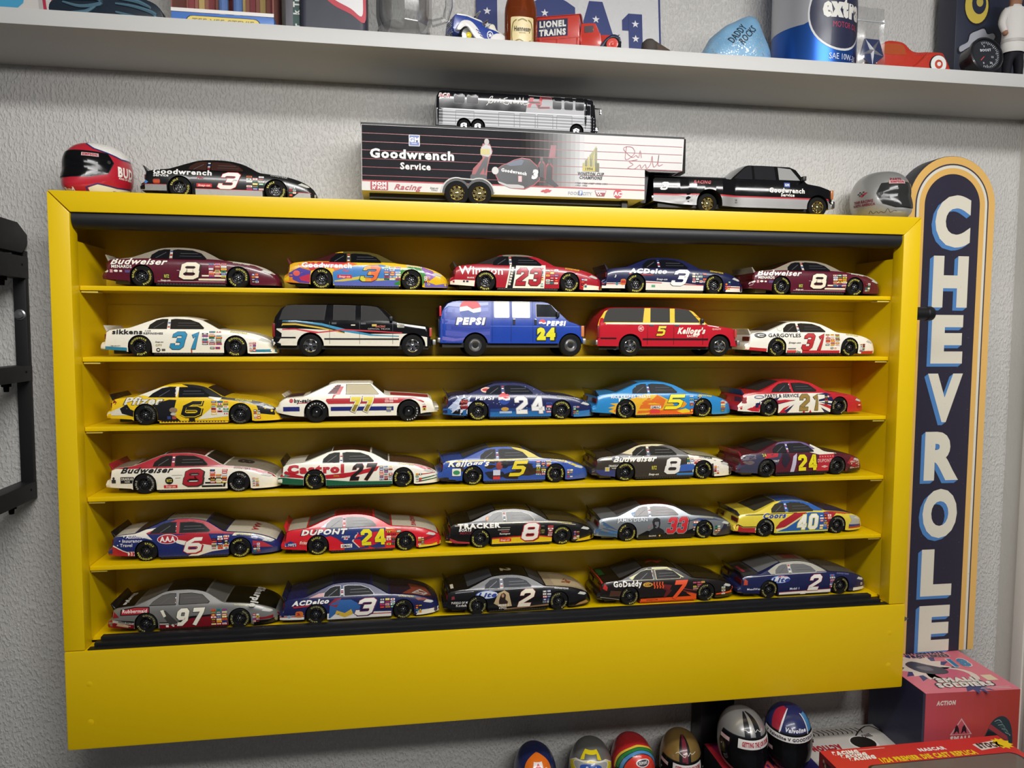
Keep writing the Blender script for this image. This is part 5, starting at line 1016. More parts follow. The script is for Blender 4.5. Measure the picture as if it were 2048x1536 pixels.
def van(label, xr, yr, z, yaw):
    sh = VAN; L = sh.L; base = '#1d3f9c'
    r = boxy('model_van', label, 'model van', sh, xr, yr, z, yaw, (24.1, 90), 7.6, 19, base, 'steel')
    holes = sh.arch_holes(1.01); pr = Print(sh.side_fn(), 6, 3, holes)
    pr.put(rect(1.2, 9.6, 34.4, 37.4), '#3b4b9c', 1, 'gloss')
    for i, (a, b, c, d, q) in enumerate([(2, 22, 30, 24.6, '#5a66b4'), (4, 14, 34, 17, '#5058a8'), (2, 30, 33, 33, '#5b6cb4'), (8, 18, 34, 20, '#2f3f94'), (2, 11, 20, 13, '#6a64b0'), (3, 34, 33, 36.6, '#8a95c4'), (14, 26, 34, 28.4, '#3547a0')]):
        pr.put([(a, b), (a + (c - a) * .4, b - .8), (c, b + .6), (c, d), (a + (c - a) * .5, d - 1), (a, d + .5)], q, 2 + i * .2, 'gloss')
    pr.put(rect(34.4, 20.2, 96, 20.6), '#4a6ac0', 3); pr.build('paint_scheme', r)
    ld = Print(sh.side_fn(), 4, 2.5, holes)
    for i, (p, c) in enumerate(globe(20.8, 31.6, 7.2)): ld.put(p, c, 5 + i * .3)
    ld.cut('globe_emblem', r)
    ld.put(text('PEPSI', 4.4, .1, .2, 1.1, at=(21, 23.6), fitw=20), '#10183c', 5); ld.put(text('PEPSI', 4.2, .07, .2, 1.1, at=(21, 23.7), fitw=19), '#e6e6ea', 6); ld.cut('lettering', r)
    for i, (p, c) in enumerate(globe(70, 22.8, 2.5)): ld.put(p, c, 5 + i * .3)
    ld.cut('globe_emblem', r)
    ld.put(text('PEPSI', 2.8, .08, .2, 1.1, at=(79.6, 22.6), fitw=13), '#e6e6ea', 6); ld.cut('lettering', r)
    ld.put(text('24', 7.0, .13, 0, 1.0, at=(72.8, 15.2)), '#22261a', 5); ld.put(text('24', 6.6, .1, 0, 1.0, at=(72.6, 15.4)), '#dcd52a', 6); ld.build('race_number', r)
    windows(r, sh, [('panel_window', rrect(37, 26.4, 47.2, 37.2, .8), '#e6e4dc'), ('panel_window', rrect(49.4, 26.4, 61.4, 37.2, .8), '#e6e4dc')], '#c9ccd6', '#e6e4dc')
    windows(r, sh, [('front_door_window', [(66, 26.8), (66, 35.6), (76, 35.4), (81.6, 28.6), (80.6, 26.8)], '#24262a')], '#b9bcc4', '#24262a')
    ws = Print(sh.top_fn(), 3, .25); ws.put([[(77, -.9), (86.6, -.94), (86.6, .94), (77, .9)]], P('#24262a', 'glass'), 2); ws.build('windshield', r)
    dl = Print(sh.side_fn(), 6, 3, holes)
    for x in (35.6, 48.4, 63.4): dl.put([rect(x, 10, x + .2, 37.6)], '#12245c', 4)
    dl.build('door_seams', r)
    for x in (49.6, 64.4):
        h = MB(); h.box(((x - 50) * L, -.0404, 21.4 * L), ((x + 1.6 - 50) * L, -.0394, 25.4 * L), P('#c9c9cc', 'chrome'), bevel=.0006); h.build('door_handle', r)
    ch = P('#b9b8b2', 'metal')
    b = MB(); b.box((-51.2 * L, -.039, 9.4 * L), (-49.4 * L, .039, 12.4 * L), ch, bevel=.001); b.build('rear_bumper', r)
    b = MB(); b.box((48.6 * L, -.0385, 8.4 * L), (50.8 * L, .0385, 12.2 * L), ch, bevel=.001); b.build('front_bumper', r)
    g = MB(); g.box((48.7 * L, -.024, 14 * L), (49.6 * L, .024, 20 * L), P('#1a1a1c', 'plastic'), bevel=.0006); g.build('grille', r)
    for sg in (-1, 1):
        h = MB(); h.box((47.4 * L, min(sg * .026, sg * .0385), 13.6 * L), (49.5 * L, max(sg * .026, sg * .0385), 21 * L), P('#c97a4a', 'gloss'), bevel=.0008); h.build('headlight', r)
        t = MB(); t.box((-50 * L, min(sg * .032, sg * .0386), 27 * L), (-48.6 * L, max(sg * .032, sg * .0386), 33.6 * L), P('#c0303a', 'gloss'), bevel=.0006); t.build('tail_lamp', r)
        m = MB(); m.box((29.6 * L, min(sg * .036, sg * .0435), 26.6 * L), (31.6 * L, max(sg * .036, sg * .0435), 30.6 * L), P('#131315', 'plastic'), bevel=.0012); m.build('side_mirror', r)
    d = MB(); d.box((-50.6 * L, -.034, 13 * L), (-49.7 * L, .034, 25 * L), P('#16181e', 'plastic'), bevel=.001); d.build('rear_door', r)
    f = MB(); f.box((-48 * L, -.034, 6 * L), (48 * L, .034, 9.2 * L), P('#161617', 'satin')); f.build('chassis', r)
    return r


CLS = Shell(.2185, [(0, 9), (.6, 11), (2, 14.2), (4.2, 15.8), (6, 16.4), (16, 17.4), (18.5, 18.2), (33, 25), (36, 25.6), (57, 25.6), (58.6, 24.8), (66.5, 18.4), (68, 18.0), (82, 17.2), (94.6, 16), (96.4, 14.6), (97.6, 11), (98, 9.6), (99, 9.2), (100, 8.6)],
            [(0, 7.6), (2, 12.6), (5, 15), (18, 16.6), (66, 17.2), (80, 16.2), (94, 15), (97, 12), (100, 7.6)], [(0, 6.6), (10, 4.4), (15, 4), (85, 4), (92, 5.6), (100, 6)], [(0, 16.4), (3, 17), (20, 17.4), (80, 17.4), (96, 16.6), (100, 15.8)],
            [(-2, .95), (0, .955), (.3, .99), (.55, 1), (.8, .985), (1, .945)], .72, 25.6, 1.1, [(24.2, 6.9, 7.6), (81.6, 6.9, 7.6)], smooth=False)


def classic(label, xr, yr, z, yaw):
    sh = CLS; L = sh.L
    r = boxy('stock_car', label, 'model car', sh, xr, yr, z, yaw, (24.2, 81.6), 6.7, 17.4, '#e8e2d0', 'dish')
    holes = sh.arch_holes(1.02); pr = Print(sh.side_fn(), 4, 2.5, holes)
    rd, bl = '#b03036', '#232a6c'
    pr.put([(30, 13.8), (31.6, 11.8), (78, 12), (84, 14.8), (91, 12.2), (91.6, 12.8), (86, 15.6), (76, 15.6), (34.8, 15.2), (34.4, 17.2), (37.6, 22.6), (41, 22.6), (38.6, 17.6), (36.6, 17.6), (34, 15.2), (30.4, 15)], rd, 1, 'gloss')
    pr.cut('red_stripe', r); pr.put([rect(4, 7.4, 14, 10.2)], bl, 1, 'gloss'); pr.cut('blue_stripe', r); pr.put([rect(33, 7.4, 72, 10)], bl, 1, 'gloss'); pr.build('blue_stripe', r)
    tp = Print(sh.top_fn(), 4, .25); tp.put([rect(70, -.9, 94, -.25)], '#9c2a30', 1); tp.cut('hood_stripe', r); tp.put([rect(70, .25, 94, .9)], '#9c2a30', 1); tp.cut('hood_stripe', r); tp.put([rect(5, -.8, 16, .8)], '#3a2430', 1); tp.build('deck_panel', r)
    ld = Print(sh.side_fn(), 3, 2, holes)
    ld.put(text('hy-gain', 2.2, .06, 0, 1, at=(16, 14.0), fitw=10.6), '#1d1b20', 5); ld.put([ell(9, 14, 1.3, 1.3, 8)], '#b03036', 5); ld.put([rect(13, 12.4, 20.6, 12.8)], '#b03036', 5)
    ld.cut('sponsor_name', r); stickers(ld, 66.6, 12.6, 75, 15.6, 3, 2, ['#d8908a', '#c96a66', '#e0c0b8'], 11); stickers(ld, 67.6, 6.6, 71, 10.4, 1, 3, ['#8a8a3a', '#d8d4c4', '#5a6a9a'], 12)
    stickers(ld, 90.4, 7.2, 93, 12.6, 1, 3, PAL, 13); so = ld.build('sticker_block', r); so['kind'] = 'stuff'
    nd = Print(sh.side_fn(), 3, 2, holes)
    kw = dict(wide=1.02, shear=.1, bold=.27, gap=.2, at=(51.6, 11.4))
    nd.put(digits('77', 8.8, grow=.075, **kw), '#2a2416', 6); nd.put(digits('77', 8.8, grow=.055, **kw), '#e8e2d0', 7); f7 = digits('77', 8.8, **kw); nd.put(f7, '#8c7a30', 8); nd.put(minus(f7, [(30, 0), (70, 0), (70, 11.2), (30, 11.2)]), '#d8c23c', 9); nd.build('race_number', r)
    windows(r, sh, [('door_window', [(42.6, 17.8), (42.8, 23.8), (57.4, 23.8), (62.6, 18), (61.8, 17.6)], '#b8ad8e')], '#24211c', '#b8ad8e')
    for sg in (-1, 1):
        q = Print(sh.side_fn(sg), 3, 2); q.put([(31, 18.2), (36.8, 23.6), (39.4, 23.6), (36.4, 18.2)], '#1c1a1c', 4)
        for i in range(5): q.put([[(31.6 + i * .9, 18.7 + i * 1.0), (36.8 + i * .45, 18.7 + i * 1.0), (36.9 + i * .45, 19.0 + i * 1.0), (31.9 + i * .9, 19.0 + i * 1.0)]], '#9a3a3c', 6)
        q.build('louvred_quarter_window', r)
    ws = Print(sh.top_fn(), 3, .25); ws.put([[(59, -.9), (66, -.94), (66, .94), (59, .9)]], P('#1c1a18', 'glass'), 2); ws.build('windshield', r)
    rw = Print(sh.top_fn(), 3, .25); rw.put([[(20, -.8), (31.5, -.84), (31.5, .84), (20, .8)]], P('#2a2622', 'glass'), 2); rw.build('rear_window', r)
    b = MB(); b.box((48 * L, -.0365, 7.4 * L), (50.6 * L, .0365, 9.9 * L), P('#d4d0c0', 'gloss'), bevel=.0008); b.box((48.4 * L, -.037, 8.3 * L), (50.75 * L, .037, 8.7 * L), P('#2a2a2c', 'gloss')); b.build('front_bumper', r)
    b = MB(); b.box((-50.6 * L, -.036, 7.4 * L), (-49.2 * L, .036, 10 * L), P('#d4d0c0', 'gloss'), bevel=.0008); b.build('rear_bumper', r)
    s = MB(); s.prism([(-45.4 * L, 16.2 * L), (-44.8 * L, 16.2 * L), (-46.4 * L, 18.2 * L), (-46.9 * L, 18.1 * L)], -.033, .033, P('#cfc8b2', 'gloss')); s.build('spoiler', r)
    f = MB(); f.box((-48 * L, -.031, 3.2 * L), (46 * L, .031, 5.4 * L), P('#161617', 'satin')); f.build('chassis', r)
    lb = MB(); lm = P('#d9d6cc', 'print')
    for (wx, c0) in ((24.2, 150), (81.6, 20)):
        R = 6.7 * L * .82
        for i, s_ in enumerate('GOODYEAR'):
            for p in text(s_, .0016, .03, sx=1.2):
                q = [];
                for a, b2 in p:
                    th = math.radians(c0 - i * 17) - a / R; q.append(((wx - 50) * L + (R + b2) * math.cos(th), -17.4 * L + .0004, 6.7 * L + (R + b2) * math.sin(th)))
                lb.add(q, [tuple(range(len(q)))], lm)
    lb.build('tyre_lettering', r, smooth=-40)
    return r


DUA = Shell(.283, [(0, 17.6), (1, 18.6), (50 - 9, 18.8), (41.4, 19), (50, 26.2), (52, 26.9), (60, 27), (75, 26.8), (78.4, 25.4), (83.5, 18.6), (84.6, 18), (92, 17), (97, 15.6), (98.6, 14.8), (99.2, 8), (100, 7.4)],
            [(0, 16.8), (41, 17.6), (83, 17.6), (90, 16), (98, 13.6), (100, 7)], [(0, 6.2), (19, 5.6), (21, 4.2), (80, 4), (97, 5.2), (100, 5)],
            [(0, 12.4), (14, 12.8), (18, 14.8), (22, 15.8), (36, 15.8), (40, 14.6), (43, 13.4), (90, 13.4), (97, 12.8), (100, 12.2)], [(-2, .97), (0, .975), (.3, .99), (.55, 1), (.85, .985), (1, .955)], .78, 27, .9, [(29, 5.4, 6.9), (90.5, 5.4, 6.2)], smooth=False)


def dually(label, xr, yr, z, yaw):
    sh = DUA; L = sh.L
    r = boxy('model_pickup', label, 'model truck', sh, xr, yr, z, yaw, (29, 90.5), 5.3, 13.2, '#0c0c0e', 'gold', paint='sharp')
    holes = sh.arch_holes(1.01); pr = Print(sh.side_fn(), 4, 2, holes)
    pr.put([(0, 6), (20, 4), (80, 4), (100, 4.6), (99.6, 8.6), (92, 9), (38, 9), (0, 9)], '#a4a3a3', 1, 'pearl'); pr.cut('silver_sill', r); pr.put([(0, 9.0), (99.4, 9.0), (99.4, 9.7), (0, 9.7)], '#b0242e', 2); pr.build('red_line', r)
    ld = Print(sh.side_fn(), 3, 2, holes)
    for s_, x_, q_, h_, c_, b_, sh_2, w_ in (('Goodwrench', 72.6, 13.3, 2.3, '#dedbd4', .04, 0, 20), ('Service', 73, 11, 1.5, '#dedbd4', .04, 0, 7.6), ('RACING', 25, 15.6, 1.5, '#9c2630', .05, .3, 9), ('RCR', 43.6, 7.4, .9, '#2a2a2c', .04, .3, None), ('RICHARD', 43.2, 6.2, .6, '#2a2a2c', .02, 0, None)):
        ld.put(text(s_, h_, b_, sh_2, at=(x_, q_), fitw=w_), c_, 5); ld.cut('lettering', r)
    ld.put([rect(71, 15, 74.2, 17.4)], '#2c4f9c', 5); ld.put(text('GM', 1.1, .04, at=(72.6, 16.2)), '#dedbd4', 6); ld.cut('maker_badge', r); ld.put(digits('3', 4, 1.5, .35, .22, at=(6, 13.6)), '#d8d4cc', 5); ld.build('race_number', r)
    windows(r, sh, [('cab_quarter_window', [(43.6, 18.8), (48.8, 23.6), (52, 25.4), (53.4, 25.4), (53.4, 18.8)], '#222225'), ('rear_door_window', [(55, 18.8), (55, 25.6), (66, 25.6), (66.4, 18.8)], '#232326'), ('front_door_window', [(68.4, 18.8), (68.2, 25.4), (75.4, 24.8), (80.2, 18.8)], '#8f8f8d')], '#0c0c0e', '#222225')
    ws = Print(sh.top_fn(), 3, .25); ws.put([[(78.8, -.9), (83, -.94), (83, .94), (78.8, .9)]], P('#232326', 'glass'), 2); ws.build('windshield', r)
    b = MB(); b.box((48.6 * L, -.0365, 4.9 * L), (50.4 * L, .0365, 8.6 * L), P('#c9c3b4', 'chrome'), bevel=.001); b.build('front_bumper', r)
    for sg in (-1, 1):
        h = MB(); h.box((48 * L, min(sg * .026, sg * .0368), 9.6 * L), (49.35 * L, max(sg * .026, sg * .0368), 14.4 * L), P('#a8632c', 'gloss'), bevel=.0008); h.build('turn_lamp', r)
        m = MB(); m.box((30.2 * L, min(sg * .037, sg * .045), 18.2 * L), (32 * L, max(sg * .037, sg * .045), 20.6 * L), P('#131315', 'plastic'), bevel=.001); m.build('side_mirror', r)
    b = MB(); b.box((-50.6 * L, -.034, 5.8 * L), (-49.4 * L, .034, 8.8 * L), P('#c9c3b4', 'chrome'), bevel=.001); b.build('rear_bumper', r)
    t = MB(); t.box((-49 * L, -.03, 18.7 * L), (-10 * L, .03, 19.3 * L), P('#1a1a1c', 'satin'), bevel=.0005); t.build('bed_cover', r)
    a = MB(); a.tube([(-22 * L, 0, 19 * L), (-22 * L, 0, 19.4 * L)], .004, P('#2a2a2c', 'satin'), 10); a.box((-25 * L, -.012, 19.2 * L), (-19 * L, .012, 19.5 * L), P('#2a2a2c', 'satin'), bevel=.0006); a.build('hitch', r)
    f = MB(); f.box((-47 * L, -.03, 3.2 * L), (46 * L, .03, 5.4 * L), P('#161617', 'satin')); f.build('chassis', r)
    return r


BUS = Shell(.2335, [(0, 4.6), (.3, 12), (.8, 22), (2.2, 24.4), (4.4, 24.9), (60, 24.9), (94.6, 24.6), (97, 23.6), (98.6, 19), (99.6, 12), (100, 5)], [(0, 4), (1, 20), (3, 22.8), (96, 22.6), (98.4, 17), (100, 4.4)], [(0, 3.2), (100, 3.2)],
            [(0, 14.6), (2, 15.6), (92, 15.6), (97, 14.8), (100, 13)], [(-2, .985), (0, .99), (.3, 1), (.8, 1), (.97, 1), (1, .99)], .9, 24.9, 1.4, [(17, 3.6, 4.4), (25.4, 3.6, 4.4), (86.6, 3.6, 4.4)], smooth=False, N=40)


def bus(label, xr, yr, z, yaw):
    sh = BUS; L = sh.L
    r = boxy('model_bus', label, 'model bus', sh, xr, yr, z, yaw, (17, 25.4, 86.6), 3.7, 15.5, '#121318', 'busw', .009, 'sharp')
    holes = sh.arch_holes(1.01); pr = Print(sh.side_fn(), 5, 3, holes); si = '#c3c3c6'
    pr.put(rect(.6, 3.4, 99.6, 13.2), '#a2a3a6', 1, 'satin'); pr.cut('chrome_side', r); pr.put([(54.6, 13.2), (56.6, 24.4), (99, 24.4), (99.4, 13.2)], '#aaaaac', 1, 'satin'); pr.cut('silver_panel', r)
    for i in range(9): pr.put(rect(2, 4.6 + i * .9, 98, 4.95 + i * .9), '#6e7074' if i % 2 else '#d0d0d2', 2, 'satin')  # flat light and dark stripes paint the sheen and shade of chrome ribs
    so = pr.cut('fluting_shading', r); so['kind'] = 'stuff'
    pr.put(rect(.8, 12.6, 99.4, 13.1), '#dcdcde', 3); pr.cut('chrome_strip', r); pr.put(rect(55, 16.2, 98.6, 16.5), '#77777c', 3); pr.build('window_line', r)
    ld = Print(sh.side_fn(), 4, 3, holes)
    for (a, b2) in ((12, 8), (38, 6.5), (51, 6.5), (62, 6.5), (74, 6.5)): ld.put(stroke([(a, 4.2), (a, 12), (a + b2 + 3, 12), (a + b2 + 3, 4.2)], .3), '#5d5e62', 5); ld.cut('luggage_hatch', r)
    sig = smooth_line([(30.5, 16), (33, 19), (34.4, 21.4), (33, 21), (31.6, 18), (33.6, 17.6), (35, 19.6), (35.4, 17.8), (37, 20), (37.4, 18), (38.8, 20.6), (39, 18), (40.4, 19), (40.8, 17.6)], 3)
    ld.put(stroke(sig, .35), '#d9d7d2', 5)
    sig = smooth_line([(44, 21.2), (41.6, 20.4), (43, 19.4), (41, 18), (44, 17), (45.4, 19), (46, 17.6), (46.8, 19.6), (48, 18), (48.6, 21.4), (48.8, 18.2), (50, 19.2), (50.4, 17.8), (51.6, 21.8), (52, 18.2), (53, 18), (53.6, 22), (54, 17.4), (58, 19)], 3)
    ld.put(stroke([(a - .6, b2) for a, b2 in sig], .35), '#d9d7d2', 5); ld.cut('signature', r)
    ld.put(text('RCR', 2.0, .06, .3, at=(5.2, 20.8), fitw=6.6), '#d9d7d2', 5); ld.put(text('RCR', 2.0, .02, .3, at=(5.6, 20.4), fitw=6.6), '#a8242c', 6); ld.cut('lettering', r)
    ld.put([(57, 22), (59.6, 22), (59, 20), (62.6, 20), (63.6, 23), (70.4, 23), (71, 21.6), (65, 21.4), (64.4, 19.6), (64.4, 18), (63.6, 17), (69.4, 17.2), (69.6, 16), (62.4, 15.6), (60.6, 18.4), (58.4, 18.4), (57.4, 16), (55.6, 16), (56.6, 19.6)], '#b0303a', 4)
    ld.put([(63.8, 22.6), (70, 22.6), (70.4, 21.8), (64.6, 21.9)], '#17171a', 6); ld.put([(61.6, 18), (64, 17.9), (62.9, 16.6), (69.2, 16.8), (69.2, 16.2), (62.6, 15.9)], '#17171a', 6); ld.put(rect(56.6, 18.8, 63.4, 19.6), '#17171a', 6); ld.build('race_number', r)
    items = [('side_window', rrect(11, 16.4, 17.4, 22.8, .7), '#0e0e12'), ('side_window', rrect(18.8, 16.4, 25.4, 22.8, .7), '#0e0e12')] + [('side_window', rrect(x, 16.0, x + 5.4, 23.0, .9), '#1b1b1e') for x in (71.4, 78.6, 85.6)]
    windows(r, sh, items, '#0a0a0c', '#1b1b1e', 5)
    windows(r, sh, [('door_window', rrect(93.0, 13.6, 95.2, 19, .5), '#1b1b1e'), ('door_window', rrect(95.8, 13.6, 97.8, 19, .5), '#1b1b1e'), ('door_window', rrect(93.2, 20, 97, 22.8, .6), '#1b1b1e')], '#0a0a0c', '#1b1b1e', 5)
    w = MB(); w.box((47.6 * L, -.028, 12.5 * L), (49.2 * L, .028, 21 * L), P('#1b1b1e', 'glass'), bevel=.002); w.build('windshield', r)
    for sg in (-1, 1):
        m = MB(); m.tube([(48.5 * L, sg * .033, 18 * L), (51 * L, sg * .04, 17 * L)], .0008, P('#c9c9cc', 'chrome')); m.box((50.6 * L, min(sg * .038, sg * .043), 13.4 * L), (51.4 * L, max(sg * .038, sg * .043), 17 * L), P('#c9c9cc', 'chrome'), bevel=.0005); m.build('side_mirror', r)
    b = MB(); b.box((49 * L, -.033, 4 * L), (50.6 * L, .033, 7 * L), P('#c9c9cc', 'chrome'), bevel=.0008); b.build('front_bumper', r)
    f = MB(); f.box((-48 * L, -.03, 2.4 * L), (48 * L, .03, 4 * L), P('#161617', 'satin')); f.build('chassis', r)
    return r


def trailer(label, z):
    """gooseneck race-car transporter; x runs along the cabinet"""
    X0, X1, X2 = .3816, .7800, .8420; zt, zb, zn = .8262, .7372, .7790; y0, y1 = .028, .112
    r = thing('transporter_trailer', label, 'model trailer', ((X0 + X1) / 2, (y0 + y1) / 2, z))
    ox, oy, oz = (X0 + X1) / 2, (y0 + y1) / 2, .7204
    T = lambda x, zz: (x - ox, zz - oz)
    outline = [T(X0, zb), T(X1, zb), T(X1, zn), T(X2 - .006, zn), T(X2 - .004, zt), T(X0, zt)]
    b = MB(); b.prism(outline, y0 - oy, y1 - oy, P('#d8d6d4', 'matte'), bevel=.0012); b.build('box_body', r)
    e = MB(); e.prism([(X2 - .0062 - ox, y0 - oy + .001), (X2 + .001 - ox, y0 - oy + .007), (X2 + .001 - ox, y1 - oy - .007), (X2 - .0062 - ox, y1 - oy - .001)], zn - oz - .0006, zt - oz + .0006, P('#17171a', 'gloss'), axis='z'); e.build('nose_panel', r)
    tp = MB(); tp.box((X0 - ox - .0006, y0 - oy - .0006, zt - oz - .0012), (X2 - .004 - ox, y1 - oy + .0006, zt - oz + .0012), P('#17171a', 'satin')); tp.build('roof_edge', r)
    neck = MB(); neck.prism([T(X1, zn), T(X2 - .008, zn), T(X2 - .016, zn - .0025), T(X1 + .006, zn - .0025)], y0 - oy, y1 - oy, P('#17171a', 'gloss'))
    neck.prism([T(X1 + .002, zn - .003), T(X1 + .010, zn - .003), T(X1 + .006, zb - .002), T(X1 - .002, zb - .002)], y0 - oy + .014, y1 - oy - .012, P('#1a1a1c', 'satin')); neck.build('gooseneck', r)
    fn = lambda a, q, k: (a - ox, y0 - oy - .0003 - k * .00008, q - oz)
    pr = Print(fn)
    # the black field fades into the white one in steps of grey
    n = 14; xa, xb = .600, .690
    pr.put(rect(X0 + .001, .7512, xa, zt - .002), '#1b1b1f', 1, 'matte')
    for i in range(n):
        t = (i + .5) / n; v = int(27 + (216 - 27) * t); c = '#%02x%02x%02x' % (v, v, v)
        pr.put(rect(xa + (xb - xa) * i / n, .7512, xa + (xb - xa) * (i + 1) / n, zt - .002), c, 1, 'matte')
    for i in range(6):
        q = .757 + i * .0112; pr.put(rect(X0 + .001, q, X1 if q < zn else X2 - .007, q + .0007), '#8c2a34', 2)
    pr.put(rect(X0 + .001, .7496, X1, .7512), '#b0242e', 2); pr.put(rect(X1, zn, X2 - .007, zn + .0009), '#b0242e', 2)
    pr.build('paint_scheme', r)
    ld = Print(fn)
    ld.put(rrect(.4452, .7985, .4600, .8136, .0008), '#d8d6d4', 4); ld.put(rrect(.4460, .7993, .4592, .8128, .0006), '#244a94', 5); ld.put(text('GM', .0058, .05, at=(.4526, .8070)), '#d8d6d4', 6); ld.put(rect(.4492, .8018, .4560, .8024), '#d8d6d4', 6)
    ld.cut('maker_badge', r)
    ld.put(text('Goodwrench', .0112, .045, at=(.4500, .7872), fitw=.114), '#cfccca', 5); ld.put(text('Service', .0084, .04, at=(.4540, .7716), fitw=.041), '#cfccca', 5)
    ld.cut('sponsor_name', r)
    ld.put(text('Racing', .0070, .02, .35, at=(.4440, .7434), fitw=.036), '#a02a38', 5); ld.put(text('Snap-on', .0022, .02, .25, at=(.4795, .7435)), '#4a4a4e', 5); ld.put(text('TOOLS', .0018, .02, .1, at=(.4795, .7405)), '#4a4a4e', 5)
    ld.cut('sponsor_name', r)
    ld.put(rrect(.3936, .7384, .4170, .7494, .001), '#9c2434', 5); ld.put(text('MOM', .0042, .08, at=(.4054, .7466), fitw=.019), '#e0d8d4', 6); ld.put(text("N' POPS", .0036, .06, at=(.4054, .7412), fitw=.019), '#e0d8d4', 6)
    ld.cut('sponsor_logo', r)
    # the pictured car, victory figures and trophy
    P1 = [(.5650, .7640), (.5668, .7720), (.5735, .7772), (.5805, .7800), (.5900, .7850), (.6010, .7880), (.6120, .7868), (.6200, .7800), (.6260, .7740), (.6255, .7600), (.6180, .7530), (.6050, .7470), (.5850, .7480), (.5700, .7540)]
    ld.put(scale_poly(P1, .06), '#9c2a30', 3); ld.put(P1, '#15161c', 5)
    ld.put([(.5780, .7790), (.5890, .7840), (.6000, .7866), (.6040, .7850), (.6010, .7790), (.5850, .7770)], '#4a5468', 6); ld.put(ell(.5636, .7700, .0048, .0052), '#b9b7b4', 6); ld.put([(.5670, .7560), (.5800, .7520), (.5960, .7520), (.6050, .7500), (.6040, .7470), (.5850, .7470), (.5690, .7530)], '#a8a6a4', 6)
    ld.put(text('Goodwrench', .0042, .05, at=(.5900, .7694), rot=-.12, fitw=.036), '#d8d6d4', 7); ld.put(text('3', .0108, .08, .2, at=(.6200, .7670)), '#d8d6d4', 7); ld.put(ell(.6060, .7560, .0040, .0075), '#0c0c0e', 7); ld.put(rect(.5960, .7560, .6010, .7640), '#c9a0a0', 7)
    ld.cut('pictured_car', r)
    ld.put([(.5300, .7600), (.5330, .7720), (.5390, .7780), (.5460, .7860), (.5440, .7960), (.5460, .8060), (.5560, .8060), (.5600, .7960), (.5560, .7860), (.5530, .7740), (.5520, .7620), (.5420, .7560)], '#8c2a30', 3)
    ld.put([(.5350, .7620), (.5450, .7800), (.5500, .7880), (.5540, .7880), (.5520, .7740), (.5490, .7640), (.5480, .7740), (.5420, .7640)], '#18181c', 5); ld.put([(.5440, .7900), (.5440, .8010), (.5500, .8050), (.5570, .8030), (.5590, .7930), (.5540, .7880)], '#a3a1a2', 5); ld.put(ell(.5516, .8086, .0034, .0042), '#9c9490', 5); ld.put(rect(.5430, .7910, .5560, .7990), '#a8983c', 6); ld.put(rrect(.5290, .7540, .5520, .7640, .003), '#18181c', 4)
    ld.cut('victory_figure', r)
    for cx, cz, s in ((.6290, .7760, 1), (.6400, .7720, 1.15)):
        ld.put([(cx - .0050 * s, cz - .012), (cx - .0046 * s, cz + .006), (cx, cz + .013 * s), (cx + .0050 * s, cz + .006), (cx + .0040 * s, cz - .014)], '#8c2a30', 3); ld.put([(cx - .0040 * s, cz - .012), (cx - .0036 * s, cz + .005), (cx, cz + .009 * s), (cx + .0040 * s, cz + .005), (cx + .0034 * s, cz - .014)], '#18181c', 5); ld.put(ell(cx, cz + .0115 * s, .0026, .0030), '#241c1c', 5)
    ld.put([(.6390, .7900), (.6420, .8080), (.6500, .8080), (.6480, .7900)], '#7c2a34', 4); ld.put([(.6370, .7640), (.6450, .7600), (.6540, .7520), (.6480, .7500), (.6340, .7580)], '#18181c', 4)
    ld.cut('victory_figures', r)
    for i in range(6): ld.put([(.6880 + i * .0036, .7800), (.6880 + i * .0036, .7850 + i * .0042), (.6908 + i * .0036, .7862 + i * .0042), (.6908 + i * .0036, .7800)], '#6d6a34' if i % 2 else '#a39c4c', 4)
    ld.put([(.7000, .7900), (.7060, .8020), (.7080, .8100), (.7040, .8040), (.6980, .7960)], '#8a8340', 5); ld.put(rect(.6880, .7740, .7060, .7806), '#b3a43c', 5); ld.put(rect(.7060, .7740, .7120, .7860), '#5c5a34', 5); ld.put(text('1994', .0034, .05, at=(.6970, .7773)), '#2a2812', 6)
    ld.cut('trophy', r)
    ld.put(text('WINSTON CUP', .0042, .05, .2, at=(.7000, .7704), fitw=.038), '#1c1c20', 5); ld.put(text('CHAMPIONS', .0042, .05, .2, at=(.7000, .7652), fitw=.033), '#1c1c20', 5); ld.put(text('1980 1986 1987 1990 1991', .0022, .02, .2, at=(.7010, .7572), fitw=.048), '#3a3a40', 5); ld.put(text('1993 1994', .0022, .02, .2, at=(.6860, .7538), fitw=.018), '#3a3a40', 5)
    ld.cut('champions_lettering', r)
    s1 = smooth_line([(.7520, .8110), (.7500, .7950), (.7540, .7930), (.7640, .8020), (.7600, .8100), (.7500, .8100), (.7480, .8060), (.7600, .7960), (.7660, .7990), (.7700, .7960), (.7720, .8060), (.7740, .7960)], 3); ld.put(stroke(s1, .0007), '#9c2a3c', 5)
    s2 = smooth_line([(.7680, .7930), (.7560, .7900), (.7620, .7860), (.7540, .7810), (.7640, .7800), (.7720, .7860), (.7740, .7810), (.7800, .7870), (.7820, .7810), (.7880, .7880), (.7900, .7990), (.7920, .7840), (.7980, .7890), (.8000, .8010), (.7990, .7860), (.8060, .7880)], 3); ld.put(stroke(s2, .0007), '#9c2a3c', 5)
    ld.cut('signature', r)
    ld.put([(.6280, .7440), (.6310, .7462), (.6342, .7462), (.6350, .7474), (.6400, .7474), (.6396, .7462), (.6440, .7462), (.6410, .7432), (.6376, .7432), (.6370, .7420), (.6330, .7420), (.6332, .7432), (.6290, .7432)], '#b0303a', 5)
    ld.cut('bow_tie_logo', r)
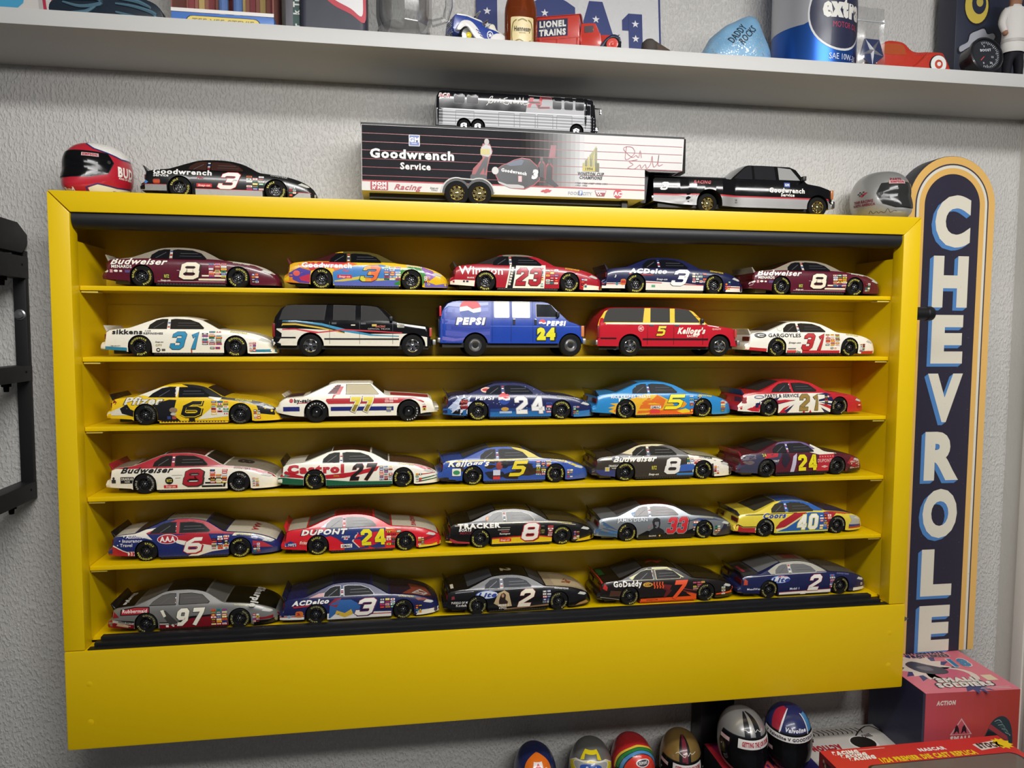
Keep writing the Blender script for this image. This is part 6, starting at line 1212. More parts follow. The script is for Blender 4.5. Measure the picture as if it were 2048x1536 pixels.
    ld.put(text('FOOD', .0040, .03, at=(.6760, .7430)), '#9aa0ac', 5); ld.put(rect(.6826, .7404, .6880, .7468), '#3a62a4', 5); ld.put(text('F', .0046, .06, at=(.6853, .7436)), '#e0dedc', 6); ld.put(text('CITY', .0040, .03, at=(.6950, .7430)), '#9aa0ac', 5)
    ld.cut('sponsor_logo', r)
    ld.put([(.7060, .7480), (.7230, .7480), (.7200, .7400), (.7090, .7400)], '#8c2a34', 5); ld.put([(.7068, .7474), (.7222, .7474), (.7212, .7450), (.7078, .7450)], '#dedcd8', 6)
    for i in range(4):
        for j in range(2):
            if (i + j) % 2: ld.put([rect(.7086 + i * .0018, .7410 + j * .0018, .7104 + i * .0018, .7428 + j * .0018)], '#e0dedc', 6)
    ld.cut('flag_logo', r)
    ld.put(ell(.7400, .7440, .0062, .0062), '#b0303a', 5); ld.put(text('AC', .0050, .06, at=(.7400, .7440)), '#e0dedc', 6); ld.build('round_logo', r)
    fe = MB(); pts = ell(.5102 - ox, 0, .0205, .0205, 10, 100, 180)[::-1] + []
    arc = [(.5102 - ox + .021 * math.cos(math.radians(a)), .7372 - oz + .021 * math.sin(math.radians(a))) for a in range(180, 65, -12)] + [(.5414 - ox + .021 * math.cos(math.radians(a)), .7372 - oz + .021 * math.sin(math.radians(a))) for a in range(114, -1, -12)]
    for (a, b2), (c, d) in zip(arc, arc[1:]): fe.tube([(a, y0 - oy - .0012, b2), (c, y0 - oy - .0012, d)], .0011, P('#cfcdca', 'gloss'), 6)
    well = Print(fn); well.put(ell(.5102, .7372, .0200, .0200, 18, 0, 180), '#101011', 5); well.put(ell(.5414, .7372, .0200, .0200, 18, 0, 180), '#101011', 5.4); well.build('wheel_well', r)
    fe.build('fender_trim', r)
    add_wheels(r, [(.5102 - ox, y0 - oy + .003, .0168, -1), (.5414 - ox, y0 - oy + .003, .0168, -1), (.5102 - ox, y1 - oy - .003, .0168, 1), (.5414 - ox, y1 - oy - .003, .0168, 1)], .0168, .014, 'gold', None)
    lg = MB(); lg.box((X1 - .03 - ox, y0 - oy + .012, .0002), (X1 - .022 - ox, y1 - oy - .012, zb - oz + .002), P('#161617', 'satin')); lg.box((X0 + .01 - ox, y0 - oy + .016, .010), (X1 - .02 - ox, y1 - oy - .016, zb - oz + .001), P('#161617', 'satin')); lg.build('landing_gear', r)
    return r
# ------------------------------------------------------------------ the room
YW = 0.125                                    # face of the back wall
XR = 1.476                                    # face of the right wall


def struct(name, mb, smooth=None): return tag(mb.build(name, smooth=smooth), kind='structure')


m = MB(); m.box((-2.6, YW, 0), (XR + .1, YW + .1, 2.62), stucco('wall_paint', '#c9c7c3')); struct('wall_back', m)
m = MB(); m.box((XR, -.02, 0), (XR + .1, YW, 2.62), stucco('wall_paint_right', '#cdcac2', .6, .12)); struct('wall_right', m)
m = MB(); m.box((-2.6, -3.6, -.05), (XR + .1, YW + .1, 0), P('#8b8780', 'matte')); struct('floor', m)
m = MB(); m.box((-2.6, -3.6, 2.6), (XR + .1, YW + .1, 2.66), P('#d9d7d2', 'matte')); struct('ceiling', m)
m = MB(); wt = P('#dedbd3', 'satin')
for x0, x1, y0, y1 in ((XR - .003, XR, -.02, .088), (XR - .006, XR - .002, .062, .085), (XR - .005, XR - .002, .020, .054)): m.box((x0, y0, 0), (x1, y1, 2.1), wt, bevel=.002)
struct('trim_1', m, 30)

# ------------------------------------------------------------------ the yellow cabinet
YEL = bpy.data.materials.new('yellow_powder_coat'); YEL.use_nodes = True
_b = YEL.node_tree.nodes['Principled BSDF']; _b.inputs['Base Color'].default_value = lin('#dcb800'); _b.inputs['Coat Weight'].default_value = .25; _b.inputs['Coat Roughness'].default_value = .2
_n = YEL.node_tree.nodes.new('ShaderNodeTexNoise'); _n.inputs['Scale'].default_value = 900; _t = YEL.node_tree.nodes.new('ShaderNodeTexCoord')
_p = YEL.node_tree.nodes.new('ShaderNodeBump'); _p.inputs['Strength'].default_value = .06; _p.inputs['Distance'].default_value = .0004
YEL.node_tree.links.new(_t.outputs['Object'], _n.inputs['Vector']); YEL.node_tree.links.new(_n.outputs['Fac'], _p.inputs['Height']); YEL.node_tree.links.new(_p.outputs[0], _b.inputs['Normal'])
_b.inputs['Roughness'].default_value = .36
BLK = P('#17181b', 'satin')
CW, CT, CP = 1.2, .7204, .1322               # width, top, upper edge of the lower panel
XL, XQ = .0252, 1.1722                       # inner faces of the stiles
YS, YB = .024, .118                          # shelf front, back panel
SH = [.6045, .5125, .4216, .3286, .2364]     # shelf tops
FLOOR_Z = .1385
cab = thing('display_cabinet', 'wide yellow metal wall cabinet with five shelves of model cars', 'display cabinet', (CW / 2, 0, Z0))
CX = CW / 2


def cpart(name, lo, hi, mat=YEL, bevel=.0008, label=None):
    b = MB(); b.box((lo[0] - CX, lo[1], lo[2]), (hi[0] - CX, hi[1], hi[2]), mat, bevel=bevel); o = b.build(name, cab)
    if label: o['label'] = label
    return o


fr = .0262
b = MB(); b.prism([(.0005 - CX, CT), (CW - .0005 - CX, CT), (CW - fr - CX, CT - fr), (fr - CX, CT - fr)], 0, YS, YEL, bevel=.0011); b.build('top_rail', cab)
b = MB(); b.prism([(0 - CX, CT - .0008), (XL - CX, CT - .0008 - fr), (XL - CX, CP + .0006), (0 - CX, CP + .0006)], 0, YS, YEL, bevel=.0014); b.build('stile', cab)
b = MB(); b.prism([(CW - CX, CT - .0008), (XQ - CX, CT - .0008 - fr), (XQ - CX, CP + .0006), (CW - CX, CP + .0006)], 0, YS, YEL, bevel=.0014); b.build('stile', cab)
b = MB(); b.box((0 - CX, -.0012, 0), (CW - CX, .03, CP), YEL, bevel=.003)
o = b.build('lower_panel', cab)
for x in (.0295, 1.1745):
    for z in (.088, .037):
        d = MB(); d.lathe([(.0001, -.0016), (.0022, -.0015), (.0040, -.0012), (.0046, -.0006)], YEL, 14, 'y', c=(x - CX, 0, z), cap=False); d.build('rivet', cab)
cpart('top_panel', (0, YS, CT - .003), (CW, YB + .004, CT)); cpart('back_panel', (0.004, YB, .0), (CW - .004, YB + .004, CT - .004), bevel=0)
cpart('side_panel', (0, YS, .0), (.004, YB, CT - .004), bevel=0); cpart('side_panel', (CW - .004, YS, .0), (CW, YB, CT - .004), bevel=0)
cpart('inner_side', (XL - .002, YS, FLOOR_Z), (XL - .0005, YB, CT - .06), bevel=0); cpart('inner_side', (XQ + .0005, YS, FLOOR_Z), (XQ + .002, YB, CT - .06), bevel=0)
cpart('bottom_panel', (.0, .03, FLOOR_Z - .004), (CW, YB, FLOOR_Z), bevel=0)
for z in SH:
    cpart('shelf', (XL, YS + .0004, z - .0062), (XQ, YB, z), bevel=.0011)
    for x in (XL + .0105, XQ - .0105): cpart('shelf_clip', (x - .010, YS + .003, z - .0090), (x + .010, YS + .02, z - .0066), P('#d6c25a', 'satin'), .0004)
    cpart('back_fold', (XL, YB - .0012, z - .0225), (XQ, YB, z - .0215), bevel=0)
# rolled shutter under the top rail and its black steps at the bottom
b = MB(); b.lathe([(.0128, XL + .001 - CX), (.0128, XQ - .001 - CX)], BLK, 28, 'x', c=(0, .0150, .6875)); o = b.build('shutter_roll', cab); o['label'] = 'dark grey rolled shutter under the top rail'
for i in range(3):
    o = cpart('track_step', (XL + .0025 + i * .0052, .0006 + i * .0085, CP + .0002), (XQ + .003 - i * .0105, .0108 + i * .0085, .1336 + i * .0046), P('#0f1013', 'satin'), .0009, 'black track step')
b = MB(); b.lathe([(.0098, 0), (.0098, .020), (.0108, .021), (.0112, .027), (.0100, .0306), (.0040, .0318), (.0001, .0318)], P('#101012', 'plastic'), 24, 'x', c=(CW - CX, .010, .5782)); o = b.build('lock_knob', cab); o['label'] = 'black round lock knob on the right side'
kr = MB(); kr.lathe([(.0001, .0318), (.0030, .0322), (.0034, .0328), (.0001, .0330)], P('#55555a', 'metal'), 14, 'x', c=(CW - CX, .010, .5782)); kr.build('knob_screw', cab)
b = MB(); b.prism([(CW - CX - .004, .1142), (CW - CX + .0145, .1040), (CW - CX - .004, .0938)], .010, .012, P('#a3a2a0', 'metal')); o = b.build('corner_tab', cab); o['label'] = 'small grey triangular tab'

# ------------------------------------------------------------------ model cars on the five shelves and the floor
ROWZ = SH + [FLOOR_Z]
NM = ['top', 'second', 'third', 'fourth', 'fifth', 'bottom']
POS = {
 '00': (.0975, .034, 0), '01': (.327, .034, 0), '02': (.5515, .034, 0), '03': (.771, .034, .01), '04': (.998, .034, .01),
 '10': (.0925, .034, 0), '11': (.311, .034, 0), '12': (.537, .034, 0), '13': (.764, .034, 0), '14': (.994, .034, .02),
 '20': (.0975, .032, -.02), '21': (.318, .032, .0), '22': (.541, .032, 0), '23': (.758, .031, .04), '24': (.983, .032, .07),
 '30': (.0934, .0335, -.01), '31': (.3144, .032, .01), '32': (.5337, .0335, .015), '33': (.7592, .0325, 0), '34': (.9815, .0305, .06),
 '40': (.0925, .036, 0), '41': (.3175, .0325, .03), '42': (.5445, .0345, .01), '43': (.765, .037, 0), '44': (.9826, .0325, .02),
 '50': (.0905, .0320, 0), '51': (.3135, .0325, .015), '52': (.5405, .0335, .01), '53': (.771, .0385, 0), '54': (.9935, .036, .01)}
LAB = {
 '00': 'maroon and tan stock car 8, first from left on the top cabinet shelf',
 '01': 'rainbow coloured stock car with orange and green number 3 on the top shelf',
 '02': 'red stock car with white door panel and red number 23 on the top shelf',
 '03': 'navy blue stock car with white number 3 on the top cabinet shelf',
 '04': 'maroon and tan stock car 8, last on the right of the top cabinet shelf',
 '10': 'cream white stock car with blue number 31 on the second shelf',
 '14': 'white stock car with red number 31 and red sill on the second shelf',
 '20': 'yellow and black stock car with black number 6 on the third shelf',
 '22': 'dark blue starry stock car with white number 24 on the third shelf',
 '23': 'bright blue stock car with orange flames and yellow number 5',
 '24': 'red and white stock car with gold number 21 and lightning stripes',
 '30': 'cream and red stock car with red number 8 on the fourth shelf',
 '31': 'white, red and green stock car with black number 27',
 '32': 'blue, brown and yellow camouflage stock car with yellow number 5',
 '33': 'dark brown stock car with cream nose and white number 8',
 '34': 'maroon picture-covered stock car with yellow number 24, right end of the fourth shelf',
 '40': 'red, white and blue stock car with white number 6 on the fifth shelf',
 '41': 'bright red stock car with blue swirl and yellow number 24 on the fifth shelf',
 '42': 'black stock car with yellow sill and white number 8 on the fifth shelf',
 '43': 'silver stock car with red number 33 and a dark portrait on its door',
 '44': 'yellow and blue stock car with red band and white number 40',
 '50': 'silver and red stock car with black hood and white number 97',
 '51': 'navy blue stock car with white number 3 on the cabinet floor',
 '52': 'black stock car with tan hood and cream number 2 on the cabinet floor',
 '53': 'black stock car with bright orange number 7 and orange sill',
 '54': 'navy stock car with silver roof and white number 2, right end of cabinet floor'}
for k, lab in LAB.items():
    x, y, a = POS[k]
    stock_car('stock_car', lab, x, y, Z0 + ROWZ[int(k[0])] + .0002, a, CARS[k], 'model car', f'model cars on the {NM[int(k[0])]} level of the cabinet')
x, y, a = POS['21']; r = classic('white seventies coupe with gold number 77 and red and blue stripes', x, y, Z0 + SH[2] + .0002, a); r['group'] = 'model cars on the third level of the cabinet'
x, y, a = POS['11']; r = suburban('black and cream model wagon with coloured swoosh stripes on the second shelf', x, y, Z0 + SH[1] + .0002, a, '#0f0f12',
    [([(0, 7), (96, 6.6), (96, 12.4), (84, 14.6), (60, 14.4), (40, 16.4), (20, 17.4), (0, 17.6)], '#ddd6c4'), ([(0, 22), (14, 22), (30, 19.6), (44, 15.6), (60, 13.2), (78, 12.6), (78, 13.2), (62, 14), (46, 17), (30, 21), (14, 22.6), (0, 22.4)], '#3a87a8'),
     ([(0, 21), (14, 20.8), (30, 18.2), (44, 14.9), (44, 15.6), (30, 19.6), (14, 22), (0, 22)], '#17191c'), ([(0, 19.6), (14, 19.8), (30, 17.4), (44, 14.6), (44, 15), (30, 18.4), (14, 20.8), (0, 20.8)], '#c9a83a'),
     ([(0, 16.6), (14, 16.8), (26, 14.6), (44, 16.6), (60, 15.8), (80, 14.8), (80, 15.4), (60, 16.6), (44, 17.4), (28, 15.6), (14, 17.6), (0, 17.3)], '#c23a44'), (rect(2, 11.4, 14, 12.4), '#1c1c1e'), (rect(31.4, 10.6, 78, 11.6), '#1c1c1e')],
    [(rect(48, 19.6, 50.6, 20.3), '#cfc8a8'), (rect(61, 19.2, 64, 20.6), '#b89a3a'), (rect(77, 18.4, 81.4, 20.6), '#6a6658')],
    [('RACING', 66.4, 19.2, 1.2, '#b8503a', dict(sh=.3, w=6)), ('OFFICIAL TRUCK', 65.4, 17.6, .9, '#8d8a84', dict(w=14)), ('EST', 77.8, 19.5, 1, '#c9c2a8', dict(w=2))], '#3b3a39', '#0b0b0d', None)
r['group'] = 'model cars on the second level of the cabinet'
x, y, a = POS['13']; r = suburban('red model wagon with yellow roof pillars and yellow number 5 on the second shelf', x, y, Z0 + SH[1] + .0002, a, '#b41e2c',
    [([(0, 22.2), (76, 22.2), (82, 21.4), (98, 18.9), (98, 21), (80, 26), (66, 34), (5, 34), (1, 26)], '#dcb91c'), ([(0, 21.6), (76, 21.6), (76, 22.6), (0, 22.6)], '#e0cf9a'), (rect(2, 11.6, 13, 12.6), '#2a1216'), (rect(31.4, 11, 78, 12.2), '#2a1216')],
    [(ell(30, 18.8, 2.1, 2.1, 16), '#d99a94'), (ell(30, 18.8, 1.7, 1.7, 16), '#b41e2c')],
    [('AC', 30, 18.8, 1.6, '#e6d8cc', dict(w=2.4)), ('5', 44.4, 17.2, 5.6, '#dcc526', dict(sh=.35, b=.1, w=7)), ("Kellogg's", 66, 17.4, 3.8, '#e9e0d2', dict(sh=.4, b=.05, w=19.4)), ('RACING', 66.4, 13.8, 1.4, '#e0c4b8', dict(b=.06, w=7.6)), ('QUALITY', 84, 18.6, 1, '#e0b8a8', dict(w=6.4))], '#42413f', '#17140c', None)
r['group'] = 'model cars on the second level of the cabinet'
x, y, a = POS['12']; r = van('blue model van with two white side windows and yellow number 24', x, y, Z0 + SH[1] + .0002, a); r['group'] = 'model cars on the second level of the cabinet'

# on top of the cabinet
stock_car('stock_car', 'black stock car with silver sill and white number 3 on top of the cabinet', .148, .032, Z0 + CT + .0003, .01, CARS['top'])
trailer('black to white race transporter trailer on top of the cabinet', Z0 + CT + .0003)
bus('black and chrome model coach standing on the transporter trailer', .5225, .052, Z0 + .8274 + .0003, .01)
dually('black crew cab pickup with silver sill, hitched at the trailer nose', .8770, .032, Z0 + CT + .0003, .0)
# ------------------------------------------------------------------ helmets
def helmet_fn(R, chin=.26):
    """skin of a full-face helmet: az 0 is the face (-y), el up; R is half the front-to-back length"""
    def fn(az, el, k=0):
        a, e = math.radians(az), math.radians(el)
        ce = max(0, math.cos(e)) ** .74; se = math.copysign(abs(math.sin(e)) ** .92, e); x, y, z = math.sin(a) * ce * .80, -math.cos(a) * ce, se * .92
        f = max(0, math.cos(a)) ** 1.5
        if el < 0: y -= chin * f * min(1, -e * 1.6); x *= 1 + .04 * math.sin(-e)
        else: y -= .05 * f * math.sin(2 * e)
        q = 1 + k * .0045
        return Vector((x * q * R, y * q * R, max(z * q, -.80) * R))
    return fn


def helmet(name, label, loc, rz, R, base, paint, visor=(-26, 17, 82), vis_col='#0d0e10', prints=(), scale=(1, 1, 1), edge='#16161a', tilt=0):
    """loc is the middle of the helmet's lower edge; prints: (polygons in (azimuth, elevation) degrees, colour, lift, part name)"""
    fn = helmet_fn(R); r = thing(name, label, 'helmet', loc, rz)
    if tilt: r.rotation_euler = (tilt, 0, rz)
    sc = lambda p: Vector((p.x * scale[0], p.y * scale[1], (p.z + .80 * R) * scale[2]))
    mb = MB(); vs = []; fs = []; na, ne = 48, 26
    els = [-64 + i * (154 / ne) for i in range(ne + 1)]
    for e in els:
        for i in range(na): vs.append(sc(fn(360 * i / na, e)))
    for j in range(ne):
        for i in range(na): fs.append((j * na + i, j * na + (i + 1) % na, (j + 1) * na + (i + 1) % na, (j + 1) * na + i))
    fs.append(list(range(na))[::-1]); mb.add(vs, fs, P(base, paint)); mb.build('shell', r, smooth=60)
    lo, hi, aw = visor
    f2 = lambda a, b, k: sc(fn(a, b, k))
    def vis(g): return [(-aw - g, (lo + hi) / 2 + 6), (-aw + 6, hi + g), (-aw * .5, hi + 1 + g), (0, hi + 2 + g), (aw * .5, hi + 1 + g), (aw - 6, hi + g), (aw + g, (lo + hi) / 2 + 6), (aw - 8, lo + 12 - g), (aw * .55, lo - g + 2), (0, lo - g), (-aw * .55, lo - g + 2), (-aw + 8, lo + 12 - g)]
    e = Print(f2, 8, 5); e.put(vis(2.5), edge, 2, 'gloss'); e.build('visor_gasket', r)
    v = Print(f2, 8, 5); v.put(vis(0), P(vis_col, 'glass'), 6); v.build('visor', r)
    for sg in (-1, 1):
        b = MB(); c = sc(fn(sg * (aw - 7), (lo + hi) / 2 + 5, 7)); n = Vector((math.sin(math.radians(sg * aw)), -math.cos(math.radians(sg * aw)), 0))
        M = Matrix.Translation(c) @ n.to_track_quat('Z', 'Y').to_matrix().to_4x4()
        b.lathe([(.0001, R * .02), (R * .05, R * .02), (R * .06, -R * .02)], P('#222226', 'plastic'), 12, 'z', M=M, cap=False); b.build('visor_pivot', r)
    p = Print(f2, 8, 5); small = Print(f2, 8, 5)
    for polys, col, lift, nm in prints:
        if nm in ('side_lettering', 'side_emblem', 'chequer'): small.put(polys, col, lift, 'gloss')
        else: p.put(polys, col, lift, 'gloss'); p.cut(nm, r)
    o = small.build('side_emblem', r)
    if o: o['kind'] = 'stuff'
    return r


def T(s, h, az, el, bold=.05, sh=0, w=None, rot=0, sx=1.0): return text(s, h, bold, sh, sx, at=(az, el), fitw=w, rot=rot)


HZ = Z0 + CT + .0003
helmet('racing_helmet', 'red, white and blue racing helmet on the left end of the cabinet top', (.040, .062, HZ), math.radians(-32), .0445, '#b01f30', 'gloss', (-16, 30, 80), prints=[
    ([(30, 88), (30, 60), (52, 42), (100, 26), (150, 30), (180, 50), (200, 88)], '#e2dfd8', 1, 'white_panel'), (stroke([(28, 88), (28, 60), (50, 41), (100, 24.5), (150, 28)], 3.2), '#26306c', 2, 'blue_line'),
    ([(48, -64), (44, -40), (58, -30), (90, -34), (130, -30), (130, -64)], '#e6e0c4', 1, 'white_panel'), (stroke([(45, -64), (41, -39), (57, -28.5), (90, -32), (130, -28)], 2.6), '#26306c', 2, 'blue_line'),
    (T('BUD', 15, 106, 0, .05, 0, 36), '#ece8e0', 3, 'lettering'), (T('KING OF BEERS', 3.4, 106, -11, .03, 0, 32), '#ece8e0', 3, 'lettering'), (T('Bud', 11, 6, -46, .05, 0, 26), '#ece8e0', 3, 'lettering'),
    ([rect(30, 20, 58, 27)], '#c9a8a8', 8, 'visor_label'), (T('SIMPSON', 4.4, 44, 23.5, .05, 0, 24), '#9c2030', 9, 'visor_label'),
    ([rect(84, -50, 98, -40)], '#1a1a1a', 3, 'side_emblem'), (ell(106, -46, 8, 5, 10), '#c9a21c', 3, 'side_emblem'), (ell(112, -46, 5, 6, 8), '#2a2a2a', 4, 'side_emblem')], scale=(1.0, 1.0, .92))
helmet('racing_helmet', 'silver racing helmet with dark visor on the right end of the cabinet top', (1.171, .060, HZ), math.radians(22), .0450, '#a4a4a2', 'pearl', (-26, 22, 66), vis_col='#2c2d2c', prints=[
    (T('PARTS', 6, -30, 33, .05, 0, 26), '#7c2432', 2, 'lettering'), ([rect(-46, 21, -10, 29)], '#b99', 7, 'visor_label'), (T('SIMPSON', 4.6, -28, 25, .05, 0, 30), '#9c2030', 8, 'visor_label'),
    (T('TEAM RACING', 5, -96, -8, .05, .1, 44), '#6c2438', 2, 'side_lettering'), (T('NORTH AMERICA', 5, -96, -15, .05, .1, 50), '#6c2438', 2, 'side_lettering'), ([(-102, 2), (-90, 8), (-84, 8), (-96, 0)], '#9c2a34', 2, 'side_lettering')] +
    [([rect(-108 + i * 4, 2 + j * 3, -104 + i * 4, 5 + j * 3)], '#2a2a2c', 2, 'side_lettering') for i in range(4) for j in range(3) if (i + j) % 2] +
    [(stroke(smooth_line([(-84, -38), (-80, -30), (-76, -38), (-70, -33), (-66, -38), (-62, -34), (-56, -38), (-50, -28), (-46, -38), (-40, -34), (-34, -36)], 3), 1.0), '#3a3a3c', 2, 'pen_signature')], scale=(1.0, 1.0, .98))

# ------------------------------------------------------------------ the tall sign on the wall
SX0, SX1, SYF = 1.2430, 1.4010, .090
scx = (SX0 + SX1) / 2; srad = (SX1 - SX0) / 2; szc = .8350 - srad
sign = thing('wall_sign', 'tall dark blue arched metal sign with cream letters beside the yellow cabinet', 'wall sign', (scx, .11, Z0 - .06))


def arch(r, zb): return [(-r, zb)] + [(r, zb)] + [(r * math.cos(math.radians(a)), szc + .06 + r * math.sin(math.radians(a))) for a in range(0, 181, 6)]


b = MB(); b.prism(arch(srad, .0690), SYF - .11, YW - .11 - .0005, P('#26262e', 'satin'), bevel=.0012); b.build('sign_body', sign)
sfn = lambda a, q, k: (a, SYF - .11 - .0002 - k * .00015, q)
for i, (r, c) in enumerate([(srad - .0008, '#e0b263'), (srad - .0125, '#3c3848'), (srad - .0150, '#dcd7c8'), (srad - .0195, '#e0b263'), (srad - .0290, '#2a2738')]):
    p = Print(sfn, 0, .05); p.put(arch(r, .0695), c, 1 + i, 'print'); p.build(['outer_stripe', 'thin_dark_stripe', 'white_stripe', 'inner_stripe', 'sign_field'][i], sign)
zl = [(.7723, .6881), (.6744, .5907), (.5785, .4987), (.4822, .4015), (.3856, .3039), (.2895, .2059), (.1870, .1068), (.0903, .0108)]
for ch, (za, zb) in zip('CHEVROLE', zl):
    w = .064 if ch in 'CHRVO' else .058
    g = text(ch, 1, .055, 0, 1, 4); x0 = min(a for q in g for a, _ in q); x1 = max(a for q in g for a, _ in q); y0 = min(q2 for q in g for _, q2 in q); y1 = max(q2 for q in g for _, q2 in q)
    cx = .002 - (.0 if ch in 'CHO' else .001)
    fit = lambda dx, dz: [[(cx - w / 2 + (a - x0) / (x1 - x0) * w + dx, zb + .06 + (q2 - y0) / (y1 - y0) * (za - zb) + dz) for a, q2 in q] for q in g]
    l = Print(sfn)
    for s_ in range(1, 8): l.put(fit(-.0065 * s_ / 7, -.0050 * s_ / 7), '#4f82bd', 8 - s_ * .2)
    l.build('letter_shadow', sign)
    l = Print(sfn); l.put(fit(0, 0), '#dcd6c4', 9); l.build('letter', sign)
wear = Print(sfn); rnd = random.Random(5)
for i in range(260):
    x, z = rnd.uniform(-.048, .05), rnd.uniform(.074, .84); s_ = rnd.uniform(.0004, .0009)
    wear.put([[(x, z), (x + s_, z + s_ * .3), (x + s_ * .4, z + s_)]], rnd.choice(['#8a857c', '#55505a', '#b9b2a2']), 10)
for i in range(40):
    x, z = rnd.choice((-1, 1)) * rnd.uniform(.055, .075), rnd.uniform(.074, .84); s_ = rnd.uniform(.0006, .0014)
    wear.put([[(x, z), (x + s_, z + s_ * .3), (x + s_ * .4, z + s_)]], '#a8803a', 10)
tag(wear.build('wear_flecks', sign), kind='stuff')

# ------------------------------------------------------------------ black wall rack at the left
rk = thing('wall_rack', 'black metal three-arm wall rack at the left edge beside the cabinet', 'rack', (-.087, YW, Z0 + .30))
bk = P('#111113', 'powder')
b = MB(); b.box((-.008, -.010, .012), (.0085, -.0005, .356), bk, bevel=.0012); b.build('upright', rk)
for z, h in ((.010, .024), (.176, .022), (.318, .030)):
    b = MB(); b.box((-.012, -.34, z), (.0095, -.002, z + h), bk, bevel=.0012); b.build('arm', rk)
    bo = MB(); bo.lathe([(.0001, -.012), (.0034, -.012), (.0040, -.007), (.0040, -.0055), (.0068, -.005), (.0068, 0)], P('#141416', 'metal'), 6, 'z', c=(-.003, -.05, z), cap=True); bo.build('bolt', rk)
    bo = MB(); bo.lathe([(.0018, 0), (.0001, -.0004)], P('#08080a', 'matte'), 10, 'x', c=(.0098, -.02, z + h * .6), cap=True); bo.build('hole', rk)
b = MB(); b.prism([(-.34, .352), (-.02, .352), (-.004, .366), (-.004, .378), (-.03, .392), (-.34, .396)], -.012, .0105, bk, axis='x', bevel=.001); b.build('top_bracket', rk)
b = MB(); b.lathe([(.0001, -.0150), (.0050, -.0142), (.0056, -.0120), (.0074, -.0112), (.0078, -.0100)], P('#9a9a9c', 'metal'), 20, 'y', c=(.0, 0, .268), cap=False); b.build('screw', rk)

# ------------------------------------------------------------------ the white shelf above
SZ0, SZ1, SYF2 = .9077, .9265, -.0270
sh_ = MB(); sh_.box((-.45, SYF2, Z0 + SZ0), (XR - .001, YW - .0002, Z0 + SZ1), P('#bfbebb', 'satin'), bevel=.0008)
o = sh_.build('wall_shelf'); tag(o, 'long white shelf board across the wall above the cabinet', 'shelf')
ST = Z0 + SZ1 + .0002


def at_shelf(name, label, cat, x, y, rz=0, group=None): return thing(name, label, cat, (x, y, ST), rz, group)


# dark ornament with two teal swirls
t = at_shelf('swirl_ornament', 'dark blue ornament with two teal swirls on the left of the white shelf', 'ornament', .079, .004)
out = smooth_line([(-.066, 0), (-.066, .014), (-.058, .021), (-.030, .026), (-.004, .028), (.030, .030), (.050, .026), (.061, .018), (.066, .006), (.066, 0)], 4)
b = MB(); b.prism(out, -.010, .012, P('#1c2733', 'gloss'), bevel=.002); b.build('body', t)
for pts in ([(-.050, .018), (-.030, .014), (-.008, .018), (-.010, .024), (-.030, .023), (-.052, .021)], [(-.012, .016), (-.024, .008), (-.040, .005), (-.048, .004)], [(.010, .020), (.030, .018), (.052, .012), (.056, .006), (.044, .003), (.030, .006), (.010, .010)], [(.014, .026), (.034, .024), (.050, .018)]):
    s3 = smooth_line(pts, 4); w = MB(); w.tube([(a, -.0108, q) for a, q in s3], .0022, P('#4d6c7c', 'gloss'), 6, rs=[.0010 + .0016 * math.sin(PI * (i + .6) / (len(s3) + .2)) for i in range(len(s3))]); w.build('swirl', t)

# printed sheet leaning at the far left
t = at_shelf('printed_sheet', 'white printed sheet with red and blue shapes at the far left of the shelf', 'poster', -.058, .090)
b = MB(); b.box((-.07, -.001, 0), (.055, .001, .10), P('#cfcac6', 'matte')); b.build('paper', t)
pf = lambda a, q, k: (a, -.0011 - k * .0001, q)
p = Print(pf); p.put([(-.07, .0), (.0, .0), (-.03, .020), (-.07, .028)], '#9c2038', 1); p.put([(-.03, .02), (.002, .05), (.004, .06), (-.05, .06)], '#4aa0c8', 1); p.build('printed_shapes', t)
p = Print(pf); p.put(stroke(smooth_line([(.024, .06), (.026, .038), (.032, .034), (.038, .038), (.042, .06)], 4), .008), '#b9b4b0', 1); p.put(stroke(smooth_line([(.027, .06), (.029, .041), (.032, .039), (.036, .042), (.039, .06)], 4), .004), '#b0304a', 2); p.build('red_loop', t)

# figurine box with a blue front
t = at_shelf('figurine_box', 'blue window box with yellow name plate on the white shelf', 'box', .216, .030)
bx = MB(); bx.box((-.0630, -.036, 0), (.0600, .036, .0160), P('#4a74b8', 'print'), bevel=.0008); bx.build('box_base', t)
for x0, x1, y0, y1, nm in ((-.0630, .0600, .034, .036, 'box_back'), (-.0630, -.0615, -.036, .036, 'box_side'), (.0585, .0600, -.036, .036, 'box_side')):
    w = MB(); w.box((x0, y0, .016), (x1, y1, .150), P('#8a5a52' if nm == 'box_side' else '#9c6a5c', 'matte')); w.build(nm, t)
pf = lambda a, q, k: (a, -.0362 - k * .0001, q)
p = Print(pf); p.put(rrect(-.046, -.010, .044, .0125, .008), '#20264a', 1); p.put(rrect(-.045, -.010, .043, .0118, .0076), '#d8c36a', 2); p.build('name_plate', t)
p = Print(pf); p.put(text('TEE VEE STEVIE', .0068, .02, at=(-.001, .0056), fitw=.074), '#8c8262', 3); p.build('name_lettering', t)
w = MB(); w.box((-.0630, -.0364, .0162), (.0600, -.0355, .0205), P('#dedbd6', 'print')); w.build('window_edge', t)
for i in range(9):
    w = MB(); w.box((-.058 + i * .013, .030, .016), (-.051 + i * .013, .0338, .15), P('#b9a26a' if i % 2 else '#8c4a4c', 'matte')); w.build('curtain_strip', t)
fg = MB()
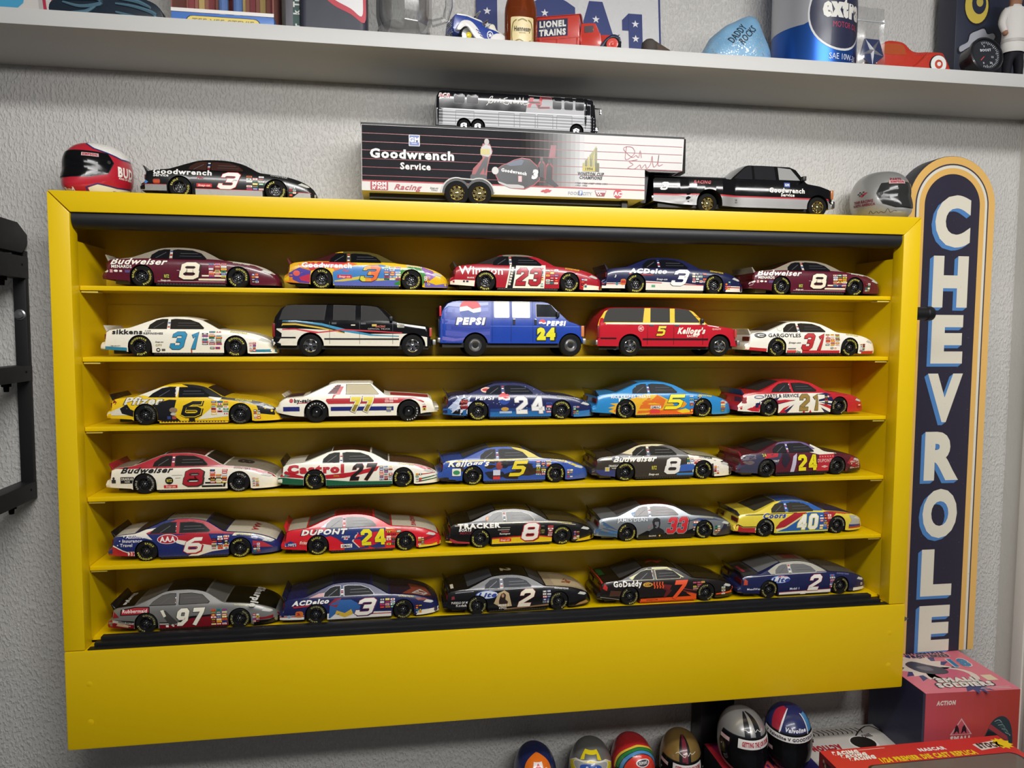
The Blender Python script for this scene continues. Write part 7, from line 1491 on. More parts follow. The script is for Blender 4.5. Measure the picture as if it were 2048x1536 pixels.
for x in (-.008, .010): fg.tube([(x, 0, .0165), (x, 0, .030), (x, 0, .060)], .006, P('#5a74a4', 'matte'), 10); fg.lathe([(.0001, .0164), (.008, .0164), (.0085, .022), (.006, .027), (.0001, .027)], P('#d6d2cc', 'matte'), 12, 'z', c=(x, -.003, 0))
fg.tube([(.001, 0, .058), (.001, 0, .075), (.001, 0, .09)], .012, P('#d6d2cc', 'matte'), 12); fg.build('figurine', t)

# slim dark book and dark bottle-shaped box with a red and white badge
t = at_shelf('slim_book', 'slim dark green book standing on the white shelf', 'book', .2965, .040)
b = MB(); b.box((-.0090, -.025, 0), (.0085, .045, .160), P('#5b5a60', 'print'), bevel=.0008); b.build('cover', t)
b = MB(); b.box((.0005, -.0256, .0), (.0088, -.0246, .158), P('#1f4540', 'print')); b.build('spine', t)
p = Print(lambda a, q, k: (a, -.0258 - k * .0001, q)); p.put(text('k Tr', .0070, .05, at=(.0048, .040), rot=PI / 2), '#c9ccc8', 2); p.put(text('r', .0070, .05, at=(.0048, .016), rot=PI / 2), '#c9ccc8', 2); p.build('spine_lettering', t)
t = at_shelf('dark_gift_box', 'dark grey box with a red and white badge on the white shelf', 'box', .3490, .038)
b = MB(); b.prism(rrect(-.0425, -.036, .0425, .036, .008), 0, .150, P('#2c2f3c', 'satin'), axis='z', bevel=.001); b.build('box_body', t)
pf = lambda a, q, k: (a, -.0362 - k * .0001, q)
p = Print(pf); p.put(smooth_line([(-.012, .075), (-.011, .052), (.000, .040), (.022, .030), (.0395, .020), (.0415, .048), (.0415, .075)], 4, True), '#b32a3c', 1); p.put(smooth_line([(-.009, .075), (-.007, .055), (.003, .046), (.022, .037), (.036, .028), (.0375, .050), (.037, .075)], 4, True), '#dad8d8', 2); p.put([(.004, .075), (.004, .060), (.026, .050), (.027, .075)], '#b32a3c', 3); p.build('badge', t)

# glass beer mug
glass = bpy.data.materials.new('thick_glass'); glass.use_nodes = True; nt = glass.node_tree
tr = nt.nodes.new('ShaderNodeBsdfTransparent'); tr.inputs[0].default_value = (.965, .97, .972, 1); gl_ = nt.nodes.new('ShaderNodeBsdfGlossy'); gl_.inputs['Roughness'].default_value = .12; lw = nt.nodes.new('ShaderNodeLayerWeight'); lw.inputs[0].default_value = .42; mx = nt.nodes.new('ShaderNodeMixShader')
nt.links.new(lw.outputs['Facing'], mx.inputs[0]); nt.links.new(tr.outputs[0], mx.inputs[1]); nt.links.new(gl_.outputs[0], mx.inputs[2]); nt.links.new(mx.outputs[0], nt.nodes['Material Output'].inputs[0])
t = at_shelf('glass_mug', 'faceted clear glass mug with handle on the white shelf', 'mug', .4400, .030)
b = MB(); b.lathe([(.0001, .0005), (.036, .0005), (.0395, .006), (.0385, .016), (.0345, .026), (.0345, .028), (.0372, .040), (.0372, .150), (.0340, .150), (.0330, .040), (.0290, .030), (.0001, .027)], glass, 12, 'z', cap=False); b.build('mug_body', t, smooth=20)
h = MB(); h.tube([(.036, 0, .124), (.054, 0, .120), (.060, 0, .100), (.060, 0, .060), (.055, 0, .042), (.0365, 0, .036)], .0052, glass, 8); h.build('handle', t)

# blue and white pedal car, nose to the left
t = at_shelf('toy_pedal_car', 'blue and white toy pedal car with chrome windscreen on the white shelf', 'toy car', .5330, .024, math.radians(16)); blu, wh, chm = P('#27408f', 'gloss'), P('#dedcd8', 'gloss'), P('#c9c9cc', 'chrome')
b = MB(); b.prism(smooth_line([(-.034, .016), (-.034, .034), (-.030, .040), (-.018, .041), (.004, .036), (.008, .030), (.022, .028), (.034, .024), (.042, .014), (.044, .006), (.030, .003), (.006, .006), (-.016, .014)], 3, True), -.016, .016, blu, bevel=.002); b.build('body', t)
b = MB(); b.prism([(-.030, .040), (-.018, .0405), (.004, .0365), (.007, .034), (-.016, .0385), (-.031, .038)], -.0168, .0168, wh, bevel=.0004); b.build('hood_stripe', t)
for sg in (-1, 1):
    f = MB(); f.prism(smooth_line([(-.033, .018), (-.026, .029), (-.014, .031), (-.004, .024), (.006, .012), (.020, .004), (.020, .0022), (.004, .004), (-.008, .012), (-.016, .022), (-.022, .0225), (-.028, .017)], 3, True), min(sg * .016, sg * .023), max(sg * .016, sg * .023), wh, bevel=.0012); f.build('front_fender', t)
    for i in range(3):
        g = MB(); g.prism([(-.006 + i * .003, .0215 - i * .0034), (.0005 + i * .003, .0190 - i * .0034), (.0005 + i * .003, .0182 - i * .0034), (-.006 + i * .003, .0205 - i * .0034)], sg * .0228, sg * .0234, blu); g.build('fender_slot', t)
    w = MB(); w.lathe([(.0062, -.003), (.0108, -.0034), (.0118, -.001), (.0118, .003)], P('#1c1c1e', 'rubber'), 20, 'y', c=(-.0155, sg * .0175, .0125), cap=True); w.lathe([(.0001, -.0042), (.006, -.0042), (.0096, -.0038), (.0102, -.0030)], chm, 20, 'y', c=(-.0155, sg * .0175, .0125), cap=False); w.build('wheel', t)
    w = MB(); w.lathe([(.0001, -.0060), (.0026, -.0056), (.0040, -.0044), (.0042, -.0036)], P('#d8c21c', 'gloss'), 14, 'y', c=(-.0155, sg * .0175, .0125), cap=False); w.build('hub_cap', t)
    d = MB(); d.lathe([(.0001, -.004), (.0130, -.0036), (.0148, -.0024), (.0152, .0)], wh, 26, 'y', c=(.0300, sg * .0172, .0080), cap=False); o = d.build('rear_fender', t)
    p = Print(lambda a, q, k: (a, sg * (.0162 + k * .0001), q)); p.put(ell(.0175, .0195, .0048, .0058), '#dedcd8', 1); p.put(ell(.0175, .0195, .0036, .0046), '#27408f', 2); p.put(star(.0175, .0195, .0036), '#dedcd8', 3); p.build('door_badge', t)
w = MB(); w.tube([(-.002, -.012, .036), (.003, -.012, .048), (.006, -.008, .0515), (.006, .008, .0515), (.003, .012, .048), (-.002, .012, .036)], .0011, chm, 8); w.build('windscreen_frame', t)
w = MB(); w.tube([(.008, 0, .034), (.015, 0, .040)], .0009, chm); w.tube([(.012, -.006, .038), (.019, -.004, .0435), (.020, .004, .0435), (.013, .006, .038)], .001, chm, 8); w.build('steering_wheel', t)
w = MB(); w.prism(smooth_line([(.018, .027), (.020, .036), (.026, .037), (.030, .030), (.040, .028), (.048, .032), (.048, .020), (.030, .022)], 3, True), -.011, .011, P('#d9d4c0', 'satin'), bevel=.002); w.build('seat', t)
w = MB()
for i in range(7): w.box((-.0352, -.010 , .017 + i * .0028), (-.0338, .010, .0184 + i * .0028), chm)
w.build('grille', t)
w = MB(); w.tube([(-.040, -.020, .009), (-.044, -.010, .008), (-.045, 0, .008), (-.044, .010, .008), (-.040, .020, .009)], .0024, chm, 8); w.box((-.046, -.004, .006), (-.030, .004, .010), chm, bevel=.001); w.build('bumper', t)

# amber bottle
t = at_shelf('amber_bottle', 'round-shouldered amber spirit bottle with cream label on the white shelf', 'bottle', .5965, .016)
amb = clear('amber_glass', '#8a3f1c', .04, 1.3, .55)
b = MB(); b.lathe([(.0001, .0002), (.0195, .0002), (.0218, .003), (.0222, .008), (.0222, .050), (.0216, .058), (.0195, .067), (.0150, .076), (.0095, .083), (.0078, .090), (.0076, .120), (.0001, .121)], amb, 28, 'z', sy=.62, cap=False); b.build('bottle_glass', t)
cf = lambda a, q, k: (.0222 * math.sin(a / .0222) * (1 + .012 * k), -.0222 * .62 * math.cos(a / .0222) * (1 + .012 * k) - .0002 * k, q)
p = Print(cf, .004, 0); p.put(rrect(-.0168, .004, .0168, .0425, .002), '#d9c795', 1); p.build('label', t)
p = Print(cf, .004, 0); p.put(text('Hennessy', .0062, .02, at=(0, .0268), fitw=.023), '#2a2416', 3); p.put(text('COGNAC', .0014, .01, at=(0, .0215)), '#6a5c34', 3); p.build('label_lettering', t)
p = Print(cf, .004, 0)
for pts in ([(-.0140, .008), (-.0150, .020), (-.0130, .034), (-.0080, .0385)], [(.0140, .008), (.0150, .020), (.0130, .034), (.0080, .0385)], [(-.0120, .0095), (-.004, .0125), (.004, .0090), (.0120, .0120)], [(-.006, .0370), (0, .0395), (.006, .0370)]): p.put(stroke(smooth_line(pts, 4), .0014), '#7c6c34', 2)
p.build('label_vines', t)

# red delivery truck
t = at_shelf('toy_truck', 'red vintage toy delivery truck on the white shelf', 'toy truck', .6760, .034, math.radians(-20)); t.scale = (1.1, 1.1, 1.1); red = P('#b8372c', 'gloss'); nv = P('#1d2440', 'gloss')
b = MB(); b.box((-.0630, -.024, .0100), (.0085, .024, .0480), red, bevel=.0012); b.build('cargo_box', t)
b = MB(); b.prism([(y, .048 + .0045 * (1 - (y / .025) ** 2)) for y in [-.025 + .005 * i for i in range(11)]] + [(.025, .0475), (-.025, .0475)], -.0640, .0100, red, axis='x'); b.build('cargo_roof', t)
for x in (-.0630, -.0420, -.0200, .0050):
    w = MB(); w.box((x, -.0248, .0105), (x + .0022, -.0238, .0200), red, bevel=.0002); w.build('side_rib', t)
w = MB(); w.box((-.0635, -.0250, .0200), (.0085, -.0238, .0214), red, bevel=.0003); w.build('side_rail', t)
p = Print(lambda a, q, k: (a, -.0242 - k * .0001, q)); p.put(rect(-.0440, .0232, -.0060, .0440), '#1c2344', 1); p.build('name_panel', t)
p = Print(lambda a, q, k: (a, -.0242 - k * .0001, q)); p.put(text('LIONEL', .0068, .06, at=(-.025, .0384), fitw=.033), '#d9d6d0', 3); p.put(text('ELECTRIC', .0024, .02, at=(-.025, .0334), fitw=.024), '#6a6a7c', 3); p.put(text('TRAINS', .0068, .06, at=(-.025, .0282), fitw=.033), '#d9d6d0', 3); p.build('panel_lettering', t)
b = MB(); b.prism(smooth_line([(.0100, .006), (.0100, .036), (.0125, .039), (.0260, .0385), (.0290, .036), (.0330, .0265), (.0340, .0255), (.0340, .006)], 2, True), -.0175, .0175, red, bevel=.001); b.build('cab', t)
b = MB(); b.prism([(.0330, .008), (.0330, .0262), (.0500, .0248), (.0545, .0238), (.0545, .008)], -.0120, .0120, red, bevel=.0015); b.build('hood', t)
for sg in (-1, 1):
    w = MB(); w.box((.0140, min(sg * .0172, sg * .0180), .0275), (.0255, max(sg * .0172, sg * .0180), .0355), P('#5c5054', 'glass'), bevel=.0003); w.build('cab_window', t)
    f = MB(); f.prism(smooth_line([(.0290, .004), (.0340, .0100), (.0420, .0190), (.0500, .0225), (.0570, .0200), (.0600, .0140), (.0580, .0135), (.0540, .0180), (.0480, .0190), (.0420, .0150), (.0370, .0070), (.0330, .0030)], 3, True), min(sg * .012, sg * .020), max(sg * .012, sg * .020), nv, bevel=.0006); f.build('front_fender', t)
    for wx in (.0490, -.0280):
        w = MB(); w.lathe([(.0070, -.0034), (.0098, -.0034), (.0108, -.0015), (.0108, .0034)], P('#161618', 'rubber'), 20, 'y', c=(wx, sg * .0165, .0108)); w.build('wheel', t)
        w = MB(); w.lathe([(.0001, -.0046), (.0018, -.0044), (.0024, -.0034), (.0052, -.0040), (.0072, -.0036), (.0074, -.0030)], P('#c9473c', 'gloss'), 18, 'y', c=(wx, sg * .0165, .0108), cap=False) if sg < 0 else w.lathe([(.0001, .0046), (.0074, .0034)], P('#c9473c', 'gloss'), 18, 'y', c=(wx, sg * .0165, .0108), cap=False); w.build('hub', t)
    h = MB(); h.lathe([(.0001, .0020), (.0022, .0016), (.0026, 0), (.0012, -.002)], chm, 12, 'x', c=(.0560, sg * .0090, .0230)); h.build('headlamp', t)
b = MB(); b.box((-.0600, -.013, .0050), (.0540, .013, .0100), nv); b.box((.0560, -.018, .0060), (.0590, .018, .0085), chm, bevel=.0004); b.build('chassis', t)

# licence plate leaning on the wall
t = at_shelf('licence_plate', 'white licence plate with stars and stripes lettering leaning behind the bottle', 'licence plate', .6920, .108); t.rotation_euler = (math.radians(-7), 0, 0)
b = MB(); b.prism(rrect(-.1420, 0, .1400, .150, .006), -.0012, .0012, P('#cfcfd0', 'gloss'), bevel=.0004); b.build('plate', t)
pf = lambda a, q, k: (a, -.0013 - k * .0001, q)
p = Print(pf); p.put(stroke(rrect(-.1400, .002, .1380, .148, .005), .0030, True), '#22306c', 1); p.build('border', t)
def flag_letter(polys, zs, stars):
    l = Print(pf); x0 = min(a for q in polys for a, _ in q); x1 = max(a for q in polys for a, _ in q)
    l.put(polys, '#b02a3c', 2)
    n = 6
    for i in range(n):
        if i % 2 == 1: l.put(minus(minus(polys, rect(-1, -1, x0 + (x1 - x0) * i / n, 1)), rect(x0 + (x1 - x0) * (i + 1) / n, -1, 1, 1)), '#dcdadb', 3)
    l.put(minus(polys, rect(-1, -1, 1, zs)), '#25346f', 4)
    for sx_, sz_ in stars: l.put(star(sx_, sz_, .0062), '#dcdadb', 5)
    l.build('flag_letter', t)
flag_letter(text('U', .104, .11, at=(-.1055, .055), res=4, fitw=.070), .038, [(-.1290, .095), (-.1290, .074), (-.1290, .052), (-.0820, .095), (-.0820, .074)])
flag_letter(text('S', .104, .11, at=(-.0330, .055), res=4, fitw=.062), .050, [(-.042, .0985), (-.0130, .0900), (-.054, .086), (-.052, .070)])
flag_letter(text('A', .104, .10, at=(.0380, .055), res=4, fitw=.070), .030, [(.0370, .094), (.030, .062), (.048, .062)])
flag_letter([rect(.0690, .040, .0800, .053)], .030, [])
flag_letter([rect(.0880, .0030, .1100, .1070), [(.0780, .0800), (.0885, .0800), (.0885, .1070), (.0780, .0960)]], .046, [(.0990, .0910), (.0990, .0680)])
p = Print(pf); p.put(text('CHEVROLET', .012, .08, at=(0, .140), fitw=.16), '#25346f', 3); p.build('plate_lettering', t)

# iron hammer
t = at_shelf('old_hammer', 'dark old iron hammer lying on the white shelf beside the plate', 'hammer', .7890, .045, math.radians(14))
ir = P('#4a4440', 'matte')
b = MB(); b.lathe([(.0001, -.013), (.0095, -.013), (.0105, -.009), (.0080, -.003), (.0085, .006), (.0115, .014), (.0110, .022), (.0060, .0265), (.0001, .0275)], ir, 16, 'z', c=(0, 0, .0135)); b.box((-.0150, -.006, .0002), (-.003, .006, .013), ir, bevel=.003); b.build('hammer_head', t)
b = MB(); b.tube([(.004, 0, .0310), (.030, .004, .0240), (.055, .008, .0150), (.086, .011, .0070)], .006, P('#54483f', 'matte'), 12, rs=[.0092, .0095, .0085, .0066]); b.build('handle', t)

# painted rock
def rock_mat():
    m = bpy.data.materials.new('blue_glitter_paint'); m.use_nodes = True; nt = m.node_tree; bs = nt.nodes['Principled BSDF']
    tc = nt.nodes.new('ShaderNodeTexCoord'); v = nt.nodes.new('ShaderNodeTexNoise'); v.inputs['Scale'].default_value = 420; v.inputs['Detail'].default_value = 1; nt.links.new(tc.outputs['Object'], v.inputs[0])
    n = nt.nodes.new('ShaderNodeTexNoise'); n.inputs['Scale'].default_value = 40; nt.links.new(tc.outputs['Object'], n.inputs[0])
    cr = nt.nodes.new('ShaderNodeValToRGB'); cr.color_ramp.elements[0].color = lin('#5585a8'); cr.color_ramp.elements[1].color = lin('#86b2d2'); nt.links.new(n.outputs['Fac'], cr.inputs[0])
    sp = nt.nodes.new('ShaderNodeMapRange'); sp.inputs[1].default_value = .60; sp.inputs[2].default_value = .66; nt.links.new(v.outputs['Fac'], sp.inputs[0])
    sep = nt.nodes.new('ShaderNodeSeparateXYZ'); nt.links.new(tc.outputs['Object'], sep.inputs[0])
    lo = nt.nodes.new('ShaderNodeMapRange'); lo.inputs[1].default_value = .050; lo.inputs[2].default_value = .018; nt.links.new(sep.outputs['Z'], lo.inputs[0])
    mu = nt.nodes.new('ShaderNodeMath'); mu.operation = 'MULTIPLY'; nt.links.new(sp.outputs[0], mu.inputs[0]); nt.links.new(lo.outputs[0], mu.inputs[1])
    mx = nt.nodes.new('ShaderNodeMixRGB'); nt.links.new(mu.outputs[0], mx.inputs[0]); nt.links.new(cr.outputs[0], mx.inputs[1]); mx.inputs[2].default_value = lin('#e8ecec')
    nt.links.new(mx.outputs[0], bs.inputs['Base Color']); nt.links.new(mu.outputs[0], bs.inputs['Metallic']); bs.inputs['Roughness'].default_value = .4
    bp = nt.nodes.new('ShaderNodeBump'); bp.inputs['Strength'].default_value = .4; bp.inputs['Distance'].default_value = .001; nt.links.new(n.outputs['Fac'], bp.inputs['Height']); nt.links.new(bp.outputs[0], bs.inputs['Normal'])
    return m
t = at_shelf('painted_rock', 'blue glitter painted rock with handwriting on the white shelf', 'rock', .9130, .032)
bm = bmesh.new(); bmesh.ops.create_icosphere(bm, subdivisions=4, radius=1)
prof = [(-.0560, 0), (-.0530, .016), (-.0380, .042), (-.0150, .062), (.0080, .073), (.0200, .077), (.0300, .073), (.0400, .052), (.0500, .030), (.0540, .010), (.0520, 0)]
from mathutils import noise as _noise
for v in bm.verts:
    d = v.co.normalized(); a = math.atan2(d.z, d.x)
    if d.z < 0: q = (d.x * .054, 0.0)
    else:
        best = None; ca, sa = math.cos(a), math.sin(a)      # ray from (0, 0) to the outline
        for (x0, z0), (x1, z1) in zip(prof, prof[1:]):
            den = ca * (z1 - z0) - sa * (x1 - x0)
            if abs(den) < 1e-12: continue
            k = (x0 * (z1 - z0) - z0 * (x1 - x0)) / den; u = ((x0 * sa - z0 * ca) / (ca * (z1 - z0) - sa * (x1 - x0))) if den else 0
            if k > 0 and -.001 <= u <= 1.001: best = max(best or 0, k)
        rr = best or .05; s_ = math.hypot(d.x, d.z); q = (ca * rr * s_ ** .7, sa * rr * s_ ** .7)
    v.co = Vector((q[0], d.y * .032, max(0, q[1]))) + (d * .0016 * _noise.noise(d * 3.1) if d.z > .05 else Vector((0, 0, 0)))
rm = MB(); rm.bm(bm, rock_mat()); rock = rm.build('rock_body', t, smooth=70)
tree = BVHTree.FromPolygons([v.co for v in rock.data.vertices], [list(p.vertices) for p in rock.data.polygons])
def rock_fn(a, q, k):
    h = tree.ray_cast(Vector((a, -.2, q)), Vector((0, 1, 0)))
    return (h[0] if h[0] else Vector((a, -.01, q))) + Vector((0, -.0003 - .0001 * k, 0))
p = Print(rock_fn, .004, .004); p.put(text('DADDY', .0095, .015, .1, at=(-.0085, .0420), rot=math.radians(48), fitw=.033), '#22303c', 2); p.put(text('ROCKS', .0095, .015, .1, at=(.0055, .0400), rot=math.radians(48), fitw=.032), '#22303c', 2); p.build('handwriting', t)

# small dark gem-like piece beside the rock
t = at_shelf('small_dark_stone', 'small shiny black stone between the blue rock and the oil can', 'stone', .9700, .020)
b = MB(); b.lathe([(.0001, 0), (.0070, 0), (.0078, .004), (.0060, .011), (.0001, .013)], P('#2a3236', 'glass'), 8, 'z'); b.build('stone', t, smooth=10)

# oil can
t = at_shelf('oil_can', 'large metallic blue motor oil can with dark oval on the white shelf', 'can', 1.0470, .052)
R_ = .0600; foil = bpy.data.materials.new('blue_foil'); foil.use_nodes = True
fb = foil.node_tree.nodes['Principled BSDF']; fb.inputs['Base Color'].default_value = lin('#2a5cb0'); fb.inputs['Metallic'].default_value = .75; fb.inputs['Roughness'].default_value = .33
b = MB(); b.lathe([(.0001, 0), (R_ - .001, 0), (R_, .001), (R_, .170), (R_ - .001, .171), (.0001, .171)], foil, 48, 'z', cap=False); b.build('can_body', t)
cf = lambda a, q, k: ((R_ + .0002 + .00012 * k) * math.sin(a / R_), -(R_ + .0002 + .00012 * k) * math.cos(a / R_), q)
p = Print(cf, .006, .02); p.put([(-.12, .062), (-.045, .062), (-.030, .068), (-.010, .080), (.10, .080), (.10, .171), (-.12, .171)], '#b9bac0', 0.4, 'pearl'); p.build('silver_upper_band', t)
cx = .0080
p = Print(cf, .006, .02); p.put(ell(cx, .0760, .0480, .0530, 40), '#cfcfce', 1); p.put(ell(cx, .0760, .0455, .0500, 40), '#262a44', 2); p.build('dark_oval', t)
p = Print(cf, .004, 0); p.put(text('extra', .0225, .10, at=(.0120, .0830), fitw=.062), '#dcdad2', 4); p.build('brand_word', t)
p = Print(cf, .004, 0); p.put(text('MOTOR OIL', .0078, .0, at=(.0170, .0590), fitw=.046), '#b03a54', 4); p.build('motor_oil_words', t)
p = Print(cf, .004, 0); p.put(text('SAE 10W-30', .0080, .0, at=(.0150, .0150), fitw=.050), '#cfd6e6', 4); p.build('grade_words', t)

# zip bag with a star badge
t = at_shelf('zip_bag', 'clear plastic zip bag with a silver star badge leaning on the oil can', 'plastic bag', 1.1010, -.012); t.rotation_euler = (math.radians(-4), 0, math.radians(4))
film = bpy.data.materials.new('clear_film'); film.use_nodes = True; nt = film.node_tree
tr = nt.nodes.new('ShaderNodeBsdfTransparent'); gl_ = nt.nodes.new('ShaderNodeBsdfGlossy'); gl_.inputs['Roughness'].default_value = .15; mx = nt.nodes.new('ShaderNodeMixShader'); mx.inputs[0].default_value = .16
nt.links.new(tr.outputs[0], mx.inputs[1]); nt.links.new(gl_.outputs[0], mx.inputs[2]); nt.links.new(mx.outputs[0], nt.nodes['Material Output'].inputs[0])
b = MB(); rnd = random.Random(3); vs = []; fs = []
for k, y in ((0, -.004), (1, .004)):
    for j in range(11):
        for i in range(7): vs.append((-.0225 + .045 * i / 6, y * (1 if 0 < i < 6 and 0 < j < 9 else .1) + rnd.uniform(-.0009, .0009), .086 * j / 10))
for k in (0, 77):
    for j in range(10):
        for i in range(6): fs.append((k + j * 7 + i, k + j * 7 + i + 1, k + j * 7 + i + 8, k + j * 7 + i + 7))
b.add(vs, fs, film); b.build('film', t)
w = MB(); w.box((-.0225, -.0012, .0655), (.0225, -.0002, .0672), P('#b9bcc0', 'gloss')); w.build('zip_strip', t)
bd = MB(); pent = [(.0200 * math.cos(math.radians(90 + 36 + 72 * i)), .0235 + .0210 * math.sin(math.radians(90 + 36 + 72 * i))) for i in range(5)]
bd.prism(pent, -.0020, .0010, P('#26325c', 'gloss'), bevel=.0004); o = bd.build('badge_plate', t)
sm = MB(); n5 = [(.0195 * math.cos(math.radians(18 + 36 + 72 * i)), .0235 + .0205 * math.sin(math.radians(18 + 36 + 72 * i))) for i in range(5)]; inn = [(.0048 * math.cos(math.radians(90 + 72 * i)), .0235 + .0050 * math.sin(math.radians(90 + 72 * i))) for i in range(5)]
sv = [(a, -.0022, q) for i in range(5) for a, q in ((n5[i]), (inn[i]))]; ctr = len(sv); sv.append((0, -.0062, .0235))
sm.add(sv, [(i, (i + 1) % 10, ctr) for i in range(10)], P('#c9cbd2', 'metal')); sm.build('silver_star', t, smooth=0)

# red toy coupe
t = at_shelf('toy_coupe', 'glossy red vintage coupe with white wall tyre on the white shelf', 'toy car', 1.1880, .024); rd = P('#b03020', 'gloss')
b = MB(); b.prism(smooth_line([(-.062, .004), (-.063, .034), (-.052, .0470), (-.036, .0485), (-.022, .046), (-.011, .037), (.000, .0345), (.020, .036), (.036, .0365), (.043, .034), (.049, .018), (.050, .006), (.040, .003)], 3, True), -.017, .017, rd, bevel=.004, seg=3); b.build('body', t)
for sg in (-1, 1):
    f = MB(); f.prism(smooth_line([(-.060, .003), (-.040, .004), (-.016, .008), (.002, .022), (.012, .031), (.026, .0325), (.038, .027), (.046, .014), (.048, .004), (.030, .0015), (-.02, .0015)], 3, True), min(sg * .014, sg * .025), max(sg * .014, sg * .025), rd, bevel=.003, seg=3); f.build('fender', t)
    w = MB(); w.lathe([(.0001, sg * .0268), (.0130, sg * .0266), (.0138, sg * .0255), (.0140, sg * .0200)], P('#1a1a1c', 'rubber'), 26, 'y', c=(.0265, 0, .0150), cap=False); w.build('tyre', t)
    w = MB(); w.lathe([(.0062, sg * .0271), (.0124, sg * .0270), (.0128, sg * .0264)], P('#d9dcd8', 'gloss'), 26, 'y', c=(.0265, 0, .0150), cap=False); w.build('white_wall', t)
    w = MB(); w.lathe([(.0001, sg * .0285), (.0030, sg * .0282), (.0034, sg * .0274)], P('#dcd6d2', 'gloss'), 16, 'y', c=(.0265, 0, .0150), cap=False); w.lathe([(.0034, sg * .0276), (.0062, sg * .0274), (.0066, sg * .0270)], P('#b8402c', 'gloss'), 20, 'y', c=(.0265, 0, .0150), cap=False); w.build('hub', t)
    for i in range(8):
        l = MB(); l.box((-.006 + i * .0028, min(sg * .0168, sg * .0176), .0285 + i * .0004), (-.0046 + i * .0028, max(sg * .0168, sg * .0176), .0325 + i * .0004), rd, bevel=.0003); l.build('hood_louvre', t)
p = Print(lambda a, q, k: (a, -.0172 - k * .0001, q)); p.put(smooth_line([(-.060, .029), (-.060, .041), (-.036, .0440), (-.024, .041), (-.020, .031), (-.022, .029)], 3, True), '#a34a24', 1, 'gloss'); p.build('side_window', t)
b = MB(); b.box((.046, -.020, .004), (.052, .020, .010), rd, bevel=.002); b.build('bumper', t)

# dark card pack with hat picture, gauge, figurine
t = at_shelf('picture_box', 'tall dark blue picture box with a printed hat at the right of the shelf', 'box', 1.3420, .082); cb = P('#1e2438', 'print')
b = MB(); b.box((-.0440, -.012, 0), (.0800, .030, .17), cb, bevel=.0008); b.build('box_body', t)
pf = lambda a, q, k: (a, -.0122 - k * .0001, q)
p = Print(pf); p.put(ell(-.008, .136, .0230, .0300, 24), '#1a1a20', 1); p.put(ell(-.009, .136, .0205, .0270, 24), '#c9b24a', 2); p.put(ell(-.005, .140, .0125, .0165, 20), '#20263c', 3); p.put(ell(-.004, .142, .0060, .0070, 16), '#b9a650', 4); p.build('gold_ring', t)
p = Print(pf); hat = smooth_line([(-.036, .072), (-.022, .080), (-.018, .092), (-.006, .098), (.006, .102), (.012, .094), (.022, .096), (.026, .090), (.018, .083), (-.002, .080), (-.020, .072), (-.034, .064)], 3, True)
p.put(scale_poly(hat, .16), '#14161e', 1); p.put(hat, '#a2a4ae', 2); p.build('printed_hat', t)
t = at_shelf('boost_gauge', 'round black boost gauge standing at the front right of the shelf', 'gauge', 1.2815, -.008)
M = Matrix.Translation((0, 0, .0268)) @ Matrix.Rotation(math.radians(-10), 4, 'X')
b = MB(); b.lathe([(.0001, .018), (.0240, .018), (.0240, -.004), (.0268, -.004), (.0268, -.0085), (.0250, -.0100), (.0236, -.0100), (.0226, -.0070), (.0001, -.0070)], P('#191a1e', 'gloss'), 36, 'y', M=M, cap=False); b.build('housing', t)
gf = lambda a, q, k: M @ Vector((a, -.0072 - k * .0002, q))
p = Print(gf); p.put(ell(0, 0, .0224, n=30), '#22242a', 1)
for i in range(27):
    a = math.radians(110 - i * 8.4); l = .0172 if i % 4 else .0155; p.put(stroke([(l * math.cos(a), l * math.sin(a)), (.0200 * math.cos(a), .0200 * math.sin(a))], .0007), '#c9ccd0', 2)
p.build('dial', t)
p = Print(gf); p.put(text('BOOST', .0036, .03, at=(-.001, .0070), rot=.1), '#c9ccd0', 3)
for s_, a, q in (('5', -.003, .0128), ('15', .0090, -.003), ('20', .0062, -.0120), ('0', -.0060, -.0130)): p.put(text(s_, .0028, .03, at=(a, q)), '#b9bcc0', 3)
p.build('dial_lettering', t)
p = Print(gf); p.put([(-.0108, -.0088), (-.0100, -.0096), (-.0040, -.0036), (-.0048, -.0030)], '#cf4a4a', 4); p.build('needle', t)
t = at_shelf('figurine', 'figurine in white jacket and black trousers at the right end of the shelf', 'figurine', 1.3640, .028)
bm = bmesh.new(); sk = {'pel': (0, 0, .062, .0125), 'waist': (0, 0, .078, .013), 'chest': (0, 0, .100, .016), 'neck': (0, 0, .119, .007), 'head': (0, -.002, .136, .013), 'top': (0, -.002, .150, .010),
      'sl': (-.016, 0, .112, .008), 'el': (-.024, -.002, .092, .0062), 'hl': (-.022, -.010, .072, .0045), 'sr': (.016, 0, .112, .008), 'er': (.024, -.002, .092, .0062), 'hr': (.022, -.010, .072, .0045),
      'kl': (-.010, -.001, .036, .0085), 'al': (-.011, 0, .010, .0065), 'tl': (-.012, -.013, .005, .0050), 'kr': (.010, -.001, .036, .0085), 'ar': (.011, 0, .010, .0065), 'tr': (.012, -.013, .005, .0050)}
vid = {k: i for i, k in enumerate(sk)}
me = bpy.data.meshes.new('figure'); me.from_pydata([v[:3] for v in sk.values()], [(vid[a], vid[c]) for a, c in (('pel', 'waist'), ('waist', 'chest'), ('chest', 'neck'), ('neck', 'head'), ('head', 'top'), ('chest', 'sl'), ('sl', 'el'), ('el', 'hl'), ('chest', 'sr'), ('sr', 'er'), ('er', 'hr'), ('pel', 'kl'), ('kl', 'al'), ('al', 'tl'), ('pel', 'kr'), ('kr', 'ar'), ('ar', 'tr'))], [])
fo = bpy.data.objects.new('figure', me); COL.objects.link(fo); md = fo.modifiers.new('s', 'SKIN'); m2 = fo.modifiers.new('d', 'SUBSURF'); m2.levels = 1
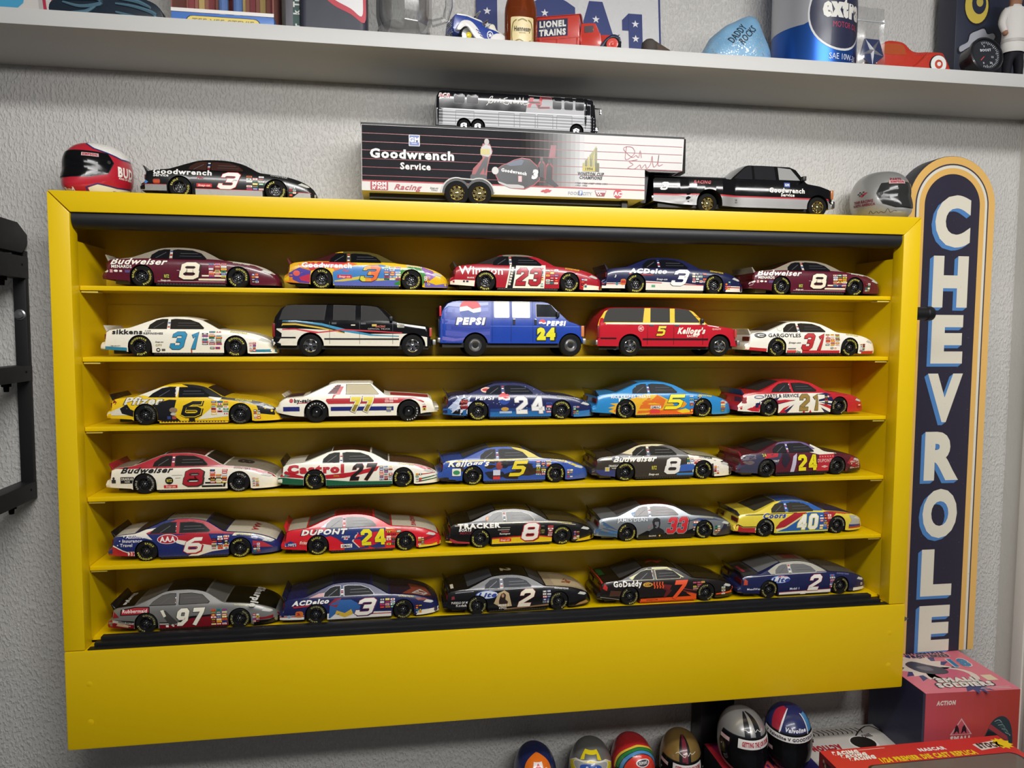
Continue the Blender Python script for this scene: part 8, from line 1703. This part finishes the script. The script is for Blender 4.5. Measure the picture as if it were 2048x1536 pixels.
for i, v in enumerate(sk.values()): me.skin_vertices[0].data[i].radius = (v[3], v[3] * .8)
me.skin_vertices[0].data[0].use_root = True
dg = bpy.context.evaluated_depsgraph_get(); fm = bpy.data.meshes.new_from_object(fo.evaluated_get(dg)); bpy.data.objects.remove(fo)
for m_ in (P('#1b1c22', 'matte'), P('#d2cec9', 'matte'), P('#9a6f58', 'matte'), P('#1a1614', 'matte')): fm.materials.append(m_)
for pl in fm.polygons:
    c = pl.center; pl.material_index = 3 if c.z > .144 else 2 if c.z > .120 or (abs(c.x) > .017 and c.z < .078) else 1 if c.z > .058 else 0; pl.use_smooth = True
link('body', fm, t)
jk = MB(); jk.lathe([(.0165, .050), (.0185, .056), (.0175, .080), (.0190, .104), (.0150, .116)], P('#d6d3ce', 'matte'), 20, 'z', sy=.78, cap=False); o = jk.build('jacket', t); bl = MB(); bl.lathe([(.0172, .0640), (.0186, .0645), (.0184, .0690), (.0170, .0695)], P('#b5b0ac', 'satin'), 20, 'z', sy=.8, cap=False); bl.build('belt', t)
pd = MB(); pd.lathe([(.0001, 0), (.026, 0), (.026, .0035), (.0001, .0035)], P('#20222a', 'gloss'), 24, 'z'); pd.build('stand', t)
# ------------------------------------------------------------------ the bench below with boxes and helmets
TZ = Z0 - .172
b = MB(); b.box((-.5, -.45, TZ - .03), (XR - .001, YW - .0005, TZ), P('#3a3634', 'satin'), bevel=.002)
for x in (-.46, .5, XR - .06):
    for y in (-.42, .07): b.box((x, y, 0), (x + .04, y + .04, TZ - .03), P('#2a2826', 'satin'))
o = b.build('work_bench'); tag(o, 'dark work bench under the yellow cabinet carrying boxes and helmets', 'bench')


def carton(name, label, x0, x1, y0, y1, h, col, z=TZ, bevel=.0008, rz=0):
    t = thing(name, label, 'box', ((x0 + x1) / 2, (y0 + y1) / 2, z + .0002), rz)
    w, d = (x1 - x0) / 2, (y1 - y0) / 2
    b = MB(); b.box((-w, -d, 0), (w, d, h), P(col, 'print'), bevel=bevel); b.build('carton', t)
    return t, w, d, h


def face(t, w, d, h, which):
    if which == 'front': return lambda a, q, k: (a, -d - .0002 - k * .0001, q)
    if which == 'left': return lambda a, q, k: (-w - .0002 - k * .0001, -a, q)
    return lambda a, q, k: (a, q, h + .0002 + k * .0001)


# pink box
t, w, d, h = carton('helmet_box', 'faded pink helmet box with blue and white print on the bench at right', 1.2130, 1.3680, -.045, .098, .1800, '#c05a68', rz=math.radians(-3))
f = face(t, w, d, h, 'top'); p = Print(f); p.put([(-w, -d), (w, -d), (w, d), (-w, d)], '#d0707e', .3)
ctr = (-.022, .012)
p.put(star(ctr[0], ctr[1], .056, .66, 15, 90), '#34386c', 1); p.put(star(ctr[0], ctr[1], .046, .72, 13, 80), '#d8c8bc', 2); p.put(ell(.004, -.020, .040, .030, 20), '#d8c8bc', 2); p.put(ell(.006, -.016, .028, .020, 16), '#c8607a', 3); p.put(star(.012, -.052, .030, .55, 11), '#34386c', 1)
p.put(smooth_line([(-.048, .022), (-.040, -.004), (-.016, -.014), (.004, -.010), (.006, .006), (-.012, .020), (-.030, .034)], 3, True), '#3f3c48', 4); p.put(smooth_line([(-.036, .014), (-.028, .000), (-.014, .000), (-.016, .014)], 3, True), '#6a6672', 5)
p.put(rect(.048, -.040, .066, -.022), '#d8c6a4', 3); p.build('top_picture', t)
for s_, a, q, hh, ww, c, o_ in (('INTERSTATE', .010, .062, .0090, .072, '#2a2634', '#d8a0a8'), ('BATTERIES', .014, .050, .0085, .066, '#2a2634', '#d8a0a8'), ('SMALL', .000, -.034, .0120, .066, '#ded6cc', '#3a3040'), ('SOLDIERS', .002, -.050, .0120, .090, '#ded6cc', '#3a3040'), ('18', .044, .022, .0240, .034, '#2f7aa4', '#d8c8c8')):
    l = Print(f); l.put(text(s_, hh, .12, .15, 1, at=(a, q), fitw=ww * 1.04), o_, 6); l.put(text(s_, hh, .07, .15, 1, at=(a, q), fitw=ww), c, 7); l.build('box_title', t)
l = Print(f); l.put(rect(.020, -.0620, .066, -.0610), '#e0c4c4', 5); l.put(rect(.016, -.0660, .066, -.0648), '#e0c4c4', 5); l.build('small_print', t)
f0 = face(t, w, d, h, 'front'); f = lambda a, q, k: f0(a, q - .0345 if q > .1 and q != h else q, k); p = Print(f)
for i in range(8): p.put(rect(-w + 2 * w * i / 8, 0, -w + 2 * w * (i + 1) / 8, h), '#%02x%02x%02x' % (178 - i, 74 - i * 2, 84 - i * 5), .3)
p.put([(-.036, .148), (-.018, .174), (0, .148)], '#c9a0a4', 1); p.put([(-.033, .149), (-.018, .171), (-.003, .149)], '#b5525c', 2)
for x in (-.026, -.014): p.put([(x - .004, .149), (x - .002, .160), (x + .001, .164), (x + .004, .158), (x + .005, .149), (x + .001, .154)], '#241c22', 3)
p.build('front_logo', t)
for s_, a, q, hh, ww, c in (('ACTION', -.044, .199, .0060, .030, '#d8c8c0'), ('SMALL', -.018, .142, .0070, .034, '#d8ccc4'), ('SOLDIERS', -.018, .132, .0085, .054, '#d8ccc4')):
    l = Print(f); l.put(text(s_, hh, .07, .15 if s_ == 'ACTION' else 0, at=(a, q), fitw=ww), c, 3); l.build('front_title', t)
p = Print(f); p.put(smooth_line([(.016, .124), (.024, .150), (.034, .168), (.048, .174), (.060, .166), (.066, .146), (.062, .124)], 4, True), '#2c3a40', 2); p.put([(.014, .124), (.026, .152), (.044, .146), (.046, .124)], '#1e2024', 3); p.put([(.026, .156), (.030, .162), (.058, .142), (.060, .134), (.052, .138)], '#9a3a40', 4)
for i in range(7): p.put(stroke(smooth_line([(.036 + i * .003, .166 - i * .003), (.044 + i * .003, .168 - i * .004), (.050 + i * .002, .160 - i * .003)], 3), .0012), '#4a6a62' if i % 2 else '#8a9a98', 4)
p.build('helmet_picture', t)
p = Print(f); p.put(rrect(-.0728, .108, -.062, .132, .003), '#26242c', 2); p.build('dark_tab', t)
f = face(t, w, d, h, 'left'); p = Print(f); p.put([(-d, 0), (d, 0), (d, h), (-d, h)], '#1f2240', 1); p.put(rect(d - .005, 0, d, h), '#4a4a6a', 2); p.build('dark_side', t)
e = MB(); e.box((w - .0016, -d - .0006, 0), (w + .0006, -d + .0012, h + .0004), P('#d8ccc0', 'matte')); e.build('worn_corner', t)

# red window box in front, standing
t, w, d, h = carton('window_box', 'red die-cast replica window box with yellow lettering in the bottom right corner', 1.0270, 1.3170, -.182, -.060, .1170, '#b8282c')
f = face(t, w, d, h, 'top'); p = Print(f); p.put([(-w, -d), (w, -d), (w, d), (-w, d)], '#c2302c', .3)
win = rrect(-.100, -.066, .132, .016, .012); p.put(scale_poly(win, .05), '#3a2022', 1); p.put(win, P('#6a6058', 'glass'), 2); p.build('window', t)
p = Print(f)
for q in range(3): p.put(text('RACING', .0076, .1, .2, at=(-.110 + q * .008, .052 - q * .008), fitw=.040), '#e6ded6', 3)
p.put(rect(-.088, .0540, -.046, .0556), '#e0a49a', 3); p.build('brand_emblem', t)
for s_, a, q, hh, ww, c in (('NASCAR', .020, .042, .0070, .042, '#e8e0dc'), ('1/24 PREMIER DIE CAST REPLICA', .002, .026, .0100, .152, '#e6c41c')):
    l = Print(f); l.put(text(s_, hh, .06, .0, at=(a, q), fitw=ww), c, 3); l.build('box_title', t)
p = Print(f); p.put([(.088, .044), (.134, .050), (.136, .034), (.090, .028)], '#d8d0c4', 2); p.put(star(.134, .040, .015, .7, 10), '#e6c41c', 3); p.build('stock_badge', t)
l = Print(f); l.put(text('STOCK', .0110, .08, .1, at=(.111, .039), fitw=.036), '#3a3230', 3); l.build('stock_lettering', t)
f = face(t, w, d, h, 'left'); p = Print(f); p.put([(-d, 0), (d, 0), (d, h), (-d, h)], '#7c2a2c', 1)
rnd = random.Random(4)
for i in range(24):
    for j in range(22):
        if rnd.random() < .5: p.put([rect(-d + .010 + i * .0042, .006 + j * .0048, -d + .0138 + i * .0042, .0104 + j * .0048)], rnd.choice(['#2a2422', '#3a2a26', '#9a8c7c']), 2)
p.build('chequered_side', t)
mc = MB(); mc.prism(smooth_line([(-.080, 0), (-.080, .014), (-.050, .018), (-.030, .030), (.010, .030), (.034, .018), (.080, .012), (.084, 0)], 3, True), -.05, .0, P('#2a2c40', 'gloss'), bevel=.002, M=Matrix.Translation((.01, 0, .1171 - .034))); mc.build('boxed_car', t)

# white box lying behind
t, w, d, h = carton('white_model_box', 'white model box with red lettering lying behind the red window box', 1.0570, 1.2150, -.050, .088, .0640, '#c9c4bc')
f = face(t, w, d, h, 'top'); p = Print(f)
for i in range(15): p.put(stroke([(-.078 + i * .0085, .062), (-.072 + i * .0085, .052), (-.074 + i * .0085, .046)], .0020), '#4a4240', 1)
p.put(stroke(smooth_line([(-.040, -.066), (.000, -.010), (.030, .040), (.070, .064), (.082, .020)], 4), .0024), '#2a2628', 1); p.put(ell(.028, .018, .020, .018, 18), '#1c1816', 3); p.put(ell(.028, .016, .023, .022, 18), '#e0dcd4', 2); p.put(smooth_line([(-.006, -.03), (.020, -.02), (.016, -.050), (-.010, -.056)], 3, True), '#b0303a', 2); p.build('top_picture', t)
l = Print(f); l.put(text('ACTION', .0120, .08, -.15, at=(-.040, .012), fitw=.050, rot=PI), '#a8242e', 3); l.build('box_title', t)
l = Print(f); l.put(text('DEPOT', .0080, .05, 0, at=(.010, -.012), fitw=.024, rot=-.5), '#3a3438', 3); l.put(text('ONE', .0080, .05, 0, at=(.046, .036), fitw=.018, rot=.2), '#5a4a50', 3); l.build('small_lettering', t)

# blue and purple box under two helmets
t, w, d, h = carton('purple_model_box', 'purple and blue model box with red edge under two helmets', .9080, 1.0540, -.062, .068, .0660, '#2a2050')
f = face(t, w, d, h, 'top'); p = Print(f)
for i in range(10): p.put(rect(-w + 2 * w * i / 10, -d, -w + 2 * w * (i + 1) / 10, d), '#%02x%02x%02x' % (120 - i * 9, 26 + i, 66 + i * 4), .3)
p.put([(-w, -d), (-w + .022, -d), (-w + .006, d), (-w, d)], '#a8242e', 1); p.put(stroke([(-.020, -.024), (.046, -.024)], .0030), '#c9403e', 2); p.build('top_print', t)
l = Print(f); l.put(text('UPDI', .0200, .08, 0, at=(.008, -.008), fitw=.052, rot=PI), '#c9504c', 3); l.build('box_title', t)
l = Print(f); l.put(rect(.030, -.048, .056, -.046), '#c9c4d8', 2); l.put(rect(.048, -.054, .080, -.052), '#c9c4d8', 2); l.build('small_print', t)
f = face(t, w, d, h, 'left'); p = Print(f); p.put([(-d, 0), (d, 0), (d, h), (-d, h)], '#17171c', 1); p.build('dark_side', t)
t, w, d, h = carton('black_model_box', 'plain black box behind the gold helmet under the cabinet', .9080, .9640, .082, .122, .128, '#121318')

# helmets on the bench
def standing(x, y, label, rz, R, base, paint, visor, prints, scale, **k):
    r = helmet('racing_helmet', label, (x, y, TZ + .0065), rz, R, base, paint, visor, prints=prints, scale=scale, **k)
    st = MB(); st.lathe([(.0001, -.0060), (.026, -.0060), (.026, -.004), (.020, -.003), (.020, .002), (.0001, .002)], P('#17171a', 'plastic'), 28, 'z'); st.build('stand', r)
    return r


D = math.radians
standing(.632, .060, 'orange helmet with dark blue rim, leftmost of the row under the cabinet', D(-3), .0465, '#1d2550', 'gloss', (-34, 8, 70), [
    (ell(0, 44, 46, 36, 30), '#d86a1c', 1, 'orange_face'), ([rect(-17, 36, 17, 58)], '#e0d8d4', 2, 'emblem'), ([(-13, 43), (13, 43), (0, 56)], '#c0303a', 3, 'emblem'), (T('CITGO', 5.4, 0, 39, .05, 0, 27), '#2a3468', 3, 'lettering'), ([rect(-30, 42.2, 30, 43.6)], '#e0d8d4', 2.5, 'emblem')], (.88, 1, 1.04))
standing(.719, .060, 'silver and yellow helmet with blue oval on its brow, second from left', D(-14), .0465, '#8a8a86', 'pearl', (-34, 8, 70), [
    ([(-84, 22), (-56, 42), (0, 52), (56, 42), (84, 22), (60, 14), (0, 12), (-60, 14)], '#dedad0', 1, 'white_brow_edge'), ([(-82, 22), (-54, 40), (0, 50), (54, 40), (82, 22), (60, 15), (0, 13), (-60, 15)], '#d8c21c', 1.5, 'yellow_brow'), (ell(0, 33, 60, 13, 24), '#dedad0', 2, 'grey_eye'), (ell(0, 33, 57, 11.8, 24), '#9c9c9a', 2.5, 'grey_eye'), (ell(0, 33, 33, 9.6, 24), '#2c4f9c', 3.5, 'blue_oval'), (T('Ford', 9, 0, 33, .02, .3, 32), '#e0dede', 4.5, 'lettering'),
    ([(-38, 46), (-24, 50), (-26, 62), (26, 62), (24, 50), (38, 46), (36, 72), (-36, 72)], '#d8c21c', 1.8, 'yellow_crown')], (.90, 1, 1.05))
standing(.787, .061, 'red helmet with yellow, green and blue rainbow arches, third from left', D(-2), .0470, '#b8262a', 'gloss', (-34, 10, 76), [
    (ell(4, 8, 82, 66, 30, 0, 180), '#d8b83a', 1, 'yellow_arch'), (ell(4, 8, 76, 61, 30, 0, 180), '#1c1c20', 1.5, 'yellow_arch'), (ell(4, 8, 74, 60, 30, 0, 180), '#2c7a3a', 2, 'green_arch'), (ell(4, 8, 65, 54, 30, 0, 180), '#1c2038', 2.5, 'green_arch'), (ell(4, 8, 63, 53, 30, 0, 180), '#4a86b8', 3, 'blue_arch'), (ell(4, 8, 54, 47, 30, 0, 180), '#1c2038', 4, 'dark_arch'), (ell(4, 8, 51, 45, 30, 0, 180), '#cf3424', 5, 'red_centre'),
    (ell(8, 36, 22, 8, 20), '#dedad6', 6, 'oval_badge'), (ell(8, 36, 18, 6.2, 20), '#3a3a40', 7, 'oval_badge'), (T('DUPONT', 5, 8, 36, .04, 0, 27), '#dedad6', 8, 'lettering'), (ell(12, 21, 15, 3.6, 16), '#8a8a90', 6, 'small_badge'), ([rect(-58, 4, -30, 10)], '#c99a98', 9, 'visor_label')], (.88, 1, 1.05))
standing(.866, .062, 'gold helmet with dark red stripe and white visor band, fourth from left', D(-12), .0470, '#a3844a', 'pearl', (-34, 22, 80), [
    ([(-17, 22), (17, 22), (24, 86), (-24, 86)], '#17171a', 1, 'dark_stripe'), ([(-8, 22), (8, 22), (12, 85), (-12, 85)], '#6a2430', 2, 'red_stripe'), ([(-34, 6), (52, 6), (52, 21), (-34, 21)], '#ddd8d4', 8, 'visor_band'), (T('GETTING THE JOB DONE', 7, 9, 13.5, .05, .1, 72), '#b02a34', 9, 'band_lettering'), ([rect(-76, 10, -48, 16)], '#c9a8a6', 8, 'visor_label'),
    (stroke(smooth_line([(-30, 40), (-22, 44), (-12, 40), (0, 36), (6, 46), (10, 38), (18, 44), (24, 40), (40, 42)], 3), 1.2), '#d8d2c0', 3, 'pen_signature')], (.86, .95, 1.06))
BT = TZ + .066 + .0008
helmet('racing_helmet', 'silver helmet with two black stripes standing on the purple box', (.9420, .010, BT), D(-6), .0465, '#a3a2a0', 'pearl', (-36, 26, 84), prints=[
    ([(-18, 26), (-4, 26), (-4, 87), (-28, 87)], '#14161c', 1, 'black_stripe'), ([(10, 26), (26, 26), (40, 87), (14, 87)], '#14161c', 1, 'black_stripe'), ([(-34, 8), (58, 8), (58, 25), (-34, 25)], '#ddd8d4', 8, 'visor_band'), (T('GETTING THE JOB DONE', 8, 12, 16.5, .05, .12, 74), '#b02a34', 9, 'band_lettering'), ([rect(-80, 12, -54, 19)], '#c9a8a6', 8, 'visor_label'),
    (stroke(smooth_line([(-26, 40), (-18, 44), (-8, 40), (2, 43), (8, 48), (12, 40), (20, 44), (28, 38), (40, 42)], 3), 1.1), '#dcd8d0', 3, 'pen_signature')], scale=(.95, .96, 1.04))
helmet('racing_helmet', 'dark blue helmet with red and light blue stripes standing on the purple box', (1.0170, .010, BT), D(-20), .0465, '#232a58', 'gloss', (-36, 24, 84), prints=[
    ([(-56, 24), (-36, 24), (-30, 84), (-90, 84)], '#9c2436', 1, 'red_stripe'), ([(-36, 24), (-32, 24), (-22, 84), (-30, 84)], '#d6d4d8', 2, 'white_line'), ([(46, 24), (70, 24), (84, 62), (54, 66)], '#4a86b4', 1, 'blue_stripe'), ([(43, 24), (47, 24), (55, 68), (50, 68)], '#d6d4d8', 2, 'white_line'), (T('Valvoline', 8, 10, 35, .04, .2, 60), '#e0dee4', 3, 'lettering'),
    ([(-80, 12), (80, 12), (80, 23), (-80, 23)], '#ddd8d4', 8, 'visor_band'), (T('V Valvoline V GOODYEAR V', 5.4, 0, 17.5, .04, 0, 140), '#22242e', 9, 'band_lettering'), ([(-14, -62), (2, -62), (-2, -40), (-22, -40)], '#9c2436', 1, 'red_chin_stripe'), ([(8, -62), (26, -62), (32, -40), (10, -40)], '#4a86b4', 1, 'blue_chin_stripe'),
    (stroke([(-70, -30), (-40, -46), (-16, -58), (6, -62)], 2), '#8aa4c8', 1, 'chin_line'), ([rect(-72, -10, -48, -4)], '#c9a8a6', 8, 'visor_label')], scale=(.93, .96, 1.04))
bpy.data.objects.remove(_cuo); bpy.data.curves.remove(_cu)
